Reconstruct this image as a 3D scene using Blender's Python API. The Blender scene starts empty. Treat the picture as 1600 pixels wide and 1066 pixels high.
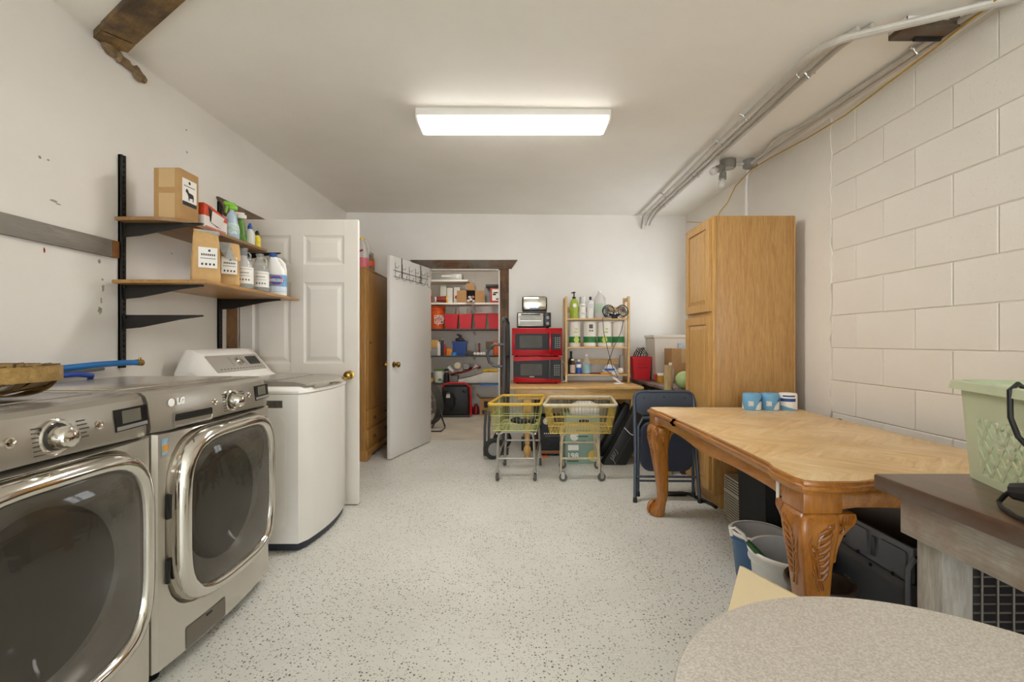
import bpy, bmesh, math, random
from mathutils import Vector, Matrix, Euler
random.seed(7)
PI = math.pi
S = bpy.context.scene
C = S.collection
# ------------------------------------------------------------------ camera
EYE = 1.16; F = 730.0; CX = 802.0; CY = 534.0
cd = bpy.data.cameras.new('camera'); cam = bpy.data.objects.new('camera', cd); C.objects.link(cam)
cam.location = (0, 0, EYE); cam.rotation_euler = (PI/2, 0, 0)
cd.sensor_width = 36; cd.lens = F/1600*36; cd.clip_start = 0.02
cd.shift_x = -(CX-800)/1600; cd.shift_y = (CY-533)/1600
S.camera = cam
# ------------------------------------------------------------------ sky, exposure
w = bpy.data.worlds.new('sky'); S.world = w; w.use_nodes = True
bg = w.node_tree.nodes['Background']; bg.inputs[0].default_value = (0.91, 0.96, 1.0, 1); bg.inputs[1].default_value = 5.2
S.view_settings.view_transform = 'Standard'; S.view_settings.look = 'None'
S.view_settings.gamma = 1; S.view_settings.use_curve_mapping = False
S.view_settings.exposure = 0.30
S.cycles.diffuse_bounces = 8
LAMP = 29.0          # fluorescent diffuser
# ------------------------------------------------------------------ helpers
def at(x, y, Y):
    "point at depth Y that the photograph shows at pixel x, y"
    return Vector(((x-CX)/F*Y, Y, EYE-(y-CY)/F*Y))
def lin(h):
    if isinstance(h, str):
        h = h.lstrip('#'); c = [int(h[i:i+2], 16)/255 for i in (0, 2, 4)]
    else: c = [v/255 for v in h]
    return tuple(v/12.92 if v <= .04045 else ((v+.055)/1.055)**2.4 for v in c)+(1,)
MATS = {}
def nodes(name):
    m = bpy.data.materials.new(name); m.use_nodes = True
    nt = m.node_tree; p = nt.nodes['Principled BSDF']; MATS[name] = m
    return m, nt, p
def link(nt, a, b): nt.links.new(a, b)
def coords(nt, sc=(1, 1, 1), rot=(0, 0, 0)):
    t = nt.nodes.new('ShaderNodeTexCoord'); mp = nt.nodes.new('ShaderNodeMapping')
    mp.inputs['Scale'].default_value = sc; mp.inputs['Rotation'].default_value = rot
    link(nt, t.outputs['Object'], mp.inputs['Vector']); return mp.outputs['Vector']
def noise(nt, vec, scale, detail=4, rough=.5, dist=0):
    n = nt.nodes.new('ShaderNodeTexNoise'); n.inputs['Scale'].default_value = scale
    n.inputs['Detail'].default_value = detail; n.inputs['Roughness'].default_value = rough
    n.inputs['Distortion'].default_value = dist
    link(nt, vec, n.inputs['Vector']); return n.outputs['Fac']
def ramp(nt, fac, stops, const=False):
    r = nt.nodes.new('ShaderNodeValToRGB'); e = r.color_ramp.elements
    if const: r.color_ramp.interpolation = 'CONSTANT'
    while len(e) < len(stops): e.new(.5)
    for k, (p, c) in enumerate(stops): e[k].position = p; e[k].color = c
    link(nt, fac, r.inputs['Fac']); return r.outputs['Color']
def mixc(nt, fac, a, b, mode='MIX'):
    n = nt.nodes.new('ShaderNodeMix'); n.data_type = 'RGBA'; n.blend_type = mode
    for s, v in ((n.inputs[0], fac), (n.inputs[6], a), (n.inputs[7], b)):
        if hasattr(v, 'is_output'): link(nt, v, s)
        else: s.default_value = v
    return n.outputs[2]
def bump(nt, p, h, strength, dist=.01):
    b = nt.nodes.new('ShaderNodeBump'); b.inputs['Strength'].default_value = strength; b.inputs['Distance'].default_value = dist
    link(nt, h, b.inputs['Height']); link(nt, b.outputs['Normal'], p.inputs['Normal'])
def mat(name, col, rough=.5, metal=0, var=.12, vs=6, bmp=0, bs=60, coat=0, alpha=1, trans=0, ior=1.45):
    if name in MATS: return MATS[name]
    m, nt, p = nodes(name); c = lin(col)
    p.inputs['Roughness'].default_value = rough; p.inputs['Metallic'].default_value = metal
    p.inputs['Coat Weight'].default_value = coat; p.inputs['IOR'].default_value = ior
    p.inputs['Alpha'].default_value = alpha; p.inputs['Transmission Weight'].default_value = trans
    v = coords(nt)
    if var:
        n = noise(nt, v, vs, 5, .6)
        d = tuple(x*(1-var) for x in c[:3])+(1,); l = tuple(min(1, x*(1+var*.5)) for x in c[:3])+(1,)
        link(nt, ramp(nt, n, [(.3, d), (.7, l)]), p.inputs['Base Color'])
    else: p.inputs['Base Color'].default_value = c
    if bmp: bump(nt, p, noise(nt, v, bs, 4), bmp, .004)
    return m
def wood(name, c1, c2, grain=(1, 1, 12), sc=5, rough=.4, coat=0, bmp=.12, dirt=None, dist=1.2):
    "grain = mapping scale; the small component runs along the grain"
    if name in MATS: return MATS[name]
    m, nt, p = nodes(name); v = coords(nt, grain)
    n1 = noise(nt, v, sc, 6, .65, dist); n2 = noise(nt, v, sc*7, 3, .6, .3)
    a = ramp(nt, n1, [(.28, lin(c1)), (.5, tuple((x+y)/2 for x, y in zip(lin(c1), lin(c2)))), (.72, lin(c2))])
    b = ramp(nt, n2, [(.35, (.72, .68, .62, 1)), (.6, (1, 1, 1, 1))])
    col = mixc(nt, .7, a, b, 'MULTIPLY')
    if dirt:
        n3 = noise(nt, coords(nt), 3.5, 6, .7)
        f = ramp(nt, n3, [(.42, (0, 0, 0, 1)), (.62, (1, 1, 1, 1))])
        col = mixc(nt, f, col, lin(dirt))
    link(nt, col, p.inputs['Base Color'])
    p.inputs['Roughness'].default_value = rough; p.inputs['Coat Weight'].default_value = coat; p.inputs['Coat Roughness'].default_value = .2
    if bmp: bump(nt, p, n2, bmp, .003)
    return m
def emis(name, col, s):
    m, nt, p = nodes(name); p.inputs['Base Color'].default_value = lin(col)
    p.inputs['Emission Color'].default_value = lin(col); p.inputs['Emission Strength'].default_value = s; return m
def glass(name, col, alpha=.35, rough=.05):
    "thin tinted sheet: see-through with a glossy skin"
    m, nt, p = nodes(name); p.inputs['Base Color'].default_value = lin(col); p.inputs['Roughness'].default_value = rough
    p.inputs['Alpha'].default_value = alpha; p.inputs['Specular IOR Level'].default_value = .8; return m

ORG = {}
def T(name, label, cat, loc=(0, 0, 0), rz=0, group=None, rot=None):
    o = bpy.data.objects.new(name, None); C.objects.link(o); o.empty_display_size = .05
    o.location = loc; o.rotation_euler = rot or (0, 0, rz)
    o['label'] = label; o['category'] = cat
    if group: o['group'] = group
    ORG[o.name] = Vector(loc); return o
class B:
    def __init__(s): s.bm = bmesh.new()
    def _new(s): return set(s.bm.verts)
    def box(s, x0, x1, y0, y1, z0, z1, bev=0, seg=2, mx=None):
        vs = [s.bm.verts.new((x, y, z)) for z in (z0, z1) for y in (y0, y1) for x in (x0, x1)]
        fs = [s.bm.faces.new([vs[i] for i in q]) for q in ((0, 2, 3, 1), (4, 5, 7, 6), (0, 1, 5, 4), (2, 6, 7, 3), (0, 4, 6, 2), (1, 3, 7, 5))]
        if mx is not None: bmesh.ops.transform(s.bm, matrix=mx, verts=vs)
        if bev:
            es = {e for f in fs for e in f.edges}
            bmesh.ops.bevel(s.bm, geom=list(es), offset=bev, segments=seg, affect='EDGES', profile=.5, clamp_overlap=True)
        return s
    def cbox(s, c, d, bev=0, mx=None):
        return s.box(c[0]-d[0]/2, c[0]+d[0]/2, c[1]-d[1]/2, c[1]+d[1]/2, c[2]-d[2]/2, c[2]+d[2]/2, bev, mx=mx)
    def loft(s, rings, cap0=True, cap1=True, closed=True, loop=False):
        R = [[s.bm.verts.new(p) for p in r] for r in rings]
        n = len(R[0]); pairs = list(zip(R[:-1], R[1:]))
        if loop: pairs.append((R[-1], R[0]))
        for a, b in pairs:
            for i in range(n if closed else n-1):
                j = (i+1) % n
                try: s.bm.faces.new((a[i], a[j], b[j], b[i]))
                except ValueError: pass
        if not loop and closed:
            if cap0: s.bm.faces.new(R[0][::-1])
            if cap1: s.bm.faces.new(R[-1])
        return s
    def tube(s, pts, r, n=8, loop=False, rads=None):
        P = [Vector(p) for p in pts]; m = len(P); rings = []; up = None
        for i in range(m):
            if loop: t = (P[(i+1) % m]-P[i-1])
            else: t = (P[min(i+1, m-1)]-P[max(i-1, 0)])
            t.normalize()
            if up is None:
                up = Vector((0, 0, 1)) if abs(t.z) < .9 else Vector((1, 0, 0))
            u = t.cross(up)
            if u.length < 1e-4: u = t.cross(Vector((0, 1, .1)))
            u.normalize(); v = u.cross(t).normalized(); up = v
            rr = rads[i] if rads else r
            rings.append([P[i]+u*rr*math.cos(2*PI*k/n)+v*rr*math.sin(2*PI*k/n) for k in range(n)])
        return s.loft(rings, loop=loop)
    def cyl(s, p0, p1, r, r2=None, n=16):
        return s.tube([p0, p1], r, n, rads=[r, r if r2 is None else r2])
    def lathe(s, prof, c=(0, 0, 0), n=24, mx=None, sx=1, sy=1, cap=True):
        rings = []
        for r, z in prof:
            ring = [Vector((r*sx*math.cos(2*PI*k/n), r*sy*math.sin(2*PI*k/n), z)) for k in range(n)]
            if mx is not None: ring = [mx @ q for q in ring]
            rings.append([q+Vector(c) for q in ring])
        return s.loft(rings, cap0=cap, cap1=cap)
    def prism(s, poly, ax, a, b, bev=0):
        f = {'x': lambda p, d: (d, p[0], p[1]), 'y': lambda p, d: (p[0], d, p[1]), 'z': lambda p, d: (p[0], p[1], d)}[ax]
        old = set(s.bm.faces)
        s.loft([[f(p, a) for p in poly], [f(p, b) for p in poly]])
        if bev:
            es = {e for q in set(s.bm.faces)-old for e in q.edges}
            bmesh.ops.bevel(s.bm, geom=list(es), offset=bev, segments=2, affect='EDGES', profile=.5, clamp_overlap=True)
        return s
    def sphere(s, c, r, n=16, sc=(1, 1, 1)):
        prof = [(max(1e-4, r*math.sin(PI*k/10)), -r*math.cos(PI*k/10)) for k in range(11)]
        rings = [[Vector((q*sc[0]*math.cos(2*PI*k/n), q*sc[1]*math.sin(2*PI*k/n), z*sc[2]))+Vector(c) for k in range(n)] for q, z in prof]
        return s.loft(rings)
    def tf(s, mx): bmesh.ops.transform(s.bm, matrix=mx, verts=s.bm.verts[:]); return s
    def mesh(s, name, m, ang=.6, shift=None):
        bm = s.bm; bmesh.ops.remove_doubles(bm, verts=bm.verts[:], dist=1e-6)
        bmesh.ops.recalc_face_normals(bm, faces=bm.faces[:])
        if shift is not None: bmesh.ops.translate(bm, vec=shift, verts=bm.verts[:])
        me = bpy.data.meshes.new(name); bm.to_mesh(me); bm.free()
        me.materials.append(m)
        for p in me.polygons: p.use_smooth = True
        me.set_sharp_from_angle(angle=ang); return me
    def out(s, name, m, parent, world=False, label=None, stuff=False, ang=.6):
        "a part of parent"
        sh = -ORG[parent.name] if world else None
        o = bpy.data.objects.new(name, s.mesh(name, m, ang, sh)); C.objects.link(o); o.parent = parent
        ORG[o.name] = ORG[parent.name]
        if label: o['label'] = label
        if stuff: o['kind'] = 'stuff'
        return o
    def solo(s, name, m, label, cat, group=None, rz=0, ang=.6):
        "a thing of one mesh, built in world coordinates; origin moves to its base"
        vs = [v.co for v in s.bm.verts]
        c = Vector(((min(v.x for v in vs)+max(v.x for v in vs))/2, (min(v.y for v in vs)+max(v.y for v in vs))/2, min(v.z for v in vs)))
        o = bpy.data.objects.new(name, s.mesh(name, m, ang, -c)); C.objects.link(o); o.location = c; o.rotation_euler = (0, 0, rz)
        o['label'] = label; o['category'] = cat
        if group: o['group'] = group
        ORG[o.name] = c; return o
    def struct(s, name, m, ang=.6):
        o = bpy.data.objects.new(name, s.mesh(name, m, ang)); C.objects.link(o); o['kind'] = 'structure'
        ORG[o.name] = Vector((0, 0, 0)); return o
def copy_tree(o, parent=None):
    c = o.copy(); C.objects.link(c); c.parent = parent; ORG[c.name] = Vector(c.location)
    for ch in list(o.children): copy_tree(ch, c)
    return c
FACE = {'-y': (PI/2, 0, 0), '+x': (PI/2, 0, PI/2), '-x': (PI/2, 0, -PI/2), 'up': (0, 0, 0), '+y': (PI/2, 0, PI)}
def text(body, size, loc, face, m, parent, name='lettering', roll=0, bold=0, sx=1):
    cu = bpy.data.curves.new('t', 'FONT'); cu.body = body; cu.size = size; cu.align_x = 'CENTER'; cu.align_y = 'CENTER'
    cu.extrude = .0004; cu.resolution_u = 2; cu.offset = bold
    ob = bpy.data.objects.new('t', cu)
    me = bpy.data.meshes.new_from_object(ob); bpy.data.objects.remove(ob)
    me.transform(Matrix.Diagonal((sx, 1, 1, 1)))
    me.transform(Matrix.Rotation(roll, 4, 'Z')); me.transform(Euler(FACE[face] if isinstance(face, str) else face).to_matrix().to_4x4())
    me.transform(Matrix.Translation(Vector(loc)-ORG[parent.name] if parent.name in ORG else Vector(loc)))
    me.materials.clear(); me.materials.append(m)
    o = bpy.data.objects.new(name, me); C.objects.link(o); o.parent = parent; return o
def sq(hw, hh, n=48, p=4.5):
    pts = []
    for k in range(n):
        a = 2*PI*k/n; c, s_ = math.cos(a), math.sin(a)
        pts.append((hw*math.copysign(abs(c)**(2/p), c), hh*math.copysign(abs(s_)**(2/p), s_)))
    return pts
def arc(c, r, a0, a1, n=8):
    return [(c[0]+r*math.cos(a0+(a1-a0)*k/n), c[1]+r*math.sin(a0+(a1-a0)*k/n)) for k in range(n+1)]
def rrect(x0, x1, y0, y1, r, n=4):
    return arc((x1-r, y1-r), r, 0, PI/2, n)+arc((x0+r, y1-r), r, PI/2, PI, n)+arc((x0+r, y0+r), r, PI, 1.5*PI, n)+arc((x1-r, y0+r), r, 1.5*PI, 2*PI, n)
# ------------------------------------------------------------------ materials
def wallpaint(name, c1, c2, grime, bmp=.15, bs=9, streak=False):
    m, nt, p = nodes(name); v = coords(nt)
    a = ramp(nt, noise(nt, v, 1.3, 6, .6), [(.35, lin(c1)), (.65, lin(c2))])
    sp = noise(nt, coords(nt, (1, 1, .35) if streak else (1, 1, 1)), 7, 9, .75, .8)
    f = ramp(nt, sp, [(.66, (0, 0, 0, 1)), (.80, (.55, .55, .55, 1))])
    link(nt, mixc(nt, f, a, lin(grime)), p.inputs['Base Color'])
    p.inputs['Roughness'].default_value = .62
    bump(nt, p, noise(nt, v, bs*8, 5, .6), bmp, .004); return m
M_WALL = wallpaint('painted_plaster', '#e3dfd8', '#eae6df', '#c0b8aa', .12)
M_WALLR = wallpaint('patchy_plaster', '#e1dcd3', '#e9e5dc', '#b3ab9e', .4, 4, True)
M_CEIL = wallpaint('ceiling_paint', '#eae6de', '#f0ece5', '#d4cec3', .10)
m, nt, p = nodes('painted_block'); MATS['block'] = m; v = coords(nt)
link(nt, ramp(nt, noise(nt, v, 2, 4), [(.3, lin('#e1dcd3')), (.7, lin('#e9e5dd'))]), p.inputs['Base Color']); p.inputs['Roughness'].default_value = .65
vo = nt.nodes.new('ShaderNodeTexVoronoi'); vo.inputs['Scale'].default_value = 55; link(nt, v, vo.inputs['Vector'])
pits = ramp(nt, vo.outputs['Distance'], [(.06, (0, 0, 0, 1)), (.2, (1, 1, 1, 1))])
bump(nt, p, mixc(nt, .5, pits, noise(nt, v, 90, 4)), .45, .004); M_BLOCK = m
M_WHITE = mat('white_paint', '#e2ded6', .45, var=.05)
M_DOOR = mat('door_paint', '#d6d0c6', .4, var=.06, vs=2)
# speckled epoxy floor
m, nt, p = nodes('speckled_floor'); v = coords(nt)
base = ramp(nt, noise(nt, v, 1.1, 8, .65), [(.3, lin('#c9c9c0')), (.55, lin('#d5d5ce')), (.75, lin('#dbdbd5'))])
pat = ramp(nt, noise(nt, v, 2.6, 8, .7), [(.62, (0, 0, 0, 1)), (.74, (.7, .7, .7, 1))])
base = mixc(nt, pat, base, lin('#b0aea3'))
def spots(scale, thr, keep):
    vo = nt.nodes.new('ShaderNodeTexVoronoi'); vo.inputs['Scale'].default_value = scale; vo.inputs['Randomness'].default_value = 1
    nz = nt.nodes.new('ShaderNodeTexNoise'); nz.inputs['Scale'].default_value = scale*2.2; link(nt, v, nz.inputs['Vector'])
    va = nt.nodes.new('ShaderNodeVectorMath'); va.operation = 'MULTIPLY_ADD'; link(nt, nz.outputs['Color'], va.inputs[0])
    va.inputs[1].default_value = (.5/scale,)*3; link(nt, v, va.inputs[2]); link(nt, va.outputs[0], vo.inputs['Vector'])
    a = ramp(nt, vo.outputs['Distance'], [(0, (1, 1, 1, 1)), (thr, (1, 1, 1, 1)), (thr+.05, (0, 0, 0, 1))])
    sep = nt.nodes.new('ShaderNodeSeparateColor'); link(nt, vo.outputs['Color'], sep.inputs[0])
    k = ramp(nt, sep.outputs[0], [(keep-.01, (1, 1, 1, 1)), (keep, (0, 0, 0, 1))])
    return mixc(nt, 1.0, a, k, 'MULTIPLY'), sep
dens = ramp(nt, noise(nt, v, 1.7, 5, .6), [(.36, (.5, .5, .5, 1)), (.55, (1, 1, 1, 1))])
s1, sep1 = spots(72, .25, .52)
s2, sep2 = spots(140, .26, .36)
scol = ramp(nt, sep1.outputs[1], [(0, lin('#4a453d')), (.45, lin('#6b655a')), (.75, lin('#8f8778')), (.93, lin('#e8e6e0'))], True)
c = mixc(nt, mixc(nt, 1.0, s1, dens, 'MULTIPLY'), base, scol)
c = mixc(nt, mixc(nt, 1.0, s2, dens, 'MULTIPLY'), c, lin('#6d675c'))
link(nt, c, p.inputs['Base Color']); p.inputs['Roughness'].default_value = .42
bump(nt, p, noise(nt, v, 30, 6), .08, .004); M_FLOOR = m
M_SLAB = mat('bare_concrete', '#c3bcad', .7, var=.18, vs=3, bmp=.15)
M_STEEL = mat('graphite_steel', '#c8c2b8', .27, .58, var=.05, vs=3)
M_STEELT = mat('graphite_top', '#c2bcb2', .26, .62, var=.05, vs=3)
M_CHROME = mat('chrome', '#d8d4cc', .10, 1, var=0)
M_ALU = mat('aluminium', '#b9b6b0', .3, .9, var=.08)
M_GALV = mat('galvanised_conduit', '#cdc9c1', .4, .5, var=.12, vs=12)
M_BLACK = mat('black_plastic', '#1c1b1a', .4, var=.1)
M_BLACKM = mat('black_metal', '#262320', .45, .3, var=.15, vs=15)
M_DGREY = mat('dark_grey_plastic', '#3c3b39', .5)
M_GREY = mat('grey_plastic', '#8b8a86', .5)
M_BRASS = mat('aged_brass', '#a98844', .25, .95, var=.2, vs=40)
M_WENAM = mat('white_enamel', '#ebe8e2', .22, var=.02)
M_RED = mat('red_plastic', '#c32029', .42)
M_REDG = mat('red_gloss_metal', '#a8101c', .18, .25, var=.04)
M_KRAFT = mat('kraft_card', '#b08a58', .75, var=.1, vs=18)
M_CARD = mat('brown_card', '#a98257', .8, var=.1, vs=12)
M_PAPER = mat('paper_bag', '#c6a06a', .7, var=.12, vs=14, bmp=.5, bs=25)
M_LABEL = mat('white_label', '#e9e6e0', .55, var=.02)
M_INK = mat('black_ink', '#26241f', .6, var=0)
M_BLUE = mat('blue_plastic', '#1f4f9c', .4)
M_ORANGE = mat('orange_plastic', '#dd5a1c', .45)
M_YEL = mat('yellow_plastic', '#e0b92a', .45)
M_GREEN = mat('green_plastic', '#5c9b33', .45)
M_PINE = wood('pine', '#c9a267', '#dcbc88', (9, 9, 1), 3, .45)
M_PINEX = wood('pine_lengthwise', '#c9a267', '#dcbc88', (1, 9, 9), 3, .45)
M_DESK = wood('desk_maple', '#c79b58', '#d8b478', (1, 8, 8), 3, .38, .2)
M_DESKV = wood('desk_maple_upright', '#c2934e', '#d2aa69', (8, 8, 1), 3, .38, .2)
M_OAKV = wood('oak_veneer_upright', '#a87a42', '#c39a60', (14, 14, .9), 2.2, .42, .1, dist=2)
M_OAKD = wood('oak_door_upright', '#b58744', '#cfa566', (14, 14, .9), 2.2, .38, .2, dist=2)
M_TRIM = wood('charred_trim_upright', '#2c1f15', '#6b4c31', (9, 9, 1), 3, .7, 0, .3, '#7d5a35')
M_TRIMX = wood('charred_trim_lengthwise', '#2c1f15', '#7a5027', (1, 9, 9), 3, .7, 0, .3, '#6a6156')
M_TRIMY = wood('brown_trim_y', '#51402f', '#7d6853', (9, 1, 9), 3, .7, 0, .3)
M_WARD = wood('wardrobe_veneer', '#9c6d33', '#c29350', (12, 12, .8), 2, .3, .35)
M_SHELF = wood('shelf_wood', '#94682f', '#b98c4e', (10, 1, 10), 3, .4, .2)
M_SHELFE = wood('dark_shelf_wood', '#7d5a33', '#a07a4b', (10, 1, 10), 3, .45, .1)
M_TABLE = wood('table_honey', '#8a5219', '#b87a2e', (7, 1.2, 7), 3, .3, .5)
M_TABLEL = wood('table_honey_leg', '#8f5315', '#bd7c2b', (7, 7, 1.2), 3, .3, .5)
M_DARKTOP = wood('dark_worn_top', '#3d281a', '#6e4a32', (8, 1, 8), 2.2, .36, .3, .15, '#57473a')
M_BIRCH = mat('birch_board', '#e3cfa8', .5, var=.07, vs=4)
# ------------------------------------------------------------------ structure
XL, XR, YB, YF = -1.95, 2.02, 5.46, -4.2
B().box(-2.2, 2.3, YF-.1, 5.50, -.1, 0).struct('floor', M_FLOOR)
B().box(-2.2, 2.3, 5.50, 8.0, -.1, 0).struct('floor', M_SLAB)
# the ceiling climbs a little towards the back
def ceil(x, y): return EYE+1.40+(y-1.8)*.019+(2.02-x)/3.97*.04
cr = [[(-2.2, YF-.1), (2.3, YF-.1), (2.3, 5.6), (-2.2, 5.6)]]
b = B(); b.loft([[(x, y, ceil(x, y)) for x, y in cr[0]], [(x, y, ceil(x, y)+.12) for x, y in cr[0]]]); b.struct('ceiling', M_CEIL)
HW = 2.75
D1A, D1B, DH = 3.29, 4.14, 2.015          # left doorway
b = B(); b.box(XL-.12, XL, YF, D1A, 0, HW); b.box(XL-.12, XL, D1A, D1B, DH, HW); b.box(XL-.12, XL, D1B, YB+.1, 0, HW)
wl = b.struct('wall_left', M_WALL)
b = B(); b.box(XL-1.3, XL-1.2, D1A-.6, D1B+.6, 0, 2.4); b.box(XL-1.3, XL-.12, D1A-.7, D1A-.6, 0, 2.4); b.box(XL-1.3, XL-.12, D1B+.6, D1B+.7, 0, 2.4)
b.box(XL-1.3, XL-.12, D1A-.7, D1B+.7, 2.4, 2.5); b.struct('wall_passage', M_WALL)
B().box(XL-1.3, -2.2, D1A-.7, D1B+.7, -.1, 0).struct('floor', M_SLAB)
D2A, D2B = -1.00, -.155                    # doorway in the back wall
b = B(); b.box(-2.1, D2A, YB, YB+.12, 0, HW); b.box(D2A, D2B, YB, YB+.12, DH, HW); b.box(D2B, 2.2, YB, YB+.12, 0, HW)
b.struct('wall_back', M_WALL)
YBLK = 2.97                                 # bare blocks up to here, plaster beyond
b = B(); b.box(XR+.008, XR+.15, YF, YBLK, 0, HW); wr = b.struct('wall_right', M_BLOCK)
b = B()
n = 40; edge = [(YBLK+.012*math.sin(k*2.7)+random.uniform(-.006, .006), HW*k/n) for k in range(n+1)]
W0, W1, WZ0, WZ1 = 4.12, 5.12, 1.26, 2.14                  # daylight window hidden behind the tall cabinet
b.loft([[(xx, y, z) for y, z in edge]+[(xx, W0, HW), (xx, W0, 0)] for xx in (XR-.004, XR+.15)])
b.box(XR-.004, XR+.15, W0, W1, 0, WZ0); b.box(XR-.004, XR+.15, W0, W1, WZ1, HW); b.box(XR-.004, XR+.15, W1, YB+.1, 0, HW)
b.struct('wall_right', M_WALLR)
wn = T('window_1', 'window behind the tall oak cabinet', 'window', (XR+.07, (W0+W1)/2, WZ0)); wn['kind'] = 'structure'; del wn['category']
for q in ((W0, W0+.05, WZ0, WZ1), (W1-.05, W1, WZ0, WZ1), (W0, W1, WZ0, WZ0+.05), (W0, W1, WZ1-.05, WZ1), ((W0+W1)/2-.02, (W0+W1)/2+.02, WZ0, WZ1)): B().box(XR+.05, XR+.09, *q, .002, 1).out('frame_bar', M_WHITE, wn, True)
for ya, yb in ((W0+.05, (W0+W1)/2-.02), ((W0+W1)/2+.02, W1-.05)): B().box(XR+.068, XR+.072, ya, yb, WZ0+.05, WZ1-.05).out('pane', glass('window_glass', '#f4f8f8', .08, .02) if 'window_glass' not in MATS else MATS['window_glass'], wn, True)
B().box(XR-.03, XR+.06, W0-.03, W1+.03, WZ0-.03, WZ0, .003).out('window_sill', M_WHITE, wn, True)
# each concrete block its own piece
zc = EYE-.0406+.2035*7; blkmesh = {}
course = 0; z1 = zc
while z1 > .0:
    off = YBLK-.02 if course % 2 else YBLK-.02
    js = [1.892, ]                                        # joint phase read from the photograph
    ph = 1.946 if course % 2 == 0 else 1.946+.203
    y = ph
    while y < YBLK: y += .406
    ys = []
    while y > .55: ys.append(y); y -= .406
    for k in range(len(ys)-1):
        ya, yb = ys[k+1], min(ys[k], YBLK+.004)
        if yb-ya < .03: continue
        za, zb = max(z1-.2035, 0), z1
        key = (round(yb-ya, 3), round(zb-za, 3))
        if key not in blkmesh:
            bb = B(); g = .002; L, H = key
            bb.box(-.0, .03, g, L-g, g, H-g, .0035, 1); blkmesh[key] = bb.mesh('block', M_BLOCK)
        o = bpy.data.objects.new('block', blkmesh[key]); C.objects.link(o)
        o.location = (XR+random.uniform(-.0006, .0012), ya, za); o.parent = wr
    z1 -= .2035; course += 1
B().box(XR-.02, XR+.1, YF, YB, ceil(2, 1)-.02, ceil(2, 1)+.12).struct('trim_1', M_WALLR) if False else None
# wall behind the camera, unseen; its wide opening is added to let daylight in
b = B(); b.box(-2.1, -1.85, YF-.12, YF, 0, HW); b.box(-1.85, 1.9, YF-.12, YF, 2.42, HW); b.box(1.9, 2.2, YF-.12, YF, 0, HW); b.struct('wall_front', M_WALL)
# storage room behind the doorway
YS = 7.95
b = B(); b.box(-2.2, 1.0, YS, YS+.1, 0, 2.6); b.struct('wall_storage', M_WALL)
b = B(); b.box(-2.1, -2.0, YB+.12, YS, 0, 2.6); b.struct('wall_storage', M_WALL)
b = B(); b.box(.7, .8, YB+.12, YS, 0, 2.6); b.struct('wall_storage', M_WALL)
b = B(); b.box(-2.2, 1.0, YB+.12, YS+.1, 2.5, 2.6); b.struct('ceiling', M_CEIL)
# door trims
z0, z1 = 2.01, 2.112
b = B(); b.prism([(-1.20, z1), (.05, z1), (-.02, z0), (-1.13, z0)], 'y', YB-.022, YB, .002); b.struct('trim_1', M_TRIMX)
B().box(-.155, -.052, YB-.02, YB, 0, z0, .002).struct('trim_2', M_TRIM)
B().box(-1.10, -1.0, YB-.02, YB, 0, z0, .002).struct('trim_3', M_TRIM)
b = B(); b.box(D2B-.018, D2B, YB-.005, YB+.125, 0, DH); b.box(D2A, D2A+.018, YB-.005, YB+.125, 0, DH); b.box(D2A, D2B, YB-.005, YB+.125, DH-.018, DH); b.struct('trim_4', M_WHITE)
b = B(); b.prism([(3.06, z1), (4.36, z1), (4.28, z0), (3.14, z0)], 'x', XL, XL+.022, .002); b.struct('trim_5', M_TRIMY)
B().box(XL, XL+.02, 3.175, 3.275, 0, z0, .002).struct('trim_6', M_TRIM)
B().box(XL, XL+.02, 4.15, 4.25, 0, z0, .002).struct('trim_7', M_TRIM)
b = B(); b.box(XL-.125, XL+.005, D1A, D1A+.016, 0, DH); b.box(XL-.125, XL+.005, D1B-.016, D1B, 0, DH); b.box(XL-.125, XL+.005, D1A, D1B, DH-.016, DH); b.struct('trim_8', M_WHITE)
# peeled patches and nail holes on the left wall
def patch(parent, px, py, w_, h_, name, m, X=XL):
    Y = F*abs(X)/abs(px-CX); z = EYE-(py-CY)/F*Y; k = Y/F
    r = [(Y+w_*k*1.2*random.uniform(.25, .6)*math.cos(a), z+h_*k*random.uniform(.3, .55)*math.sin(a)) for a in [2*PI*i/11 for i in range(11)]]
    B().prism(r, 'x', X, X+.0012 if X < 0 else X-.0012).out(name, m, parent)
M_PEEL = mat('bare_plaster_patch', '#a8a092', .8, var=.3, vs=40)
M_RUST = mat('rust_mark', '#8e2f22', .7)
for q in ((155, 409, 5, 9), (160, 437, 4, 4), (161, 450, 4, 13), (158, 470, 3, 9), (156, 485, 6, 13)): patch(wl, *q, 'peeled_patch', M_PEEL)
for q in ((62, 246, 4, 6), (75, 250, 4, 3), (84, 314, 12, 4), (91, 319, 7, 3), (291, 203, 3, 3), (292, 238, 3, 4), (268, 396, 3, 3), (210, 620, 3, 3)): patch(wl, *q, 'scuff', M_PEEL)
patch(wl, 69, 391, 3, 9, 'rust_mark', M_RUST)

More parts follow.
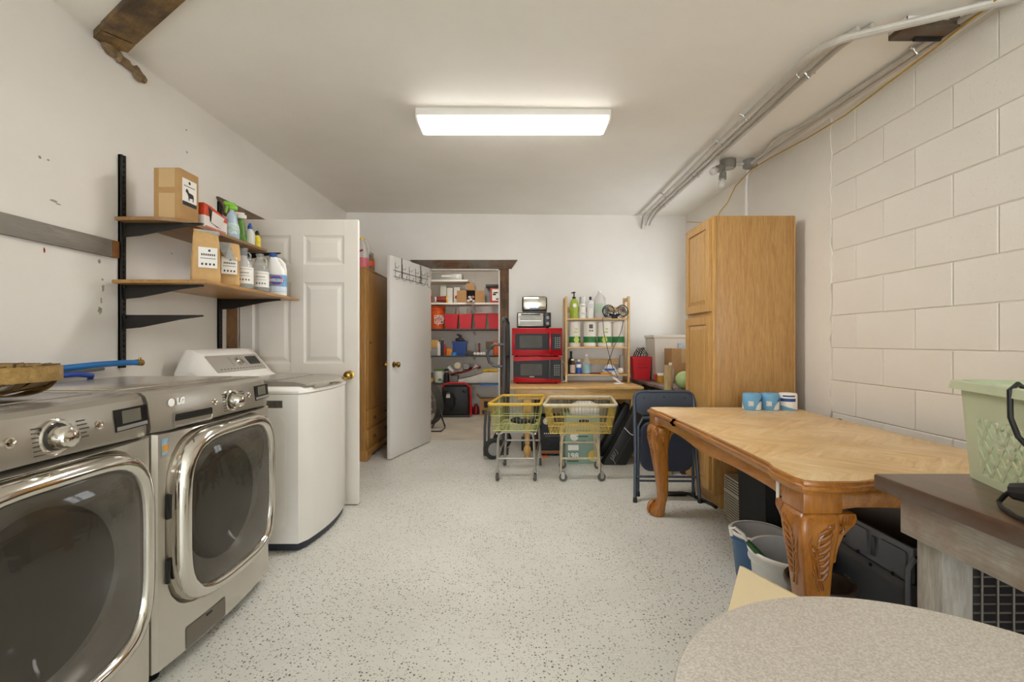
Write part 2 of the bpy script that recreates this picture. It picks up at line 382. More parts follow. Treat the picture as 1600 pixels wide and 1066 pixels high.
# ------------------------------------------------------------------ fluorescent fixture
Lz = ceil(0, 3.0)
t = T('ceiling_light', 'long white fluorescent fixture glowing on the ceiling', 'light', (0, 3.0, Lz-.1))
B().box(-.605, .605, 2.885, 3.125, Lz-.042, Lz+.004, .004).out('housing', M_WHITE, t, True)
def rr(hx, y0, y1, z): return [(-hx, y0, z), (hx, y0, z), (hx, y1, z), (-hx, y1, z)]
b = B(); b.loft([rr(.592, 2.893, 3.117, Lz-.042), rr(.590, 2.893, 3.117, Lz-.05), rr(.588, 2.898, 3.112, Lz-.060), rr(.584, 2.91, 3.10, Lz-.070), rr(.58, 2.93, 3.08, Lz-.076)])
M_LENS = emis('lit_diffuser', '#fffaf5', LAMP); nt = M_LENS.node_tree      # a wrap lens throws most of its light downwards
g = nt.nodes.new('ShaderNodeNewGeometry'); sx_ = nt.nodes.new('ShaderNodeSeparateXYZ'); link(nt, g.outputs['True Normal'], sx_.inputs[0])
mr = nt.nodes.new('ShaderNodeMapRange'); mr.inputs[1].default_value = 0; mr.inputs[2].default_value = -1; mr.inputs[3].default_value = LAMP*.22; mr.inputs[4].default_value = LAMP
link(nt, sx_.outputs[2], mr.inputs[0]); link(nt, mr.outputs[0], nt.nodes['Principled BSDF'].inputs['Emission Strength'])
b.out('diffuser', M_LENS, t, True, ang=.9)
M_ENDCAP = mat('fixture_end_cap', '#f2efe8', .4, var=0)
for s_ in (-1, 1):
    b = B(); b.prism([(2.885, Lz-.026), (3.125, Lz-.026), (3.122, Lz-.046), (3.112, Lz-.062), (3.085, Lz-.078), (2.925, Lz-.078), (2.898, Lz-.062), (2.888, Lz-.046)], 'x', s_*.591, s_*.605, .002)
    b.out('end_cap', M_ENDCAP, t, True)
# lamp of the storage room, above the doorway's sight line
t = T('ceiling_lamp', 'round ceiling lamp lighting the storage room behind the doorway', 'lamp', (-.7, 6.45, 2.40))
b = B(); b.lathe([(.02, .1), (.14, .1), (.15, .08), (.14, .06)], n=24); b.out('base', M_WHITE, t)
b = B(); b.lathe([(.13, .062), (.125, .03), (.08, .008), (.01, 0)], n=24); b.out('shade', emis('lit_globe', '#fff6ea', 50), t)

# ------------------------------------------------------------------ plank on the ceiling, left
M_BEAM = wood('rough_beam', '#6d5028', '#a5834c', (1, 7, 7), 2.5, .65, 0, .4, '#42301c')
dx = Vector((.835, -.55, 0)); ang = math.atan2(-.55, .835)
t = T('ceiling_plank', 'rough brown plank on the ceiling above the left wall', 'plank', (-1.945, 2.245, ceil(-1.9, 2.2)-.035), ang)
b = B(); b.box(.135, 1.5, -.068, .066, 0, .05, .006); b.out('board', M_BEAM, t)
b = B(); b.loft([[(.03, .066, 0), (.13, .064, 0), (.13, -.066, 0), (-.03, -.066, 0)], [(.03, .066, .05), (.13, .064, .05), (.13, -.066, .05), (-.03, -.066, .05)]]); b.out('end_block', M_BEAM, t)
b = B(); b.box(.131, .134, -.05, .05, .0, .03); b.out('joint', M_INK, t)
M_BARK = wood('splintered_wood', '#5e4a32', '#a58c69', (9, 1, 9), 6, .8, 0, .8)
b = B(); rings = []
for k in range(15):
    q = k/14; Y = 2.20+q*.25; z = ceil(XL, Y)-.035-q*.045; r = .011+.004*math.sin(q*9)+.009*random.random()
    rings.append([(XL+.016+r*math.cos(a)*random.uniform(.7, 1.15), Y, z+r*1.5*math.sin(a)*random.uniform(.8, 1.2)) for a in [2*PI*i/9 for i in range(9)]])
b.loft(rings); b.solo('wood_offcut', M_BARK, 'splintered wood offcut on the left wall under the ceiling plank', 'wood')

# ------------------------------------------------------------------ shelves on the left wall
def upright(Y, zs, label):
    t = T('shelf_standard', label, 'shelf bracket', (XL, Y, 1.03), group='black wall shelf standards')
    b = B(); b.box(XL, XL+.018, Y-.014, Y-.004, 1.03, 2.085); b.box(XL, XL+.018, Y+.004, Y+.014, 1.03, 2.085); b.box(XL, XL+.01, Y-.014, Y+.014, 1.03, 2.085)
    for k in range(40): b.box(XL+.009, XL+.017, Y-.005, Y+.005, 1.04+k*.0262, 1.052+k*.0262)
    b.out('rail', M_BLACKM, t, True)
    for z in zs:
        b = B(); b.prism([(XL+.012, z), (XL+.41, z), (XL+.41, z-.008), (XL+.30, z-.022), (XL+.10, z-.062), (XL+.012, z-.07)], 'y', Y-.005, Y+.005, .001)
        b.box(XL+.02, XL+.41, Y-.009, Y+.009, z-.003, z); b.cyl((XL+.03, Y-.012, z-.012), (XL+.03, Y+.012, z-.012), .006, n=8)
        b.out('bracket', M_BLACKM, t, True)
upright(2.318, (1.748, 1.441, 1.292), 'nearer black slotted shelf standard with three brackets, beside the grey wall board')
upright(3.09, (1.748, 1.441), 'farther black slotted shelf standard beside the six-panel door')
ZT, ZL = 1.766, 1.459
b = B(); poly = [(XL+.02, 2.26), (-1.76, 2.26)]+[(-1.76+.14*math.sin(a), 2.36-.10*math.cos(a)) for a in [PI/2*k/8 for k in range(1, 9)]]+[(-1.62, 3.075), (XL+.02, 3.10)]
b.prism(poly, 'z', 1.749, ZT, .002); b.solo('shelf_board', M_SHELFE, 'upper wooden shelf with a rounded near corner, holding the tall carton', 'shelf')
B().box(XL+.02, -1.482, 2.245, 3.235, 1.442, ZL, .002).solo('shelf_board', M_SHELF, 'lower wooden shelf holding paper bags, glass jugs and bleach', 'shelf')
M_BOARDG = wood('grey_painted_board', '#7f7a73', '#97928a', (8, 1, 8), 2, .6, 0, .1, '#8a857d')
t = T('wall_board', 'long grey painted board fixed along the left wall', 'board', (XL, 1.4, 1.568))
B().box(XL, XL+.02, .2, 2.25, 1.568, 1.65, .002).out('painted_length', M_BOARDG, t, True)
B().box(XL, XL+.02, 2.25, 2.29, 1.568, 1.65, .002).out('bare_end', mat('bare_wood_end', '#8a5a2c', .6, var=.25, vs=30), t, True)

# tall carton
t = T('carton', 'tall kraft carton with an animal label on the upper shelf', 'box', (-1.725, 2.395, ZT))
B().box(-1.792, -1.66, 2.327, 2.465, ZT, ZT+.262, .003).out('body', M_KRAFT, t, True)
M_TAPE = mat('packing_tape', '#c2a273', .35, var=.05)
B().box(-1.765, -1.685, 2.3258, 2.327, ZT+.01, ZT+.135).out('tape', M_TAPE, t, True)
B().box(-1.765, -1.685, 2.3258, 2.327, ZT+.165, ZT+.258).out('tape', M_TAPE, t, True)
lb = B().box(-1.66, -1.6592, 2.343, 2.448, ZT+.085, ZT+.22).out('label', M_LABEL, t, True)
b = B(); b.box(-1.6592, -1.6587, 2.343, 2.448, ZT+.085, ZT+.105)
def rectx(y0, y1, z0, z1): b.box(-1.6592, -1.6587, y0, y1, z0, z1)
for k in range(9): rectx(2.355+k*.009, 2.361+k*.009, ZT+.182, ZT+.187)
b.prism(sq(.008, .008, 12, 2), 'x', -1.6592, -1.6587); bmesh.ops.translate(b.bm, vec=(0, 2.395, ZT+.204), verts=b.bm.verts[-24:])
sheep = [(2.368, .165), (2.376, .172), (2.384, .165), (2.39, .155), (2.42, .152), (2.426, .14), (2.424, .115), (2.419, .115), (2.418, .13), (2.395, .128), (2.393, .115), (2.388, .115), (2.386, .135), (2.378, .148), (2.366, .155)]
b.prism([(y, ZT+z) for y, z in sheep], 'x', -1.6592, -1.6587)
b.out('print', M_INK, t, True)
# opened orange and white box
t = T('detergent_box', 'torn-open orange and white box beside the tall carton', 'box', (-1.70, 2.60, ZT))
M_ORW = mat('white_card', '#dcd6cf', .5); M_ORB = mat('orange_red_card', '#c9421c', .5, var=.25, vs=25)
b = B(); b.box(-1.75, -1.655, 2.50, 2.70, ZT, ZT+.075); b.out('lower_case', M_ORW, t, True)
b = B(); b.prism([(2.50, ZT+.075), (2.70, ZT+.075), (2.70, ZT+.10), (2.56, ZT+.135), (2.50, ZT+.14)], 'x', -1.75, -1.655); b.out('upper_case', M_ORB, t, True)
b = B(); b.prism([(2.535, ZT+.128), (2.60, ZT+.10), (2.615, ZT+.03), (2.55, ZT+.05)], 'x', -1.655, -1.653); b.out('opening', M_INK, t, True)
b = B(); b.loft([[(-1.653, 2.555, ZT+.045), (-1.653, 2.635, ZT+.03), (-1.640, 2.65, ZT+.09), (-1.640, 2.545, ZT+.105)], [(-1.65, 2.555, ZT+.045), (-1.65, 2.635, ZT+.03), (-1.637, 2.65, ZT+.09), (-1.637, 2.545, ZT+.105)]]); b.out('torn_flap', M_ORW, t, True)
b = B(); b.box(-1.6553, -1.6543, 2.51, 2.69, ZT+.004, ZT+.022); b.out('pink_band', mat('pink_print', '#d0707a', .5, var=.3, vs=40), t, True)
# spray bottles
def spray(x, y, z, h, r, cb, ct, label, lab=True, rz=0):
    t = T('spray_bottle', label, 'bottle', (x, y, z), rz)
    k = h/.22
    b = B(); b.lathe([(r*.9, 0), (r, .006*k), (r*1.02, .06*k), (r*.8, .10*k), (r*.72, .125*k), (r*.5, .15*k), (.012, .16*k), (.012, .172*k)], n=20, sx=.7); b.out('body', cb, t)
    b = B(); b.box(-.014, .014, -.02, .03, .172*k, .20*k, .006); b.box(-.011, .011, -.045, .02, .192*k, .215*k, .006); b.prism([(-.03, .195*k), (-.038, .15*k), (-.03, .148*k), (-.018, .19*k)], 'x', -.006, .006, .001); b.out('trigger_head', ct, t)
    if lab:
        b = B(); b.lathe([(r*1.015, .03*k), (r*1.035, .06*k), (r*.88, .092*k)], n=20, sx=.7); b.out('label', mat('leafy_label', '#c3d8d4', .45, var=.45, vs=60), t)
spray(-1.672, 2.775, ZT, .225, .042, mat('pale_blue_bottle', '#a9bccb', .35), mat('leaf_green_head', '#79b52c', .4), 'pale blue spray bottle with a green trigger on the upper shelf', rz=-.6)
spray(-1.69, 2.90, ZT, .20, .03, mat('red_green_bottle', '#5c8f35', .4, var=.6, vs=25), M_WHITE, 'green and red spray bottle with a white trigger on the upper shelf', False, rz=-.9)
def bottle(name, label, x, y, z, prof, m, cap=None, cm=None, lab=None, lm=None, n=20, cat='bottle', group=None, sx=1, rz=0):
    t = T(name, label, cat, (x, y, z), rz, group)
    b = B(); b.lathe(prof, n=n, sx=sx); b.out('body', m, t)
    if cap: b = B(); b.lathe(cap, n=n); b.out('cap', cm, t)
    if lab: b = B(); b.lathe(lab, n=n, sx=sx); b.out('label', lm, t)
    return t
bottle('squeeze_bottle', 'clear squeeze bottle with a blue cap on the upper shelf', -1.665, 2.955, ZT, [(.026, 0), (.029, .01), (.029, .07), (.02, .095), (.012, .105)], mat('milky_bottle', '#cfd0c4', .35), [(.014, .105), (.014, .12), (.008, .135), (.006, .142)], M_BLUE)
bottle('dropper_bottle', 'small yellow bottle with a black cap at the end of the upper shelf', -1.65, 3.01, ZT, [(.02, 0), (.021, .01), (.021, .065), (.012, .078)], mat('yellow_label', '#d8c233', .45, var=.3, vs=50), [(.012, .078), (.013, .095), (.006, .108)], M_BLACK)
# kraft bags
def bag(x, y, rz, w_, d, h, label, opened):
    t = T('paper_bag', label, 'bag', (x, y, ZL), rz)
    b = B(); rings = []
    for q, ww, dd, off in ((0, 1.0, 1, 0), (.03, 1.07, 1.06, 0), (.15, 1.09, 1.12, .003), (.3, 1.03, 1.08, .004), (.42, 1.05, 1.0, .002), (.55, .98, .92, .002), (.65, 1.0, .8, 0), (.75, .95, .66, 0), (.85, .93, .5, 0), (.93, .90, .38, 0), (1, .89, .30 if not opened else .55, 0)):
        ring = []
        for u, v_ in sq(w_/2*ww, d/2*dd, 28, 5): ring.append((u+random.uniform(-.0022, .0022), v_+off+random.uniform(-.0032, .0032), q*h))
        rings.append(ring)
    b.loft(rings, cap1=not opened); b.out('body', M_PAPER, t)
    M_FOIL = mat('foil_lining', '#a9aaa8', .3, .7, var=.3, vs=30)
    if opened:
        b = B(); b.loft([[(-w_*.44, -d*.26, h*.985), (w_*.44, -d*.26, h*.985), (w_*.44, d*.26, h*.985), (-w_*.44, d*.26, h*.985)], [(-w_*.44, -d*.2, h*.7), (w_*.44, -d*.2, h*.7), (w_*.44, d*.2, h*.7), (-w_*.44, d*.2, h*.7)]], cap0=False); b.out('foil_lining', M_FOIL, t)
        b = B(); b.loft([[(-w_*.5, -d*.3, h*1.0), (w_*.1, -d*.36, h*1.0), (w_*.1, -d*.365, h*1.003), (-w_*.5, -d*.305, h*1.003)], [(-w_*.15, -d*.75, h*.62), (w_*.28, -d*.62, h*.58), (w_*.28, -d*.64, h*.58), (-w_*.15, -d*.77, h*.62)]]); b.out('folded_flap', M_FOIL, t)
        b = B(); b.loft([[(w_*.1, -d*.36, h*1.0), (w_*.5, -d*.3, h*.98), (w_*.5, -d*.33, h*.98), (w_*.1, -d*.38, h*1.0)], [(w_*.28, -d*.62, h*.58), (w_*.55, -d*.5, h*.60), (w_*.55, -d*.53, h*.60), (w_*.28, -d*.65, h*.58)]]); b.out('paper_flap', M_PAPER, t)
    else:
        b = B(); b.box(-w_*.46, w_*.46, -d*.17, d*.17, h*.985, h*1.015, .006); b.out('rolled_top', M_PAPER, t)
        b = B(); b.prism([(-w_*.42, h*1.012), (w_*.48, h*1.0), (w_*.5, h*.93), (-w_*.3, h*.99)], 'y', -d*.22, -d*.175); b.out('foil_edge', M_FOIL, t)
    yl = -d*.5*1.08-.0035
    b = B(); b.box(-w_*.30, w_*.38, yl, yl+.006, h*.27, h*.66); l = b.out('label', M_LABEL, t)
    b = B()
    for k in range(7): b.box(-w_*.2+k*w_*.075, -w_*.155+k*w_*.075, yl-.0006, yl, h*.50, h*.54)
    for k in range(10): b.box(-w_*.22+k*w_*.055, -w_*.19+k*w_*.055, yl-.0006, yl, h*.44, h*.46)
    for k in range(4): b.box(-w_*.2+k*w_*.14, -w_*.13+k*w_*.14, yl-.0006, yl, h*.32, h*.36)
    b.box(w_*.05, w_*.13, yl-.0006, yl, h*.58, h*.62)
    b.out('print', M_INK, t)
bag(-1.56, 2.372, .66, .118, .075, .262, 'closed brown paper bag with a white label at the near end of the lower shelf', False)
bag(-1.547, 2.525, .70, .108, .07, .232, 'opened brown paper bag with silver lining, next to the glass jugs', True)
# glass jugs
M_GLASS = glass('clear_glass', '#c9cdc8', .30, .03)
M_LIQ = glass('pale_liquid', '#aab4b8', .45, .1)
def jug(y, label):
    t = T('glass_jug', label, 'jug', (-1.535, y, ZL))
    prof = [(.046, 0), (.049, .008), (.049, .12), (.044, .15), (.024, .185), (.018, .195), (.018, .22), (.022, .222), (.022, .232)]
    B().lathe(prof, n=24).out('body', M_GLASS, t)
    B().lathe([(.044, .006), (.047, .012), (.047, .045), (.01, .0455)], n=24).out('liquid', M_LIQ, t)
    b = B(); a0, a1 = -2.2, .7
    pts0 = [(.0497*math.cos(a), .0497*math.sin(a), .028) for a in [a0+(a1-a0)*k/14 for k in range(15)]]
    b.loft([pts0, [(x, y_, .122) for x, y_, z in pts0]], closed=False); b.out('label', M_LABEL, t)
    b = B()
    for (zz, hh, st, nn) in ((.108, .003, .12, 12), (.085, .007, .13, 8), (.07, .003, .1, 12), (.045, .009, .3, 4)):
        for k in range(nn):
            a = -1.5+k*st*1.0
            if a > .6: break
            q = [(.0502*math.cos(a+e), .0502*math.sin(a+e)) for e in (0, st*.55)]
            b.loft([[(q[0][0], q[0][1], zz), (q[1][0], q[1][1], zz)], [(q[0][0], q[0][1], zz+hh), (q[1][0], q[1][1], zz+hh)]], closed=False)
    b.out('print', mat('grey_ink', '#5d5a55', .6, var=0), t)
    B().tube([(.0+.018*math.cos(-.3), -.018*.3+.0, .205), (.035, -.005, .205), (.043, -.005, .19), (.04, -.004, .165)], .005, 8).out('handle', M_GLASS, t)
jug(2.66, 'clear glass jug with a white label next to the opened paper bag')
jug(2.83, 'clear glass jug with a white label next to the bleach bottle')
# bleach
t = T('bleach_bottle', 'white bleach jug with a blue cap and a red diamond logo', 'bottle', (-1.535, 3.03, ZL), .42)
M_HDPE = mat('white_bottle_plastic', '#e6e5e1', .35, var=.03)
b = B(); rings = []
for z, hw, hd, ox in ((0, .056, .044, 0), (.008, .06, .047, 0), (.135, .06, .047, 0), (.165, .055, .043, -.002), (.20, .04, .034, -.010), (.235, .024, .022, -.018), (.25, .02, .02, -.02)):
    rings.append([(u+ox, v_, z) for u, v_ in sq(hw, hd, 28, 3)])
b.loft(rings); b.out('body', M_HDPE, t)
B().tube([(-.005, 0, .238), (.02, 0, .232), (.042, 0, .205), (.05, 0, .165), (.05, 0, .14)], .011, 10).out('handle', M_HDPE, t)
B().lathe([(.021, .245), (.023, .247), (.023, .268), (.01, .272)], (-.02, 0, 0)).out('cap', M_BLUE, t)
ring = [(u, v_) for u, v_ in sq(.0606, .0476, 28, 3)]
b = B(); b.loft([[(u, v_, .02) for u, v_ in ring], [(u, v_, .13) for u, v_ in ring]], cap0=False, cap1=False); lb = b.out('label', mat('sky_blue_label', '#6ea3cf', .4, var=.1), t)
b = B(); b.loft([[(u*1.005, v_*1.005, .022) for u, v_ in ring], [(u*1.005, v_*1.005, .055) for u, v_ in ring]], cap0=False, cap1=False); b.out('lower_band', mat('pale_label', '#cdd9e6', .4, var=.2, vs=60), t)
def dia(k): return [(-.048*k, .094), (-.02*k, .094+.03*k), (.02*k, .094+.03*k), (.048*k, .094), (.02*k, .094-.03*k), (-.02*k, .094-.03*k)]
B().prism(dia(1), 'y', -.0490, -.0474).out('logo_edge', mat('logo_red', '#c33026', .4, var=0), t)
B().prism(dia(.86), 'y', -.0494, -.0488).out('logo_field', mat('logo_blue', '#1d4796', .4, var=0), t)
B().box(-.04, .04, -.0498, -.0492, .085, .103).out('logo_band', M_LABEL, t)
text('CLOROX', .019, (0, -.0499, .094), '-y', mat('logo_blue', '#1d4796'), t, bold=.0006, sx=.95) if False else None
o = text('CLOROX', .0185, Vector((0, -.0502, .094))+ORG[t.name], '-y', MATS['logo_blue'], t, bold=.0005)
bottle('bleach_jug', 'white jug with a blue cap half hidden behind the glass jugs', -1.72, 2.98, ZL, [(.055, 0), (.06, .008), (.06, .14), (.04, .20), (.02, .235), (.02, .25)], M_HDPE, [(.022, .248), (.023, .27), (.01, .275)], M_BLUE)
# ------------------------------------------------------------------ front loaders
M_TINT = glass('tinted_door_glass', '#4a453d', .48, .04)
M_DRUM = mat('drum_dark', '#2a2724', .35, .3, var=.1)
M_INNER = mat('door_inner_grey', '#8a847a', .3, .3, var=.1)
M_LCD = mat('black_display', '#1b1a1a', .12, var=0); M_LCDG = mat('lcd_window', '#6f6d62', .2, var=.1)
def angles(hw, hh, n=64):
    a = {round(2*PI*k/n, 6) for k in range(n)} | {round(math.atan2(s2*hh, s1*hw) % (2*PI), 6) for s1 in (-1, 1) for s2 in (-1, 1)}
    return sorted(a)
def on_rect(hw, hh, A):
    r = []
    for a in A:
        c, s_ = math.cos(a), math.sin(a); k = min(hw/abs(c) if abs(c) > 1e-9 else 1e9, hh/abs(s_) if abs(s_) > 1e-9 else 1e9); r.append((c*k, s_*k))
    return r
def on_sq(hw, hh, A, p=4.2):
    r = []
    for a in A:
        c, s_ = math.cos(a), math.sin(a); k = 1/((abs(c)/hw)**p+(abs(s_)/hh)**p)**(1/p); r.append((c*k, s_*k))
    return r
def front_loader(yc, label, washer):
    W_, H_, D_ = .725, .992, .70
    t = T('front_loader', label, 'washing machine', (-1.19, yc, 0))
    hw = W_/2; bow = lambda y: .028*(1-(y/hw)**2)
    zc = .45; hh = .40                                  # lower front panel centre and half height
    A = angles(hw, hh)
    R = on_rect(hw, hh, A); DW, DHH = .315, .318; dz = .525-zc
    b = B()
    b.box(-D_, -.062, -hw, hw, .022, H_-.012, 0); b.bm.faces.ensure_lookup_table()
    ff = [f for f in b.bm.faces if all(abs(v_.co.x+.062) < 1e-6 for v_ in f.verts)]; bmesh.ops.delete(b.bm, geom=ff, context='FACES_ONLY')
    b.out('cabinet', M_STEEL, t)
    b = B()
    sqr = on_sq(DW, DHH, A)
    rings = [[(-.064, y, zc+z) for y, z in R], [(-.012+bow(y)*.2, y, zc+z) for y, z in R],
             [(bow(y*.97), y*.97, zc+z*.992) for y, z in R]]
    rings.append([(bow(y)-.002, y*1.03, zc+dz+z*1.03) for y, z in sqr]); rings.append([(bow(y)-.02, y, zc+dz+z) for y, z in sqr])
    for r_ in rings[3:]:                                 # keep the opening under the control panel
        for i, (x, y, z) in enumerate(r_): r_[i] = (x, y, min(z, zc+hh-.006))
    b.loft(rings, False, False); b.out('front_panel', M_STEEL, t, ang=.5)
    # control panel
    b = B(); yy = [-hw+W_*k/16 for k in range(17)]; rings = []
    for y in yy:
        e = abs(y)/hw; k = .02*max(0, (e-.9)/.1)
        lip = .852+.012*math.cos(y/hw*PI/2)
        x = bow(y)-k
        rings.append([(-.066, y, .848), (x-.004, y, lip), (x+.004, y, lip+.004), (x+.006, y, lip+.02), (x-.004, y, .955), (x-.012, y, .978), (x-.03, y, .991), (-.066, y, .992)])
    b.loft(rings); b.out('control_panel', mat('panel_steel', '#aaa499', .3, .6, var=.04, vs=3), t, ang=.5)
    b = B(); b.box(-D_, -.06, -hw+.002, hw-.002, H_-.014, H_, .004); b.box(-D_+.04, -.16, -hw+.035, hw-.035, H_, H_+.003, .002); b.out('top_panel', M_STEELT, t)
    # door: chrome ring, glass, inner dish
    cz = zc+dz
    def ring(k, x, p=4.2, dw=0): return [(x+bow(y*k)*.8, y*k, cz+z*k) for y, z in on_sq(DW, DHH, A, p)]
    b = B(); b.loft([ring(1.0, -.015), ring(1.0, .022), ring(.985, .043), ring(.95, .056), ring(.90, .060), ring(.865, .053), ring(.85, .040)], False, False)
    door = b.out('door_ring', M_CHROME, t, ang=.9)
    b = B(); b.loft([ring(.855, .044), ring(.80, .056), ring(.65, .066), ring(.4, .074), ring(.1, .077), ring(.01, .077)], False, True); b.out('door_glass', M_TINT, door, ang=1.2)
    circ = lambda r, x: [(x, r*math.cos(a), cz-.01+r*math.sin(a)) for a in A]
    b = B(); b.loft([ring(.86, .036), ring(.78, .022), circ(.235, .014), circ(.222, 0)], False, False); b.out('inner_face', M_INNER, door, ang=.9)
    b = B(); b.loft([circ(.222, 0), circ(.215, -.05), circ(.235, -.06), circ(.235, -.42), circ(.01, -.44)], False, True); b.out('drum', M_DRUM, t, ang=.9)
    b = B(); b.loft([circ(.205, .03), circ(.19, .0), circ(.15, -.045), circ(.08, -.07), circ(.01, -.075)], False, True); b.out('glass_bowl', glass('bowl_glass', '#77736b', .22, .03), door, ang=1.2)
    hs = 1 if washer else -1; b = B(); b.prism([(hs*.300, cz-.065), (hs*.314, cz-.055), (hs*.314, cz+.075), (hs*.300, cz+.085), (hs*.290, cz+.07), (hs*.290, cz-.05)], 'x', .030, .052, .003); b.out('handle', M_BLACK, door)
    for z_ in (.03, -.19): b = B(); b.tube([(.012, -hs*.320, cz+z_), (.012, -hs*.320, cz+z_+.08)], .007, 8); b.out('hinge', M_BLACK, door)
    # controls
    ky, kz = .012, .918; x0 = bow(ky)+.002
    rx = Matrix.Rotation(PI/2, 4, 'Y')
    def rl(prof, y, z, x, cap=True): b.lathe(prof, (x, y, z), 28, rx, cap=cap)
    b = B(); rl([(.046, -.006), (.046, .004), (.042, .007), (.036, .004)], ky, kz, x0, False); k_ = b.out('knob_ring', M_CHROME, t)
    b = B(); rl([(.037, -.002), (.037, .0035), (.03, .004)], ky, kz, x0); b.out('knob_recess', M_DGREY, t)
    b = B(); rl([(.030, .003), (.0285, .018), (.0275, .034), (.024, .043), (.014, .049), (.001, .050)], ky, kz, x0); b.out('knob', M_CHROME, t)
    for by in (-.095, .14):
        b = B(); rl([(.0125, -.004), (.0125, .004), (.0095, .005), (.009, .002), (.006, .002), (.001, .003)], by, kz+.008, bow(by)+.001); b.out('button', M_CHROME, t)
    dy0, dy1 = (.198, .338)
    xd = bow(.30)
    def disp(y0, y1, z0, z1, dx, m, nm, par):
        b = B(); b.loft([[(bow(y)+dx-(z-.9)*.10, y, z) for y, z in ((y0, z0), (y1, z0), (y1, z1), (y0, z1))], [(bow(y)+dx-.01-(z-.9)*.10, y, z) for y, z in ((y0, z0), (y1, z0), (y1, z1), (y0, z1))]]); return b.out(nm, m, par)
    d_ = disp(dy0, dy1, .893, .958, .0065, M_LCD, 'display', t)
    disp(dy0+.028, dy1-.032, .914, .952, .0072, M_LCDG, 'lcd', d_); disp(dy0+.004, dy1-.004, .896, .907, .0072, M_GREY, 'key_strip', d_)
    b = B()
    for k in range(7):
        for y0, ln in ((-.045, .04), (.075, .035)):
            if k > 4 and y0 > 0: continue
            y = y0
            b.box(bow(y)+.0005-(kz+.03-k*.011-.9)*.08, bow(y)+.0045-(kz+.03-k*.011-.9)*.08, y, y+ln*(.6+.4*((k*37) % 5)/5), kz+.028-k*.011, kz+.031-k*.011)
    b.out('print', mat('panel_ink', '#4a453d', .5, var=0), t)
    if washer:
        y0, y1 = -.298, -.112
        b = B(); b.loft([[(bow(y)+.0075, y, z) for y, z in rrect(y0, y1, .862, .914, .012)], [(bow(y)+.0075, y, z) for y, z in rrect(y0+.004, y1-.004, .866, .91, .011)], [(bow(y)-.002, y, z) for y, z in rrect(y0+.006, y1-.006, .872, .908, .01)]], cap0=False); dr = b.out('dispenser_drawer', M_STEELT, t)
        b = B(); b.loft([[(bow(y)+.009, y, z) for y, z in ((y0+.006, .884), (y1-.006, .884), (y1-.006, .907), (y0+.006, .907))], [(bow(y)+.003, y, z) for y, z in ((y0+.006, .884), (y1-.006, .884), (y1-.006, .907), (y0+.006, .907))]]); b.out('drawer_grip', M_BLACK, dr)
        yl = -.29
        b = B(); rl([(.0135, 0), (.0135, .003), (.001, .0035)], yl-.012, .950, bow(yl)-.001); b.out('logo_disc', mat('logo_white', '#ffffff', .6, var=0), t)
        o = text('LG', .030, Vector((bow(yl)+.0035, yl+.030, .950))+ORG[t.name], '+x', mat('logo_white', '#ffffff', .6, var=0), t, bold=.0022)
        b = B(); b.loft([[(bow(y)+.0012, y, z) for y, z in ((-.318, .70), (-.285, .70), (-.285, .77), (-.318, .77))], [(bow(y)+.0004, y, z) for y, z in ((-.318, .70), (-.285, .70), (-.285, .77), (-.318, .77))]]) if False else None
        b = B(); b.box(.004, .0062, -.338, -.312, .775, .83); b.out('energy_sticker', mat('blue_sticker', '#8db6cc', .5, var=.4, vs=70), t)
        b = B(); b.box(.0058, .0070, -.336, -.314, .787, .81); b.out('sticker_band', mat('orange_sticker', '#e29a2e', .5, var=.1), t)
        y0, y1 = -.24, -.03
        b = B(); b.loft([[(bow(y)+.001, y, z) for y, z in rrect(y0, y1, .055, .135, .008)], [(bow(y)+.003, y, z) for y, z in rrect(y0+.003, y1-.003, .058, .132, .008)], [(bow(y)+.003, y, z) for y, z in rrect(y0+.006, y1-.006, .061, .129, .008)]], cap0=False); fc = b.out('filter_cover', mat('filter_cover_grey', '#7c766c', .32, .8, var=.05), t)
        b = B(); b.box(bow(-.12), bow(-.12)+.004, -.14, -.11, .118, .125); b.out('cover_latch', M_BLACK, fc)
    for sx in (-.06, -D_+.06):
        for sy in (-hw+.06, hw-.06): b = B(); b.lathe([(.022, 0), (.024, .006), (.012, .012), (.012, .024)], (sx, sy, 0)); b.out('foot', M_BLACK, t)
    return t
front_loader(1.172, 'nearer graphite front-loading dryer with the wooden basket on top', False)
front_loader(1.914, 'middle graphite front-loading washer with a dispenser drawer, next to the white machine', True)
# ------------------------------------------------------------------ white top loader
t = T('top_loader', 'white top-loading washer in front of the six-panel door', 'washing machine', (-1.165, 2.915, 0))
hw = .345
def plan(k=0, f=0):
    r = [(-.70, -hw+k), (-.70, hw-k)]
    fr = []
    for i in range(13):
        y = (hw-k)*(1-2*i/12); e = abs(y)/(hw-k); fr.append((.045*(1-e*e)-k+f-(.018*max(0, (e-.88)/.12)**2), y))
    return r+fr
b = B(); b.loft([[(x, y, z) for x, y in plan(kk)] for kk, z in ((.004, .045), (0, .052), (0, .868))]); b.out('cabinet', M_WENAM, t, ang=.7)
b = B(); b.loft([[(x, y, .008) for x, y in plan(.012)], [(x, y, .046) for x, y in plan(.010)]]); b.out('base', mat('dark_blue_grey_base', '#2f323c', .5), t)
b = B(); b.loft([[(x, y, z) for x, y in plan(kk, ff)] for kk, ff, z in ((.001, .001, .870), (-.003, .002, .876), (-.003, -.001, .892), (.004, -.006, .904), (.014, -.016, .909))]); b.out('top_deck', M_WENAM, t, ang=.9)
M_LID = mat('lid_silver', '#aaa59c', .28, .6, var=.05)
def lidring(y, pts):
    f = .045*(1-(y/hw)**2)-.022
    return [(x+f*max(0, min(1, (x+.30)/.30)), y, z) for x, z in pts]
yy_ = [-.305+.61*k/12 for k in range(13)]
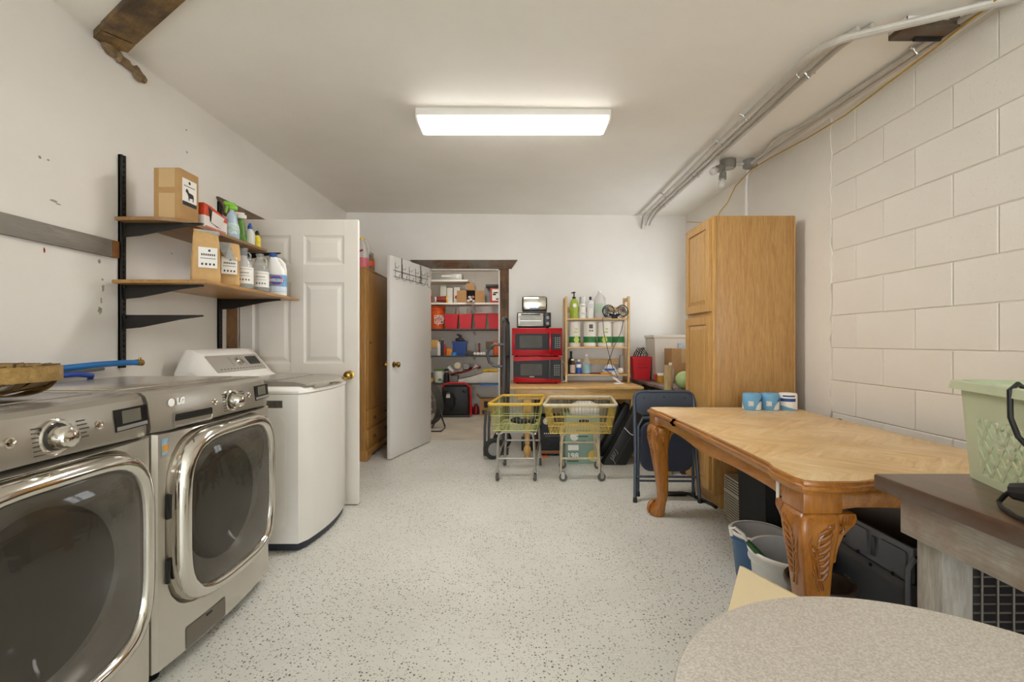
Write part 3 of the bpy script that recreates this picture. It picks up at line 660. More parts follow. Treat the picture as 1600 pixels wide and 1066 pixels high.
b = B(); b.loft([lidring(y, [(-.46, .905), (-.46, .938), (-.44, .942), (-.20, .940), (-.05, .934), (.010, .922), (.024, .912), (.020, .905)]) for y in yy_]); lid = b.out('lid', M_LID, t, ang=.7)
b = B(); b.loft([lidring(y, [(.004, .9245), (.024, .9145), (.034, .902), (.030, .893), (.018, .893), (.018, .906)]) for y in yy_[1:-1]]); b.out('lid_lip', M_CHROME, lid)
b = B(); b.loft([lidring(y, [(-.43, .941), (-.43, .9435), (-.18, .9415), (-.18, .939)]) for y in yy_[1:-1]]); b.out('lid_window', mat('lid_glass', '#8d8981', .14, .3, var=.05), lid)
prof = [(-.70, .905), (-.70, 1.085), (-.69, 1.108), (-.665, 1.117), (-.635, 1.113), (-.60, 1.085), (-.50, .965), (-.475, .945), (-.45, .905)]
b = B(); rings = []
for k in range(13):
    q = -1+2*k/12; y = q*hw; e = max(0, (abs(q)-.80)/.20); sc = 1-.55*e**2.2
    rings.append([(x, y, .905+(z-.905)*sc) for x, z in prof])
b.loft(rings); con = b.out('console', M_WENAM, t, ang=.8)
n_ = Vector((.12, 0, .10)).normalized(); u_ = Vector((.10, 0, -.12)).normalized()
mxp = Matrix(((u_.x, 0, n_.x, -.552), (0, 1, 0, 0), (u_.z, 0, n_.z, 1.028), (0, 0, 0, 1)))
def on_console(bb, y0, y1, v0, v1, h, name, m, par, bev=.0015):
    bb.prism(rrect(v0, v1, y0, y1, .008, 3), 'z', 0, h); bb.tf(mxp); return bb.out(name, m, par)
pn = on_console(B(), -.262, .262, -.062, .062, .003, 'control_face', mat('console_silver', '#b7b2aa', .35, .4, var=.05), con) if False else on_console(B(), -.262, .262, -.062, .062, .003, 'control_face', mat('console_silver', '#b7b2aa', .35, .4, var=.05), t)
on_console(B(), .11, .235, -.045, .02, .0045, 'display', M_LCD, pn)
b = B(); b.lathe([(.03, .002), (.029, .02), (.026, .024), (.001, .025)], n=24); b.box(-.026, .026, -.006, .006, .02, .032, .003); b.tf(mxp @ Matrix.Translation((-.008, .01, 0)) @ Matrix.Rotation(.6, 4, 'Z')); b.out('dial', M_CHROME, pn)
b = B()
for k in range(14): b.box(.040, .046, -.22+k*.032, -.205+k*.032, .0028, .0038)
for k in range(5):
    for yy in (-.075, .06): b.box(-.04+k*.014, -.037+k*.014, yy, yy+.022, .0028, .0038)
b.tf(mxp); b.out('print', mat('console_ink', '#6b675f', .5, var=0), pn)
B().box(-.20, -.105, -hw-.0015, -hw+.001, .795, .835).out('maker_plate', mat('maker_plate', '#5f5a52', .4, var=.5, vs=90), t)
b = B(); b.box(.006, .012, .285, .30, .80, .84, .003); b.out('sticker', M_GREY, t)
b = B(); pr = rrect(-.62, -.08, .12, .76, .06)
b.loft([[(x, -hw-.0012, z) for x, z in pr], [(x, -hw-.002, z) for x, z in rrect(-.613, -.087, .127, .753, .055)], [(x, -hw-.0005, z) for x, z in rrect(-.60, -.10, .14, .74, .05)]], False, True); b.out('side_pressing', M_WENAM, t)
for sx in (-.08, -.62):
    for sy in (-.28, .28): b = B(); b.lathe([(.02, 0), (.022, .005), (.012, .012)], (sx, sy, 0), 12); b.out('foot', M_BLACK, t)
# ------------------------------------------------------------------ basket on the dryer
bx, by, bz = -1.60, 1.24, .9955
M_SPLIT = wood('split_basket', '#5a4524', '#8d7042', (3, 3, 3), 6, .6, 0, .3); M_RIM = wood('basket_rim', '#8a6c38', '#b8985c', (4, 4, 4), 4, .55, 0, .3)
t = T('trug_basket', 'woven split-wood basket on top of the nearer dryer', 'basket', (bx, by, bz), .25)
rx_, ry_ = .30, .215
def rimband(z0, z1, k, th, a0, a1, name):
    b = B(); n = 40; rings = []
    for i in range(n+1):
        a = a0+(a1-a0)*i/n; c, s_ = math.cos(a), math.sin(a)
        rings.append([(rx_*(k)*c, ry_*k*s_, z0), (rx_*(k+th)*c, ry_*(k+th)*s_, z0), (rx_*(k+th)*c, ry_*(k+th)*s_, z1), (rx_*k*c, ry_*k*s_, z1)])
    b.loft(rings); b.out(name, M_RIM, t)
rimband(.056, .096, 1.0, .022, -2.6, 1.9, 'rim_band'); rimband(.054, .092, 1.022, .018, -.75, 3.4, 'rim_band'); rimband(.06, .094, .96, .025, 0, 2*PI, 'inner_rim')
N = 9
for i in range(N):                                        # slats bend under the basket lengthwise
    q = -1+2*i/(N-1); b = B(); rings = []; hwid = .021
    for k in range(15):
        a = PI*k/14; y = q*ry_*.93*(1-.25*abs(math.sin(a))**2*abs(q)); ext = math.sqrt(max(.05, 1-(q*.93)**2))
        x = -math.cos(a)*rx_*.97*ext; z = .095-.092*math.sin(a)**.55+(abs(q)**3)*.05*math.sin(a)
        z = max(z, .003+.0004*i)
        rings.append([(x, y-hwid, z), (x, y+hwid, z+.001), (x, y+hwid, z+.004), (x, y-hwid, z+.003)])
    b.loft(rings); b.out('slat', M_SPLIT, t)
for i in range(7):
    q = -.8+1.6*i/6; b = B(); rings = []
    for k in range(13):
        a = PI*k/12; ext = math.sqrt(1-q*q*.9); y = -math.cos(a)*ry_*.985*ext; x = q*rx_*.95
        z = .095-.083*math.sin(a)**.55; rings.append([(x-.022, y, z), (x+.022, y, z), (x+.022, y, z+.003), (x-.022, y, z+.003)])
    b.loft(rings); b.out('cross_slat', M_SPLIT, t)
# blue hoses behind the machines
M_HOSE = mat('blue_hose', '#1e6fb5', .35)
t = T('water_hose', 'blue water hose with a metal end lying behind the front loaders', 'hose', (-1.88, 1.9, .9955))
P = [(-1.90, 1.3, 1.0), (-1.90, 1.5, 1.015), (-1.895, 1.75, 1.035), (-1.89, 1.97, 1.048), (-1.885, 2.1, 1.055), (-1.88, 2.25, 1.058), (-1.88, 2.33, 1.056)]
B().tube(P, .014, 10).out('hose', M_HOSE, t, True)
b = B(); b.cyl((-1.88, 2.33, 1.056), (-1.88, 2.365, 1.054), .016, n=10); b.cyl((-1.88, 2.352, 1.06), (-1.88, 2.352, 1.08), .006, n=8); b.out('fitting', M_BRASS, t, True)
P = [(-1.90, 1.3, 1.012), (-1.86, 1.6, 1.013), (-1.85, 1.85, 1.02), (-1.85, 1.98, 1.022), (-1.86, 2.06, 1.010), (-1.93, 2.12, .97), (-1.935, 2.12, .5)]
B().tube(P, .011, 10).solo('water_hose', mat('deep_blue_hose', '#2348a8', .35), 'deep blue hose dipping behind the middle washer', 'hose')
B().tube([(-1.93, 1.9, 1.02), (-1.93, 2.1, 1.028), (-1.93, 2.2, 1.032)], .008, 8).solo('drain_pipe', M_GREY, 'thin grey pipe along the wall behind the front loaders', 'pipe')

# ------------------------------------------------------------------ six-panel door, left
d = T('door_1', 'white six-panel door standing open beyond the white washer', 'door', (-1.94, 3.315, .01)); d['kind'] = 'structure'; del d['category']
X0, X1, Y0 = -1.935, -1.10, 3.305
b = B(); b.box(X0, X1, Y0+.007, Y0+.035, .01, 2.025, .001); b.out('core', M_DOOR, d, True)
cols = ((-1.845, -1.575), (-1.482, -1.197)); rows = ((.22, .82), (1.006, 1.578), (1.705, 1.912))
xs = [X0, cols[0][0], cols[0][1], cols[1][0], cols[1][1], X1]; zs = [.01, rows[0][0], rows[0][1], rows[1][0], rows[1][1], rows[2][0], rows[2][1], 2.025]
for a_, c_ in ((X0, xs[1]), (xs[2], xs[3]), (xs[4], X1)): B().box(a_, c_, Y0, Y0+.008, .01, 2.025, .001, 1).out('stile', M_DOOR, d, True)
for (a_, c_) in ((xs[1], xs[2]), (xs[3], xs[4])):
    for (e_, f_) in ((.01, zs[1]), (zs[2], zs[3]), (zs[4], zs[5]), (zs[6], 2.025)): B().box(a_, c_, Y0, Y0+.008, e_, f_, .001, 1).out('rail', M_DOOR, d, True)
    for (e_, f_) in rows:
        def q(i, y): return [(a_+i, y, e_+i), (c_-i, y, e_+i), (c_-i, y, f_-i), (a_+i, y, f_-i)]
        b = B(); b.loft([q(0, Y0+.002), q(.012, Y0+.0065), q(.022, Y0+.007), q(.048, Y0+.001), q(.05, Y0+.001)], False, True); b.out('panel', M_DOOR, d, True, ang=.2)
def knob(parent, x, y, z, dirv, world=True):
    dv = Vector(dirv).normalized(); mx = Vector((0, 0, 1)).rotation_difference(dv).to_matrix().to_4x4()
    b = B(); b.lathe([(.030, 0), (.030, .004), (.014, .008), (.011, .02), (.012, .028), (.024, .036), (.029, .048), (.026, .060), (.015, .067), (.001, .068)], (x, y, z), 24, mx); return b.out('knob', M_BRASS, parent, world)
knob(d, -1.155, Y0, .925, (0, -1, 0)); knob(d, -1.155, Y0+.035, .925, (0, 1, 0))
B().box(X1-.001, X1+.001, Y0+.006, Y0+.03, .90, .95).out('latch_plate', M_BRASS, d, True)
B().box(X1-.0005, X1+.0015, Y0+.001, Y0+.034, .012, 2.02).out('edge_strip', M_WENAM, d, True)
for z in (.25, 1.05, 1.8): B().cyl((X0-.004, Y0+.002, z-.045), (X0-.004, Y0+.002, z+.045), .007, n=8).out('hinge', M_BRASS, d, True)
# ------------------------------------------------------------------ flush door in the back doorway
hx, hy = -.992, 5.425; ang = math.atan2(4.56-5.425, -1.243+.992); L = .88
d = T('door_2', 'plain white flush door standing open at the back doorway', 'door', (hx, hy, .008), ang); d['kind'] = 'structure'; del d['category']
B().box(0, L, 0, .035, 0, 2.0, .001).out('leaf', mat('flush_door_paint', '#dddad5', .38, var=.05, vs=1.5), d)
b = B(); b.lathe([(.030, 0), (.030, .004), (.014, .008), (.011, .02), (.024, .036), (.029, .048), (.026, .060), (.015, .067), (.001, .068)], (L-.065, .035, .925), 20, Matrix.Rotation(-PI/2, 4, 'X')); b.out('knob', M_BRASS, d)
b = B(); b.lathe([(.030, 0), (.030, .004), (.014, .008), (.011, .02), (.024, .036), (.029, .048), (.026, .060), (.015, .067), (.001, .068)], (L-.065, 0, .925), 20, Matrix.Rotation(PI/2, 4, 'X')); b.out('knob', M_BRASS, d)
for z in (.2, 1.0, 1.8): B().cyl((-.004, .03, z-.045), (-.004, .03, z+.045), .007, n=8).out('hinge', M_BRASS, d)
# hook rack over that door
M_WIRE = mat('wire_steel', '#77736d', .35, .8, var=.1)
r = T('hook_rack', 'wire hook rack hung over the top of the flush door', 'hooks', (hx, hy, 2.008), ang)
b = B()
for x in (.25, .66): b.box(x-.006, x+.006, -.004, .040, 0, .0025); b.box(x-.006, x+.006, .0365, .040, -.20, .002); b.box(x-.006, x+.006, -.004, -.0015, -.03, .002)
b.out('strap', M_WIRE, r)
b = B()
for z, y in ((-.14, .043), (-.20, .045)): b.tube([(.08, y, z), (.83, y, z)], .003, 6)
b.out('rail', M_WIRE, r)
for k in range(6):
    x = .10+k*.14; b = B(); b.tube([(x, .045, -.06), (x, .046, -.20), (x, .06, -.232), (x, .085, -.225), (x, .095, -.19)], .0022, 6); b.sphere((x, .095, -.188), .005, 8); b.tube([(x, .046, -.10), (x, .07, -.12), (x, .085, -.095)], .0022, 6); b.out('hook', M_WIRE, r)
# ------------------------------------------------------------------ wardrobe
t = T('wardrobe', 'brown veneered wardrobe with two drawers behind the six-panel door', 'wardrobe', (-1.68, 4.93, 0))
WX0, WX1, WY0, WY1, WT = -1.94, -1.425, 4.52, 5.35, 1.883
B().box(WX0, WX1, WY0, WY1, .09, WT-.01, .012).out('case', M_WARD, t, True)
B().box(WX0, WX1+.006, WY0-.004, WY1+.004, WT-.02, WT, .006).out('top', M_WARD, t, True)
b = B(); b.prism([(WY0, 0), (WY0+.10, 0), (WY0+.16, .05), (WY1-.16, .05), (WY1-.10, 0), (WY1, 0), (WY1, .10), (WY0, .10)], 'x', WX0, WX1+.014, .004); b.out('plinth', M_WARD, t, True)
wd = B().box(WX1-.002, WX1+.012, WY0+.03, WY1-.03, .50, WT-.035, .004).out('door', M_WARD, t, True)
B().sphere((WX1+.022, WY0+.08, 1.15), .012, 10).out('knob', M_BRASS, wd, True)
for z in (.13, .315):
    dr = B().box(WX1-.002, WX1+.012, WY0+.03, WY1-.03, z, z+.17, .004).out('drawer', M_WARD, t, True)
    for yy in (WY0+.20, WY1-.20):
        b = B(); b.lathe([(.012, 0), (.008, .008), (.018, .016), (.012, .024), (.001, .026)], (WX1+.012, yy, z+.085), 12, Matrix.Rotation(PI/2, 4, 'Y')); b.out('knob', mat('dark_brass', '#6d5529', .4, .8), dr, True)
# on top of it
M_MILK = glass('milky_plastic', '#ded9d4', .75, .35)
t = T('antifreeze_jug', 'translucent jug of pink liquid with a yellow cap on the wardrobe', 'jug', (-1.50, 4.62, WT))
def jugrings(s1, z0, z1): return None
b = B(); b.loft([[(u, v_, z) for u, v_ in sq(hw_, hd_, 24, 3.2)] for z, hw_, hd_ in ((0, .06, .06), (.01, .066, .066), (.15, .066, .066), (.19, .055, .055), (.24, .035, .035), (.265, .024, .024), (.285, .022, .022))]); b.out('body', M_MILK, t)
b = B(); b.loft([[(u, v_, z) for u, v_ in sq(hw_, hd_, 24, 3.2)] for z, hw_, hd_ in ((.002, .0605, .0605), (.01, .0665, .0665), (.10, .0665, .0665))], cap1=False); b.out('pink_liquid', mat('pink_liquid', '#d8707c', .3, var=.05), t)
B().lathe([(.025, .28), (.026, .282), (.026, .30), (.01, .304)]).out('cap', M_YEL, t)
B().tube([(.015, 0, .27), (.05, 0, .262), (.068, 0, .22), (.066, 0, .15)], .011, 8).out('handle', M_MILK, t)
B().prism([(-.035, .14), (.035, .16), (.035, .18), (-.02, .165), (-.035, .155)], 'y', -.0675, -.066).out('label', mat('magenta_label', '#a3295f', .45), t)
bottle('cleaner_bottle', 'orange and grey bottle beside the pink jug on the wardrobe', -1.475, 4.80, WT, [(.045, 0), (.05, .01), (.05, .10), (.045, .13), (.02, .16), (.018, .17)], mat('orange_grey_bottle', '#8c6a55', .4, var=.6, vs=20), [(.02, .17), (.02, .195), (.01, .2)], mat('pale_blue_cap', '#8db6c9', .4), [(.0505, .05), (.0505, .10)], M_ORANGE)
t = T('carton', 'small open carton behind the bottles on the wardrobe', 'box', (-1.70, 4.95, WT))
B().box(-1.85, -1.53, 4.72, 5.12, WT, WT+.24, .003).out('body', M_CARD, t, True); B().box(-1.53, -1.528, 4.9, 5.0, WT+.08, WT+.15).out('label', M_GREY, t, True)
# ------------------------------------------------------------------ storage room shelves
SY, SD = 7.30, .40
def px(x, Y=SY): return (x-CX)/F*Y
def pz(y, Y=SY): return EYE-(y-CY)/F*Y
SH = {}
def sshelf(key, x0, x1, y, th, m, label):
    z = pz(y); SH[key] = z
    B().box(x0, x1, SY, SY+SD, z-th, z, .002).solo('shelf_board', m, label, 'shelf', 'storage room shelves')
sshelf(1, -1.60, -.71, 437, .03, M_WHITE, 'short white top shelf in the storage room under the grey tray')
sshelf(2, -1.98, -.17, 473, .028, M_WHITE, 'white storage shelf holding small cartons and the open box')
M_DSH = mat('dark_steel_shelf', '#3f4340', .5, .3)
sshelf(3, -1.98, -.17, 514, .022, M_DSH, 'dark storage shelf under the orange bucket and red bins')
sshelf(4, -1.98, -.17, 556, .02, M_DSH, 'dark storage shelf under the blue bin and orange box')
sshelf(5, -1.98, -.17, 599, .022, M_DSH, 'lowest dark storage shelf above the floor')
for x in (-1.45, -.64):
    t = T('shelf_standard', 'white slotted shelf standard on the storage wall, %s' % ('half hidden by the flush door' if x < -1 else 'behind the open box'), 'shelf bracket', (x, YS-.02, .3))
    b = B(); b.box(x-.012, x+.012, YS-.018, YS, .3, 2.4)
    b.out('rail', M_WHITE, t, True)
    for k in (1, 2, 3, 4, 5):
        z = SH[k]-.031
        b = B(); b.prism([(YS-.015, z), (SY+.06, z), (SY+.06, z-.012), (YS-.015, z-.06)], 'x', x-.004, x+.004); b.out('bracket', M_WHITE, t, True)
def bx(name, label, m, x0, x1, y0, y1, Y, d, cat='box', z=None, bev=.004, group=None):
    "box seen between pixels x0..x1 and y0..y1 with its front at depth Y, depth d"
    a, c = px(x0, Y), px(x1, Y); z0 = pz(y1, Y) if z is None else z; z1 = pz(y0, Y)
    return B().box(a, c, Y, Y+d, z0, z1, bev).solo(name, m, label, cat, group)
Z2, Z3, Z4, Z5 = SH[2], SH[3], SH[4], SH[5]
I = SY+.05
# top: grey tray
t = T('grey_tray', 'long grey metal tray on the short white top shelf', 'tray', (px(698, I), I+.1, SH[1]))
B().box(px(674, I), px(722, I), I, I+.22, SH[1], SH[1]+.105, .012).out('body', mat('light_grey_metal', '#a5a7a5', .45, .3), t, True)
B().box(px(690, I), px(706, I), I-.003, I, SH[1]+.05, SH[1]+.075).out('plate', M_LABEL, t, True)
B().box(px(713, I), px(717, I), I-.003, I, SH[1]+.03, SH[1]+.09).out('tag', M_LABEL, t, True)
B().box(px(674, I)-.02, px(725, I), I-.02, I+.24, SH[1]+.0, SH[1]+.006).out('flange', M_GREY, t, True) if False else None
# second shelf
bx('carton', 'tall white carton with a green top on the storage shelf', mat('white_carton_green', '#d3d5c9', .6, var=.1), 688, 697.5, 445, 473, I+.1, .1, z=Z2)
bx('carton', 'white carton between two others behind the lying cup', mat('white_carton', '#d9d7d1', .6), 698.2, 707, 450, 473, I+.06, .09, z=Z2)
t = T('carton', 'white carton with a red mark beside the open cardboard box', 'box', (px(713, I), I+.1, Z2))
B().box(px(708, I), px(717.5, I), I+.1, I+.2, Z2, pz(447), .003).out('body', MATS['white_carton'], t, True)
B().prism(sq(.028, .028, 14, 2), 'y', 0, .001).tf(Matrix.Translation((px(712, I), I+.099, Z2+.10))).out('red_mark', M_RED, t, True)
t = T('paper_cup', 'red and yellow printed cup lying on the storage shelf', 'cup', (px(691, I), I, Z2+.055), 0)
mxr = Matrix.Rotation(.25, 4, 'Z') @ Matrix.Rotation(PI/2, 4, 'Y')
b = B(); b.lathe([(.036, -.10), (.04, -.08), (.054, .06)], (0, 0, 0), 18, mxr); b.out('body', mat('cup_maroon', '#8d2c2c', .5, var=.4, vs=40), t)
b = B(); b.lathe([(.0505, .03), (.0535, .06), (.056, .075), (.054, .082), (.03, .08)], (0, 0, 0), 18, mxr); b.out('rim', M_YEL, t)
b = B(); b.lathe([(.02, -.115), (.037, -.115), (.04, -.095)], (0, 0, 0), 18, mxr); b.out('lid', M_LABEL, t)
b = B(); b.lathe([(.03, 0), (.035, .01), (.033, .11), (.012, .14), (.01, .16)], (px(671, I), I+.06, Z2), 14); b.solo('red_bottle', M_RED, 'red bottle at the left end of the white storage shelf', 'bottle')
# open cardboard box
t = T('open_carton', 'open cardboard box with spread flaps on the white storage shelf', 'box', (px(737, I), I+.1, Z2))
xa, xb = px(728, I), px(743, I)
b = B(); b.box(xa, xb, I+.19, I+.2, Z2, Z2+.2); b.box(xa, xa+.006, I, I+.2, Z2, Z2+.2); b.box(xb-.006, xb, I, I+.2, Z2, Z2+.2); b.box(xa, xb, I, I+.2, Z2, Z2+.008); b.box(xa, xb, I, I+.2, Z2+.195, Z2+.2); b.out('body', M_CARD, t, True)
B().box(px(714, I), xa, I-.01, I-.004, Z2+.002, Z2+.195, .001).out('flap', M_CARD, t, True); B().box(xb, px(757, I), I-.01, I-.004, Z2+.002, Z2+.19, .001).out('flap', M_CARD, t, True)
b = B(); b.box(px(729, I), px(742, I), I-.05, I-.045, Z2+.2, Z2+.30, .001); b.out('flap', M_CARD, t, True)
B().box(px(729, I), px(742, I), I-.10, I, Z2-.002, Z2+.004, .001).out('flap', M_CARD, t, True)
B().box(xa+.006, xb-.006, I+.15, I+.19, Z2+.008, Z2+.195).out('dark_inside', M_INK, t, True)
for k, (dx_, dz_, c_) in enumerate(((.03, .03, M_LABEL), (.07, .05, M_LABEL), (.11, .03, M_LABEL), (.05, .09, M_LABEL), (.10, .10, mat('pink_bit', '#d9a5a0', .5)))):
    b = B(); b.sphere((xa+dx_, I+.08+.03*k % .07, Z2+.008+dz_), .028, 10, (1, .9, .8)); b.solo('small_ball', c_, ('pale knick-knack in the open cardboard box, %s' % ('at its lower left', 'in the middle of the pile', 'at its lower right', 'on the upper left', 'pinkish, on the upper right')[k]), 'knick-knack', 'things in the open cardboard box')
bx('grey_bin', 'grey plastic bin right of the open cardboard box', M_GREY, 757.5, 766, 449, 473, I+.12, .14, z=Z2)
t = T('game_box', 'white and red printed box at the right end of the white shelf', 'box', (px(773, I), I, Z2))
B().box(px(766, I), px(782, I), I, I+.14, Z2, pz(449), .003).out('body', mat('red_card', '#b5443c', .6, var=.15), t, True)
B().box(px(769, I), px(782, I), I-.001, I, Z2+.035, pz(451.5)).out('face', M_LABEL, t, True)
b = B(); b.box(px(771, I), px(778, I), I-.002, I, Z2+.15, Z2+.17); b.box(px(770, I), px(775, I), I-.002, I, Z2+.12, Z2+.145); b.box(px(775, I), px(779, I), I-.002, I, Z2+.05, Z2+.07); b.out('print', M_INK, t, True)
B().box(px(759, I), px(782, I), I-.02, I+.2, pz(447.9), pz(444), .002).solo('dark_board', M_DSH, 'small dark board lying over the white and red box', 'board')
# orange bucket
def bucket(name, label, x, y, z, r0, r1, h, m, rimm=None, inner=None, wire=True, cat='bucket', n=28, bails=PI/2):
    t = T(name, label, cat, (x, y, z))
    b = B(); b.lathe([(r0*.97, 0), (r0, .004), (r0+(r1-r0)*.82, h*.82), (r1+.006, h*.83), (r1+.006, h*.86), (r1, h*.865), (r1, h*.93), (r1+.007, h*.94), (r1+.008, h), (r1-.003, h), (r1-.004, h-.004), (r0-.004, .006), (.001, .005)], n=n); b.out('body', m, t)
    if inner: b = B(); b.lathe([(r1-.0045, h-.003), (r0-.0045, .008), (.001, .0075)], n=n, cap=False); b.out('inside', inner, t)
    if rimm: b = B(); b.lathe([(r1+.0085, h-.012), (r1+.010, h-.002), (r1+.004, h+.003), (r1-.005, h)], n=n, cap=False); b.out('rim', rimm, t)
    if wire:
        pts = [(math.cos(bails)*(r1+.012)*math.cos(a) if False else (r1+.012)*math.cos(a), -(r1+.012)*abs(math.sin(a))*.35-.005, h*.88-h*.45*abs(math.sin(a))) for a in [PI*k/12 for k in range(13)]]
        pts = [(x_, y_-(r1*.75*math.sin(PI*k/12)), z_) for k, (x_, y_, z_) in enumerate(pts)]
        B().tube(pts, .0025, 6).out('bail', M_WIRE, t)
    return t
t = bucket('bucket', 'orange bucket with white printing on the storage shelf', px(681, I), I+.14, Z3, .108, .126, .365, M_ORANGE)
b = B(); cxq, zq = .045, .15
for a_, c_, e_, f_ in ((-.07, .07, .06, .066), (-.07, .07, -.066, -.06), (-.07, -.064, -.066, .066), (.064, .07, -.066, .066)): b.box(cxq+a_, cxq+c_, -.128, -.1195, zq+e_, zq+f_)
sqr = b.out('logo_frame', M_LABEL, t)
for k, wd_ in enumerate(('THE', 'HOME', 'DEPOT')):
    text(wd_, .05, Vector((cxq-.03+.03*k, -.129, zq+.03-.03*k))+ORG[t.name], '-y', M_LABEL, t, roll=PI/4, bold=.001)
# red bins
M_RED2 = mat('red_bin_plastic', '#c4202b', .45, var=.06)
def redbin(x0, x1, label):
    a, c = px(x0, I), px(x1, I); cx_ = (a+c)/2; hw_ = (c-a)/2
    t = T('storage_bin', label, 'bin', (cx_, I+.1, Z3), group='red bins on the storage shelf')
    h = .235; b = B(); q = lambda k, z, d=0: [(-hw_*k+d, -.09*k+d, z), (hw_*k-d, -.09*k+d, z), (hw_*k-d, .09*k-d, z), (-hw_*k+d, .09*k-d, z)]
    b.loft([q(.8, 0), q(.97, h-.02), q(1.03, h-.02), q(1.03, h), q(.97, h), q(.8, .004, .004)]); b.out('body', M_RED2, t, ang=.3); return t
redbin(693.5, 715.5, 'red bin next to the orange bucket, full of sticks'); redbin(717, 737.5, 'red bin with wooden sticks, second from the orange bucket')
redbin(740.5, 760, 'red bin under the pinkish lid, second from the right end'); redbin(762.5, 782, 'red bin at the right end of the row beside the door post')
for i, (x, dx_, h_, c_) in enumerate(((700, .05, .30, M_LABEL), (704, .06, .32, M_LABEL), (708, .05, .34, M_GREY), (711, .07, .33, M_LABEL), (718, -.05, .36, M_PINE), (722, .02, .31, M_LABEL), (728, .02, .33, M_PINE), (733, .05, .30, M_PINE))):
    B().tube([(px(x, I), I+.10, Z3+.01), (px(x, I)+dx_*.6, I+.12, Z3+h_)], .008, 6).solo('paint_stick', c_, 'thin %s stick standing in the %s red bin, %s' % ('pale' if i in (0, 1, 3, 5) else 'grey' if i == 2 else 'wooden', 'first' if i < 4 else 'second', ('leftmost', 'second', 'third', 'rightmost')[i % 4]), 'stick', 'sticks in the red bins')
b = B(); b.prism([(px(740, I), Z3+.238), (px(783, I), Z3+.238), (px(783, I), Z3+.245), (px(744, I), Z3+.262)], 'y', I-.01, I+.2, .002); b.solo('bin_lid', mat('faded_red_lid', '#b36a66', .5), 'faded pinkish lid lying across two red bins', 'lid')
# fourth shelf
bx('carton', 'low tan carton at the left of the dark shelf above the grey tray', mat('tan_card', '#c29a5e', .7), 660, 685, 531, 543.5, I+.05, .2, z=pz(544, I+.05))
bx('grey_case', 'grey case under the tan carton on the dark shelf', M_GREY, 660, 684, 544.2, 556, I+.03, .24, z=Z4)
for i, (x0, x1, y0, m_, lab) in enumerate(((682, 687.5, 534, M_LABEL, 'white can beside the tan carton'), (687.8, 692, 528, mat('navy_can', '#2d3c58', .4), 'dark blue spray can behind the red one'), (692, 697, 538, mat('red_white_can', '#b04338', .4, var=.5, vs=30), 'red and white can left of the orange box'))):
    r_ = (px(x1, I)-px(x0, I))/2; h_ = pz(y0)-Z4
    bottle('spray_can', lab, (px(x0, I)+px(x1, I))/2, I+.05+.04*(i == 1), Z4, [(r_*.95, 0), (r_, .005), (r_, h_*.8), (r_*.5, h_*.86)], m_, [(r_*.6, h_*.86), (r_*.6, h_*.98), (r_*.2, h_)], M_RED if i == 2 else M_LABEL, n=14, cat='can')
bx('orange_box', 'small orange box in front of the blue bin', mat('orange_card', '#d98523', .5), 697.5, 706, 545, 556, I, .08, z=Z4)
b = B(); b.lathe([(.025, 0), (.045, 0), (.045, .05), (.025, .05)], (px(709, I), I+.02, Z4), 18); b.solo('tape_roll', mat('painter_blue', '#3b86c6', .5), 'roll of light blue tape in front of the blue bin', 'tape')
t = T('storage_bin', 'dark blue bin with black gear on top on the dark shelf', 'bin', (px(717, I), I+.16, Z4))
b = B(); q = lambda k, z: [(-.115*k, -.09*k, z), (.115*k, -.09*k, z), (.115*k, .09*k, z), (-.115*k, .09*k, z)]
b.loft([q(.85, 0), q(.97, .20), q(1.04, .20), q(1.04, .225)]); b.out('body', mat('navy_bin', '#153c84', .4), t, ang=.3)
t2 = T('drill', 'black tool lying on the dark blue bin', 'tool', (px(717, I), I+.14, Z4+.226))
b = B(); b.box(-.07, .06, -.03, .03, 0, .05, .012); b.box(-.02, .03, -.02, .02, .045, .10, .008); b.box(.05, .09, -.015, .015, -.0, .02, .005); b.box(-.05, .0, -.018, .018, .09, .115, .006); b.out('body', M_BLACK, t2)
bx('grey_case', 'flat dark grey case right of the dark blue bin', M_DGREY, 727, 739, 549, 556, I, .14, z=Z4)
b = B(); b.box(px(742, I), px(746, I), I+.14, I+.16, Z4, Z4+.19, .003); b.solo('hand_saw', mat('saw_grey', '#8e8378', .5, .3), 'grey tool standing upright right of the flat case', 'tool')
b = B(); b.box(px(747, I), px(749.5, I), I+.12, I+.14, Z4, Z4+.20, .003); b.solo('wooden_baton', mat('red_brown_wood', '#6e2f28', .5), 'red-brown handle standing beside the grey tool', 'tool')
for i, x in enumerate((742, 747, 752, 756)):
    b = B(); b.sphere((px(x, I), I+.02, Z4+.027), .028, 10, (1.1, .8, .95)); b.solo('rag', M_LABEL, 'crumpled white rag on the dark shelf, %s of four' % ('first', 'second', 'third', 'last')[i], 'rag', 'white rags on the dark shelf')
bx('box', 'brown patterned box at the right of the dark shelf', mat('patterned_brown', '#6f5c3e', .5, var=.5, vs=60), 759, 771, 534, 546, I+.08, .1, z=pz(546.5, I+.08))
bx('box', 'grey box under the brown patterned box', M_GREY, 758, 771, 546.8, 556, I+.07, .12, z=Z4)
bx('orange_tub', 'orange tub behind the door jamb on the dark shelf', M_ORANGE, 771.5, 784, 533, 556, I+.06, .14, z=Z4)
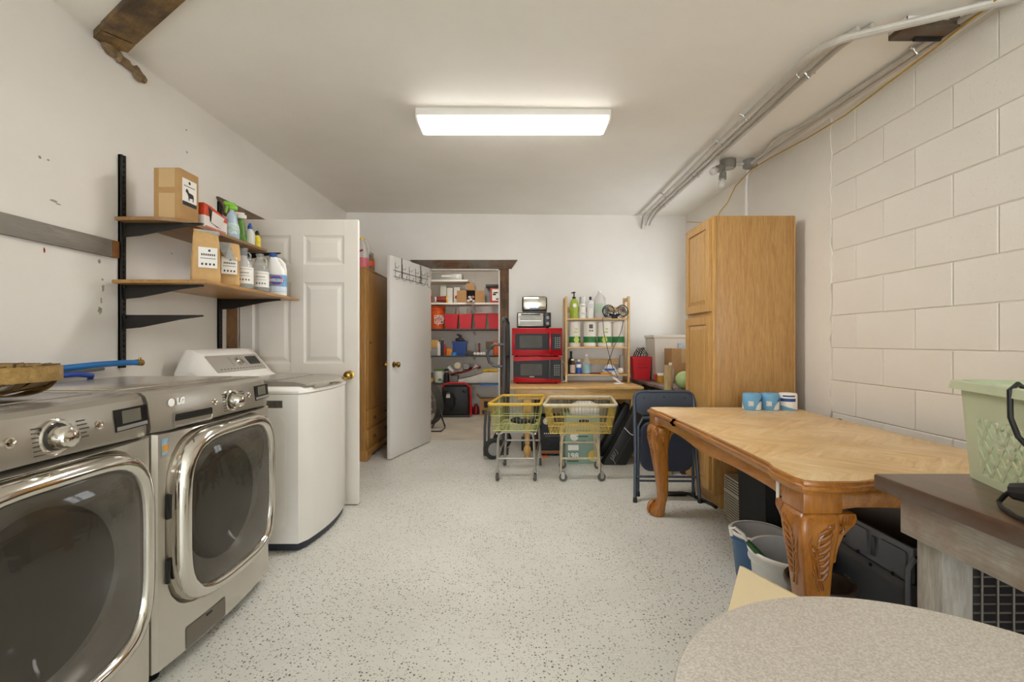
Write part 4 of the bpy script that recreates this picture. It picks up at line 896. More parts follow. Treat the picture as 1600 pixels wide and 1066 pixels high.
# fifth shelf
bottle('can', 'black and yellow can at the left of the lowest storage shelf', px(671.5, I), I+.06, Z5, [(.04, 0), (.04, .15), (.03, .16)], M_DGREY, None, None, [(.0405, .01), (.0405, .075)], M_YEL, cat='can')
t = bottle('paint_pail', 'white pail with a green lid on the lowest storage shelf', px(685, I), I+.1, Z5, [(.075, 0), (.078, .005), (.085, .185), (.08, .19)], M_LABEL, [(.089, .185), (.089, .20), (.08, .204)], M_GREEN, cat='bucket')
B().prism(sq(.03, .02, 14, 2), 'y', 0, .002).tf(Matrix.Translation((.02, -.084, .05))).out('leaf_print', M_GREEN, t)
t = bottle('thermos', 'black bottle between the white pail and grey box', px(697.5, I), I+.02, Z5, [(.046, 0), (.046, .13), (.03, .15)], M_BLACK, [(.033, .15), (.035, .215), (.025, .22)], M_BLACK, [(.022, .16), (.0365, .165), (.0365, .19)], M_GREY)
bx('grey_box', 'small grey box with a label plate under the red striped cloth', mat('mid_grey_box', '#6f6d69', .5), 703, 715, 587.5, 599, I-.03, .2, z=Z5)
t = T('foam_slab', 'thick white slab lying at the right of the lowest storage shelf', 'slab', (px(752, I), I+.1, Z5))
b = B(); b.prism([(px(716, I), Z5), (px(780, I), Z5), (px(780, I), Z5+.17), (px(755, I), Z5+.165), (px(736, I), Z5+.09), (px(716, I), Z5+.06)], 'y', I-.02, I+.3, .006); b.out('body', mat('foam_white', '#d3cfc8', .7, var=.1), t, True)
t = T('striped_cloth', 'red and black striped cloth draped over the white slab', 'cloth', (px(726, I), I, Z5+.14))
b = B(); rows_ = []
for i in range(9):
    q = i/8; x = px(702+48*q, I); rows_.append([(x, I-.04+.25*k/5, Z5+.118+.12*q+.012*math.sin(q*7+k)+.01*math.cos(k*2)) for k in range(6)])
rows_t = [[(x, y, z+.008) for x, y, z in r_] for r_ in rows_]
b.loft([r_+rt[::-1] for r_, rt in zip(rows_, rows_t)]); b.out('cloth', mat('red_cloth', '#a8463c', .8, var=.4, vs=30), t, True)
b = B()
for k in (1, 3): b.tube([(x_[k][0], x_[k][1], x_[k][2]+.012) for x_ in rows_], .007, 6)
b.out('stripe', M_BLACK, t, True)
for i, (x, y, r_, m_) in enumerate(((716, 575, .05, mat('cream_roll', '#c9bf9f', .6)), (720, 581, .04, M_GREY), (729, 577, .045, M_GREY))):
    b = B(); b.lathe([(r_*.35, 0), (r_, 0), (r_, .08), (r_*.35, .08)], (px(x, I), I-.02+.05*i, pz(y)+.04), 16, Matrix.Rotation(PI/2, 4, 'X')); b.solo('tape_roll', m_, 'roll lying on the striped cloth, %s' % ('cream and highest', 'grey and lowest', 'grey, right of the others')[i], 'roll', 'rolls on the striped cloth')
for i, (x, y) in enumerate(((707, 577), (738, 575))):
    b = B(); b.lathe([(.025, 0), (.045, .11)], (px(x, I), I+.08, pz(y)-.05), 14, Matrix.Rotation((-.8, .7)[i], 4, 'Y')); b.solo('funnel', M_LABEL, 'white funnel beside the rolls on the striped cloth, %s' % ('left', 'right'), 'funnel', 'white funnels') if False else b.solo('funnel', M_LABEL, 'white funnel lying %s of the rolls on the striped cloth' % ('left', 'right')[i], 'funnel', 'white funnels')
b = B(); b.tube([(px(754, I), I, Z5+.19), (px(765, I), I+.05, Z5+.20), (px(778, I), I, Z5+.19)], .02, 8); b.solo('yellow_strap', M_YEL, 'yellow rolled strap on the white slab', 'strap')
b = B(); b.sphere((px(771, I), I+.12, Z5+.2), .06, 12, (1.6, 1, .8)); b.solo('white_bag', M_LABEL, 'white bundle behind the yellow strap', 'bag')
B().box(px(750), px(780), SY-.03, SY-.004, Z5-.03, Z5-.008, .003).solo('spirit_level', mat('level_blue', '#2d6fd0', .35), 'blue spirit level along the front of the lowest shelf', 'level')
# floor of the storage room
t = T('air_compressor', 'black and red power unit with coiled cable on the storage floor', 'machine', (px(712, 7.3), 7.2, 0))
xa, xb = px(690, 7.15), px(732, 7.15)
b = B(); b.box(xa, xb, 7.15, 7.45, .03, .47, .03); b.out('case', mat('black_case', '#201f1f', .5), t, True)
b = B(); b.tube([(xa+.01, 7.2, .36), (xa+.02, 7.2, .49), (xa+.10, 7.2, .52), (xb-.06, 7.2, .52), (xb+.02, 7.2, .46), (xb+.03, 7.2, .30), (xb+.03, 7.2, .03)], .016, 8); b.out('red_frame', M_RED, t, True)
b = B(); b.box(xa-.01, xb+.02, 7.14, 7.46, 0, .035, .006); b.out('base', M_DGREY, t, True)
for x in (xa+.06, xb-.06): b = B(); b.lathe([(.028, 0), (.028, .02), (.015, .025)], (x, 7.15, .41), 14, Matrix.Rotation(PI/2, 4, 'X')); b.out('knob', M_BLACK, t, True)
b = B()
for k in range(3): b.tube([(xa+.11+(.10-.012*k)*math.cos(a), 7.135-.006*k, .25+(.15-.015*k)*math.sin(a)) for a in [2*PI*i/20 for i in range(20)]], .006, 6, loop=True)
b.out('cable', M_BLACK, t, True); B().box(xa+.07, xa+.13, 7.145, 7.15, .30, .38).out('label', M_LABEL, t, True)
for i, (x, r_) in enumerate(((735, .044), (744, .048))):
    b = B(); b.lathe([(.02, 0), (r_, .01), (r_, .11), (r_*.5, .15), (.018, .17)], (px(x, 7.45), 7.45, 0), 16); b.solo('fuel_can', mat('dark_red_can', '#7e1420', .35), 'dark red can on the storage floor, %s' % ('beside the black power unit', 'beside the open carton')[i], 'can', 'dark red cans')
t = T('open_carton', 'small open carton with dark printing on the storage floor', 'box', (px(761, 7.5), 7.5, 0))
xa, xb = px(750, 7.35), px(774, 7.35)
b = B(); b.box(xa, xb, 7.35, 7.55, 0, .26); b.out('body', M_CARD, t, True); b = B(); b.prism([(xa, .26), (xa-.06, .32), (xa-.055, .325), (xa+.01, .262)], 'y', 7.35, 7.5); b.out('flap', M_CARD, t, True)
b = B(); b.box(px(756), px(762), 7.348, 7.35, .12, .22); b.box(px(753), px(760), 7.348, 7.35, .02, .08); b.out('print', M_INK, t, True)
# floor fan half hidden by the door
t = T('floor_fan', 'round floor fan half hidden behind the flush door', 'fan', (-1.20, 6.45, 0), -.7)
b = B()
for rr_ in (.285, .22, .15, .08): b.tube([(rr_*math.cos(a), -.06-(.285-rr_)*.1, .30+rr_*math.sin(a)) for a in [2*PI*k/28 for k in range(28)]], .005, 6, loop=True)
for k in range(16):
    a = 2*PI*k/16; b.tube([(.04*math.cos(a), -.085, .30+.04*math.sin(a)), (.285*math.cos(a), -.06, .30+.285*math.sin(a))], .0025, 5)
b.out('guard', M_WIRE, t)
b = B(); b.lathe([(.29, -.06), (.295, 0), (.29, .06), (.275, .06), (.278, 0), (.275, -.06)], (0, 0, .30), 32, Matrix.Rotation(PI/2, 4, 'X'), cap=False); b.out('drum', M_DGREY, t)
for k in range(4):
    b = B(); b.loft([[(.03, -.01, -.03), (.03, -.0, -.03), (.03, .03, .03), (.03, .02, .03)], [(.25, -.03, -.07), (.25, -.025, -.07), (.25, .035, .07), (.25, .03, .07)]]); b.tf(Matrix.Translation((0, 0, .3)) @ Matrix.Rotation(PI/2*k, 4, 'Y')); b.out('blade', M_GREY, t)
b = B(); b.lathe([(.05, -.04), (.05, .08)], (0, 0, .3), 16, Matrix.Rotation(PI/2, 4, 'X')); b.out('motor', M_RED, t)
b = B(); b.tube([(-.26, -.12, .015), (-.28, .0, .2), (-.27, .10, .015)], .012, 8); b.tube([(.26, -.12, .015), (.28, .0, .2), (.27, .10, .015)], .012, 8); b.out('stand', M_BLACK, t)
b = B(); b.tube([(-.96, 6.1, .3), (-.92, 6.05, .18), (-.88, 6.02, .05), (-.93, 6.0, .008), (-1.05, 6.0, .008), (-1.2, 6.02, .008)], .009, 8); b.solo('power_cable', M_BLACK, 'black cable curling on the floor by the floor fan', 'cable')

# ------------------------------------------------------------------ wooden desk at the back wall
ZD = .72
t = T('desk', 'light wooden desk with turned legs under the microwaves', 'desk', (.62, 4.9, 0))
DX0, DX1, DY0, DY1 = -.03, 1.275, 4.56, 5.30
B().box(DX0, DX1, DY0, DY1, ZD-.028, ZD, .006).out('top', M_DESK, t, True)
B().box(DX0+.07, DX1-.07, DY0+.04, DY0+.06, ZD-.13, ZD-.028, .002).out('apron', M_DESK, t, True); B().box(DX0+.07, DX1-.07, DY1-.06, DY1-.04, ZD-.13, ZD-.028, .002).out('apron', M_DESK, t, True)
for x in (DX0+.05, DX1-.07): B().box(x, x+.02, DY0+.06, DY1-.06, ZD-.13, ZD-.028, .002).out('apron', M_DESK, t, True)
def leg_desk(x, y):
    b = B(); b.box(x-.042, x+.042, y-.042, y+.042, .46, ZD-.028, .004)
    b.lathe([(.03, .46), (.036, .44), (.026, .42), (.03, .36), (.026, .16), (.028, .15), (.022, .13), (.036, .10), (.042, .075), (.036, .045), (.024, .03), (.024, 0)], (x, y, 0), 18); b.out('leg', M_DESKV, t, True)
for x in (.14, DX1-.07):
    for y in (DY0+.09, DY1-.08): leg_desk(x, y)
# microwaves
def microwave(x0, x1, z0, h, Yf, label, handle_red):
    t = T('microwave', label, 'microwave', ((x0+x1)/2, Yf+.18, z0)); w_ = x1-x0
    B().box(x0+.004, x1-.004, Yf+.02, Yf+.37, z0+.012, z0+h-.002, .006).out('case', mat('black_case', '#201f1f'), t, True)
    fr = B().box(x0, x1, Yf, Yf+.022, z0+.012, z0+h, .004).out('front', M_REDG, t, True)
    zl, zh = z0+.012+h*.20, z0+h-h*.19
    if handle_red: poly = [(x0+.03, zl), (x1-.012, zl), (x1-.012, zh), (x0+.03, zh)]
    else:
        n = 10; poly = [(x0+.002+(w_-.004)*k/n, zl+.004-.028*(k/n)) for k in range(n+1)]+[(x1-.002-(w_-.004)*k/n, zh+.026-.018*(k/n)) for k in range(n+1)]
    B().prism(poly, 'y', Yf-.003, Yf+.002).out('door_panel', mat('matt_black_glass', '#151515', .55, var=0), t, True)
    b = B(); b.prism(rrect(x0+w_*.15, x0+w_*.60, zl+.02, zh-.02, .012), 'y', Yf-.0045, Yf-.002); b.out('window', mat('microwave_window', '#4a4944', .6, 0, var=.25, vs=8), t, True)
    xh = x0+w_*.755
    B().box(xh-.012, xh+.012, Yf-.04, Yf-.025, zl-.02, zh+.02, .006).out('handle', M_REDG if handle_red else M_DGREY, t, True)
    b = B(); b.box(xh-.006, xh+.006, Yf-.03, Yf, zl-.01, zl+.01); b.box(xh-.006, xh+.006, Yf-.03, Yf, zh-.01, zh+.01); b.out('handle_mount', M_DGREY, t, True)
    b = B()
    for r_ in range(6):
        for c_ in range(3): b.box(x0+w_*.86+c_*.022-.005, x0+w_*.86+c_*.022+.008, Yf-.0045, Yf-.003, zl+.02+r_*.020, zl+.030+r_*.020)
    b.out('keypad', M_GREY, t, True)
    for fx in (x0+.05, x1-.05):
        for fy in (Yf+.05, Yf+.32): b = B(); b.cyl((fx, fy, z0), (fx, fy, z0+.014), .013, n=10); b.out('foot', M_BLACK, t, True)
    return t
YM = 4.86
t = microwave(px(802, YM), px(877, YM), ZD, .283, YM, 'lower red and black microwave with a wavy front, on the desk', False)
b = B()
for k in range(5): b.box(px(827.5+k*1.5, YM), px(828.4+k*1.5, YM), YM-.0048, YM-.0025, ZD+.071, ZD+.080)
b.out('print', M_LABEL, t, True)
t = microwave(px(800, YM), px(878.5, YM), ZD+.283, .298, YM-.01, 'upper red microwave with a red handle, on the lower one', True)
ZM = ZD+.283+.298
# toaster oven
t = T('toaster_oven', 'steel toaster oven on the upper microwave', 'toaster oven', (px(834, 4.9), 5.0, ZM))
x0, x1 = px(808, 4.9), px(861, 4.9); h = .165
B().box(x0, x1, 4.9, 5.16, ZM+.012, ZM+h, .008).out('case', M_BLACKM, t, True)
B().box(x0+.008, x0+.275, 4.892, 4.9, ZM+.02, ZM+h-.008, .003).out('door_frame', M_ALU, t, True)
B().box(x0+.03, x0+.255, 4.889, 4.893, ZM+.03, ZM+h-.035).out('door_glass', mat('oven_glass', '#8d8a7c', .3, .1, var=.2), t, True)
b = B(); b.tube([(x0+.04, 4.87, ZM+h-.02), (x0+.24, 4.87, ZM+h-.02)], .006, 8); b.out('handle', M_BLACK, t, True)
B().box(x0+.03, x0+.255, 4.888, 4.889, ZM+.075, ZM+.079).out('rack_line', M_ALU, t, True)
B().box(x1-.07, x1-.004, 4.893, 4.9, ZM+.018, ZM+h-.006, .002).out('control_strip', M_BLACK, t, True)
for k in range(2): b = B(); b.lathe([(.018, 0), (.017, .014), (.008, .016)], (x1-.037, 4.893, ZM+.05+k*.06), 16, Matrix.Rotation(PI/2, 4, 'X')); b.out('dial', M_GREY, t, True)
for fx in (x0+.03, x1-.03): 
    for fy in (4.93, 5.13): b = B(); b.cyl((fx, fy, ZM), (fx, fy, ZM+.014), .01, n=8); b.out('foot', M_BLACK, t, True)
# toaster
ZO = ZM+h
t = T('toaster', 'chrome toaster on top of the appliance stack', 'toaster', (px(835, 4.95), 5.0, ZO)); x0, x1 = px(816, 4.95), px(855, 4.95)
B().box(x0, x1, 4.95, 5.11, ZO+.02, ZO+.175, .02).out('body', M_BLACKM, t, True)
B().box(x0+.012, x1-.012, 4.945, 4.952, ZO+.035, ZO+.165, .006).out('chrome_side', M_CHROME, t, True)
B().box(x0+.004, x1-.004, 4.94, 5.12, ZO, ZO+.022, .004).out('base', M_DGREY, t, True)
b = B(); b.box(x0+.03, x1-.03, 4.985, 5.01, ZO+.172, ZO+.177); b.box(x0+.03, x1-.03, 5.05, 5.075, ZO+.172, ZO+.177); b.out('slots', M_INK, t, True)
B().box(x0+.08, x1-.08, 4.941, 4.946, ZO+.04, ZO+.05).out('badge', M_BLUE, t, True)
b = B(); b.tube([(px(877, 5), 5.1, ZD+.25), (px(884, 5), 5.1, ZD+.20), (px(886, 5), 5.05, ZD+.1), (px(884, 5), 5.0, ZD+.02), (px(878, 5), 5.0, ZD+.008)], .006, 6); b.solo('appliance_cord', M_LABEL, 'white cord hanging beside the lower microwave', 'cord')
# ------------------------------------------------------------------ pine shelf on the desk
YP = 5.03; x0, x1 = px(883, YP), px(984.5, YP); zt = pz(463, YP)
t = T('pine_rack', 'three-shelf pine rack standing on the desk', 'rack', ((x0+x1)/2, YP+.1, ZD))
for x in (x0, x1-.025):
    B().box(x, x+.025, YP, YP+.035, ZD, zt, .003).out('post', M_PINE, t, True); B().box(x, x+.025, YP+.20, YP+.235, ZD, zt, .003).out('post', M_PINE, t, True)
    for z in (zt-.03, .76): B().box(x+.004, x+.021, YP+.035, YP+.20, z-.018, z+.018).out('side_rail', M_PINE, t, True)
ZR = [pz(497.5, YP), pz(542, YP), pz(585, YP)]
for z in ZR:
    for k in range(5): B().box(x0+.025, x1-.025, YP+.004+k*.046, YP+.042+k*.046, z-.018, z, .002).out('shelf_slat', M_PINEX, t, True)
for z in (ZR[0]+.11, ZR[1]+.03, ZR[2]+.13): B().box(x0+.025, x1-.025, YP+.222, YP+.234, z-.03, z+.03, .002).out('back_rail', M_PINEX, t, True)
yi = YP+.07
def pb(x0_, x1_, y0_): return (px(x0_, yi)+px(x1_, yi))/2, (px(x1_, yi)-px(x0_, yi))/2, pz(y0_, yi)
# top row
xm, r_, zt_ = pb(890, 904, 467); h = zt_-ZR[0]
t = bottle('pump_bottle', 'lime green pump bottle on the pine rack', xm, yi, ZR[0], [(r_*.95, 0), (r_, .005), (r_, h*.80), (r_*.7, h*.93), (.018, h)], mat('lime_bottle', '#a5b93c', .35, var=.25, vs=18), [(.019, h), (.019, h+.02), (.007, h+.022), (.007, h+.06), (.016, h+.062), (.014, h+.075)], mat('dark_bronze', '#3a3026', .3, .4), sx=.95)
b = B(); b.tube([(0, 0, h+.065), (-.03, -.01, h+.064)], .006, 8); b.out('spout', MATS['dark_bronze'], t)
b = B(); b.prism(sq(.02, .022, 16, 2), 'y', -r_-.001, -r_+.002); b.tf(Matrix.Translation((0, 0, h*.65))); b.out('emblem', M_LABEL, t)
xm, r_, zt_ = pb(904.5, 916, 464); h = zt_-ZR[0]
t = bottle('lotion_bottle', 'white bottle with a silver cap between the lime and white bottles', xm, yi, ZR[0], [(r_*.95, 0), (r_, .005), (r_*.9, h*.68)], M_HDPE, [(r_*.82, h*.68), (r_*.85, h*.7), (r_*.85, h*.99), (r_*.7, h)], mat('silver_cap', '#c1bfba', .3, .3))
b = B(); b.box(-.02, .02, -r_*.95, -r_*.93, h*.55, h*.58); b.box(-.018, .018, -r_-.001, -r_+.002, h*.2, h*.215); b.box(-.018, .01, -r_-.001, -r_+.002, h*.26, h*.27); b.out('print', MATS['grey_ink'], t)
xm, r_, zt_ = pb(917, 928, 469); h = zt_-ZR[0]
t = bottle('lotion_bottle', 'white bottle with a black cap on the pine rack', xm, yi, ZR[0], [(r_*.95, 0), (r_, .005), (r_, h*.86), (r_*.7, h*.95), (.012, h)], M_HDPE, [(.014, h), (.014, h+.035), (.008, h+.037)], M_BLACK)
b = B()
for k in range(5): b.box(-.02, .02, -r_-.001, -r_+.002, h*(.55+.05*k), h*(.565+.05*k))
b.out('print', mat('pale_grey_ink', '#a3a3a8', .6, var=0), t)
xm, r_, zt_ = pb(928.5, 947, 455); h = zt_-ZR[0]
t = bottle('vinegar_jug', 'large translucent jug with a pale green label on the pine rack', xm, yi+.03, ZR[0], [(r_*.95, 0), (r_, .006), (r_, h*.55), (r_*.7, h*.78), (.02, h*.92), (.018, h*.98)], M_MILK, [(.02, h*.95), (.02, h), (.012, h+.002)], M_LABEL, [(r_*1.01, h*.22), (r_*1.01, h*.54)], mat('pale_green_label', '#b4c4b0', .5, var=.12))
B().tube([(.03, 0, h*.85), (.06, 0, h*.75), (.062, 0, h*.55)], .01, 8).out('handle', M_MILK, t)
# clip-on twin fan
t = T('twin_fan', 'black twin-headed clip fan on the pine rack', 'fan', (px(961, YP), YP+.02, ZR[0]))
for sx_, tilt in ((-1, .25), (1, -.25)):
    c_ = Vector((sx_*.072, -.03, .075)); R_ = .062
    mxf = Matrix.Translation(c_) @ Matrix.Rotation(-tilt*1.2, 4, 'Z') @ Matrix.Rotation(-.25, 4, 'X')
    b = B(); b.tube([(R_*math.cos(a), -.022, R_*math.sin(a)) for a in [2*PI*k/24 for k in range(24)]], .005, 6, loop=True); b.tube([(R_*math.cos(a), .022, R_*math.sin(a)) for a in [2*PI*k/24 for k in range(24)]], .004, 6, loop=True)
    b.tube([(R_*.5*math.cos(a), -.028, R_*.5*math.sin(a)) for a in [2*PI*k/20 for k in range(20)]], .0015, 5, loop=True)
    for k in range(14):
        a = 2*PI*k/14; b.tube([(.012*math.cos(a), -.03, .012*math.sin(a)), (R_*math.cos(a), -.022, R_*math.sin(a)), (R_*math.cos(a), .022, R_*math.sin(a))], .0014, 5)
    b.lathe([(.016, -.032), (.016, -.028)], (0, 0, 0), 12, Matrix.Rotation(PI/2, 4, 'X') @ Matrix.Rotation(PI, 4, 'X')); b.tf(mxf); hd = b.out('cage', M_BLACK, t)
    for k in range(3):
        b = B(); b.loft([[(.012, -.006, -.012), (.012, -.004, -.012), (.012, .006, .012), (.012, .004, .012)], [(.052, -.012, -.022), (.052, -.010, -.022), (.052, .010, .022), (.052, .008, .022)]]); b.tf(mxf @ Matrix.Rotation(2*PI/3*k, 4, 'Y')); b.out('blade', M_GREY, hd)
b = B(); b.box(-.03, .03, -.03, .04, 0, .03, .008); b.tube([(-.06, -.01, .045), (0, 0, .03), (.06, -.01, .045)], .012, 8); b.out('base', M_BLACK, t)
# its cords crossing in front of the rack
for pts, lab in ((((942, 497), (943.5, 520), (950, 548), (957, 575), (960, 582), (964, 590)), 'black cord hanging from the left fan head in front of the rack'), (((975, 500), (970, 520), (958, 545), (949, 570), (947, 578), (955, 586), (965, 595)), 'black cord hanging from the right fan head in front of the rack')):
    b = B(); b.tube([(px(x, YP-.02), YP-.012-.004*i-(.05 if y > 580 else 0), pz(y, YP-.02)) for i, (x, y) in enumerate(pts)], .0035, 6); b.solo('fan_cord', M_BLACK, lab, 'cord')
# paper towel rolls
M_PTW = mat('wrapped_towel_white', '#e4ddd3', .5, var=.05); M_PTG = mat('towel_green', '#2f7a3a', .45, var=.25, vs=25); M_PTL = mat('towel_lime', '#bcc95a', .45, var=.2)
for i, (a_, c_, lab) in enumerate(((889.5, 907, 'paper towel roll at the left end of the pine rack'), (912, 932.5, 'paper towel roll with a printed square, second on the pine rack'), (934, 956, 'paper towel roll with a lime badge, third on the pine rack'), (957, 976, 'paper towel roll at the right end, behind the cord'))):
    xm, r_, zt_ = pb(a_, c_, 502.5); h = zt_-ZR[1]
    t = bottle('paper_towel', lab, xm, yi+.02, ZR[1], [(r_*.9, 0), (r_, .01), (r_, h-.01), (r_*.85, h), (.018, h), (.018, h-.02)], M_PTW, None, None, [(r_*1.006, h*.16), (r_*1.006, h*.40)], M_PTG, n=24, cat='paper towel', group='paper towel rolls on the pine rack')
    b = B()
    if i in (0, 2): b.prism([(-.0, .045), (.016, .03), (.03, 0), (.016, -.03), (0, -.045), (-.016, -.03), (-.03, 0), (-.016, .03)], 'y', -r_-.004, -r_+.004); b.tf(Matrix.Translation((.012*(1-i), 0, h*.28))); b.out('badge', M_PTL, t)
    if i == 1: b.box(-.02, .02, -r_-.003, -r_+.003, h*.72, h*.88); b.box(-.02, -.005, -r_-.003, -r_+.003, h*.6, h*.66); b.box(.005, .02, -r_-.003, -r_+.003, h*.6, h*.66); b.out('print', MATS['grey_ink'], t)
    if i in (0, 2): b = B(); b.box(-.015, .025, -r_-.002, -r_+.004, h*.55, h*.60); b.box(-.005, .025, -r_-.002, -r_+.004, h*.68, h*.72); b.out('print', M_PTL, t)
# bottom row
M_AMB = mat('amber_dark', '#2f211a', .25)
xm, r_, zt_ = pb(889, 898, 552); h = zt_-ZR[2]
bottle('dark_bottle', 'black bottle behind the brown one on the pine rack', xm, yi+.06, ZR[2], [(r_, 0), (r_, h*.6), (r_*.4, h*.82), (r_*.4, h)], M_BLACK, [(r_*.45, h), (r_*.45, h+.02), (r_*.3, h+.02)], M_BLACK)
xm, r_, zt_ = pb(890, 898.5, 561); h = zt_-ZR[2]
bottle('peroxide_bottle', 'brown bottle with a white cap at the left of the bottom pine shelf', xm, yi-.02, ZR[2], [(r_, 0), (r_, h*.72), (r_*.45, h*.9)], M_AMB, [(r_*.5, h*.9), (r_*.5, h), (r_*.3, h)], M_LABEL, [(r_*1.02, h*.08), (r_*1.02, h*.62)], mat('red_white_label', '#c9b3a3', .5, var=.3, vs=30))
xm, r_, zt_ = pb(900, 908.5, 562); h = zt_-ZR[2]
bottle('cleaner_bottle', 'blue and white bottle beside the brown bottle on the pine rack', xm, yi, ZR[2], [(r_, 0), (r_, h*.7), (r_*.5, h*.86)], mat('blue_bottle', '#1e55a8', .35, var=.3, vs=25), [(r_*.5, h*.86), (r_*.5, h), (r_*.3, h)], M_LABEL, [(r_*1.02, h*.45), (r_*1.02, h*.68)], M_LABEL)
xm, r_, zt_ = pb(910, 922.5, 554); h = zt_-ZR[2]
bottle('spirit_bottle', 'clear bottle with a pale blue label on the pine rack', xm, yi, ZR[2], [(r_, 0), (r_, h*.6), (r_*.5, h*.8), (r_*.28, h*.9)], M_GLASS, [(r_*.3, h*.9), (r_*.3, h), (r_*.2, h)], M_LABEL, [(r_*1.02, h*.06), (r_*1.02, h*.5)], mat('pale_blue_label', '#8db0ba', .5, var=.15))
xb = px(932, yi)
b = B(); b.box(px(921, yi), px(938, yi), YP+.03, YP+.10, ZR[2], ZR[2]+.012, .004); b.solo('red_case', mat('maroon_cloth', '#6e2a22', .7), 'flat maroon case on the bottom pine shelf', 'case')
b = B(); rings = []
for k in range(7):
    q = k/6; hw_ = .09*(1-q*.65)+.005; rings.append([(px(953, yi)+u*(1+.15*math.sin(9*u*20+k)), YP+.10+v_, ZR[2]+.10*q) for u, v_ in sq(hw_, .07*(1-q*.6), 20, 2.5)])
b.loft(rings); t = b.solo('plastic_bag', mat('white_bag', '#dbe0e6', .35, var=.15, vs=20), 'crumpled white and blue plastic bag on the bottom pine shelf', 'bag')
b = B(); b.box(-.06, .05, -.085, -.07, .04, .06, .004); b.out('blue_band', M_BLUE, t); b = B(); b.box(-.10, .02, -.10, -.085, .002, .02, .004); b.out('orange_band', mat('amber_band', '#d98f1f', .5), t)
b = B(); b.sphere((px(969, yi), YP+.05, ZR[2]+.035), .034, 12); b.solo('cotton_ball', M_PTW, 'round cream bundle at the right of the bottom pine shelf', 'bundle')
b = B(); b.box(px(970, yi), px(975, yi), YP+.10, YP+.15, ZR[2], ZR[2]+.20, .003); b.solo('grey_book', M_GREY, 'grey upright packet at the right end of the bottom pine shelf', 'packet')
b = B(); b.box(px(959, 4.9), px(974, 4.9), 4.86, 4.93, ZD, ZD+.008, .003); b.solo('paper_scrap', M_LABEL, 'white scrap lying on the desk in front of the rack', 'scrap')
b = B(); b.cyl((px(958, 4.95), 4.95, ZD+.06), (px(965, 4.95), 4.93, ZD+.025), .012, n=10); b.cyl((px(965, 4.95), 4.93, ZD+.025), (px(969, 4.95), 4.92, ZD+.012), .008, n=8); b.solo('cord_plug', M_PTW, 'cream plug at the end of the fan cord', 'plug')
# ------------------------------------------------------------------ under the desk
t = T('amplifier', 'black boxy amplifier with white lettering under the desk', 'amplifier', (.43, 4.85, 0))
B().box(px(845, 4.72), px(887, 4.72), 4.72, 4.95, .02, .40, .006).out('case', mat('black_vinyl', '#232326', .55, bmp=.3, bs=200), t, True)
B().box(px(845, 4.72), px(887, 4.72), 4.715, 4.722, .03, .06).out('trim', mat('copper_trim', '#8a5a3a', .4, .4), t, True)
b = B()
for x in (px(849, 4.72), px(883, 4.72)): b.cyl((x, 4.76, 0), (x, 4.76, .022), .018, n=10); b.cyl((x, 4.91, 0), (x, 4.91, .022), .018, n=10)
b.out('feet', M_BLACK, t, True)
b = B()
for k in range(7): b.box(px(850+k*3.03, 4.715), px(851.7+k*3.03, 4.715), 4.7185, 4.7195, .226, .237)
b.out('print', M_LABEL, t, True)
B().box(px(852, 4.72), px(881, 4.72), 4.7185, 4.7195, .205, .209).out('underline', M_GREY, t, True)
B().box(px(847, 4.68), px(855, 4.68), 4.66, 4.70, .0, .018, .003).solo('orange_block', M_ORANGE, 'small orange block on the floor in front of the amplifier', 'block')
B().box(px(815, 4.95), px(834, 4.95), 4.95, 5.14, 0, .12, .01).solo('black_unit', M_BLACK, 'small black unit on the floor behind the left desk leg', 'unit')
B().box(px(836, 5.0), px(846, 5.0), 5.0, 5.3, 0, .55, .006).solo('brown_panel', mat('dark_brown_panel', '#4a2a1c', .5), 'dark brown panel standing under the desk', 'panel')
t = T('printed_box', 'sage green printed box with the number 198 behind the right cart', 'box', (.655, 4.55, 0), .03)
B().box(-.165, .165, -.12, .12, 0, .46, .004).out('body', mat('sage_green_card', '#8ba596', .5, var=.08), t)
b = B(); b.prism(sq(.05, .016, 16, 3), 'y', -.1208, -.118); b.tf(Matrix.Translation((.01, 0, .405))); b.out('hand_hole', M_INK, t)
o = text('198', .075, Vector((-.095, -.1212, .075))+ORG[t.name], '-y', M_LABEL, t, bold=.002)
b = B(); b.prism(sq(.055, .055, 20, 2), 'y', -.1212, -.119); b.tf(Matrix.Translation((.105, 0, .075))); b.out('yellow_badge', mat('badge_yellow', '#d8bb55', .5, var=.1), t)
b = B()
for k in range(4): b.box(-.06+.0*k, .09-.02*k, -.1212, -.119, .355-.012*k*0-k*.05, .368-k*.05)
b.box(-.15, -.04, -.1212, -.119, .02, .035); b.out('print', mat('dark_sage_ink', '#4b6157', .5, var=0), t)
b = B(); b.box(-.14, -.04, -.1212, -.119, .13, .18); b.prism(sq(.04, .04, 16, 2), 'y', -.1212, -.119); b.bm.verts.ensure_lookup_table(); bmesh.ops.translate(b.bm, vec=(-.08, 0, .26), verts=b.bm.verts[-32:]); b.out('white_print', M_LABEL, t)
b = B(); rings = [[(px(914, 4.5)+u, 4.55+v_, .46+z) for u, v_ in sq(hw_, .10*k_, 20, 3)] for z, hw_, k_ in ((0, .14, 1), (.04, .15, 1), (.09, .13, .8), (.12, .07, .4))]
b.loft(rings); b.solo('white_sack', mat('white_sack', '#d2d2d0', .4, var=.15, vs=20, bmp=.5, bs=20), 'white plastic sack on top of the green printed box', 'bag')
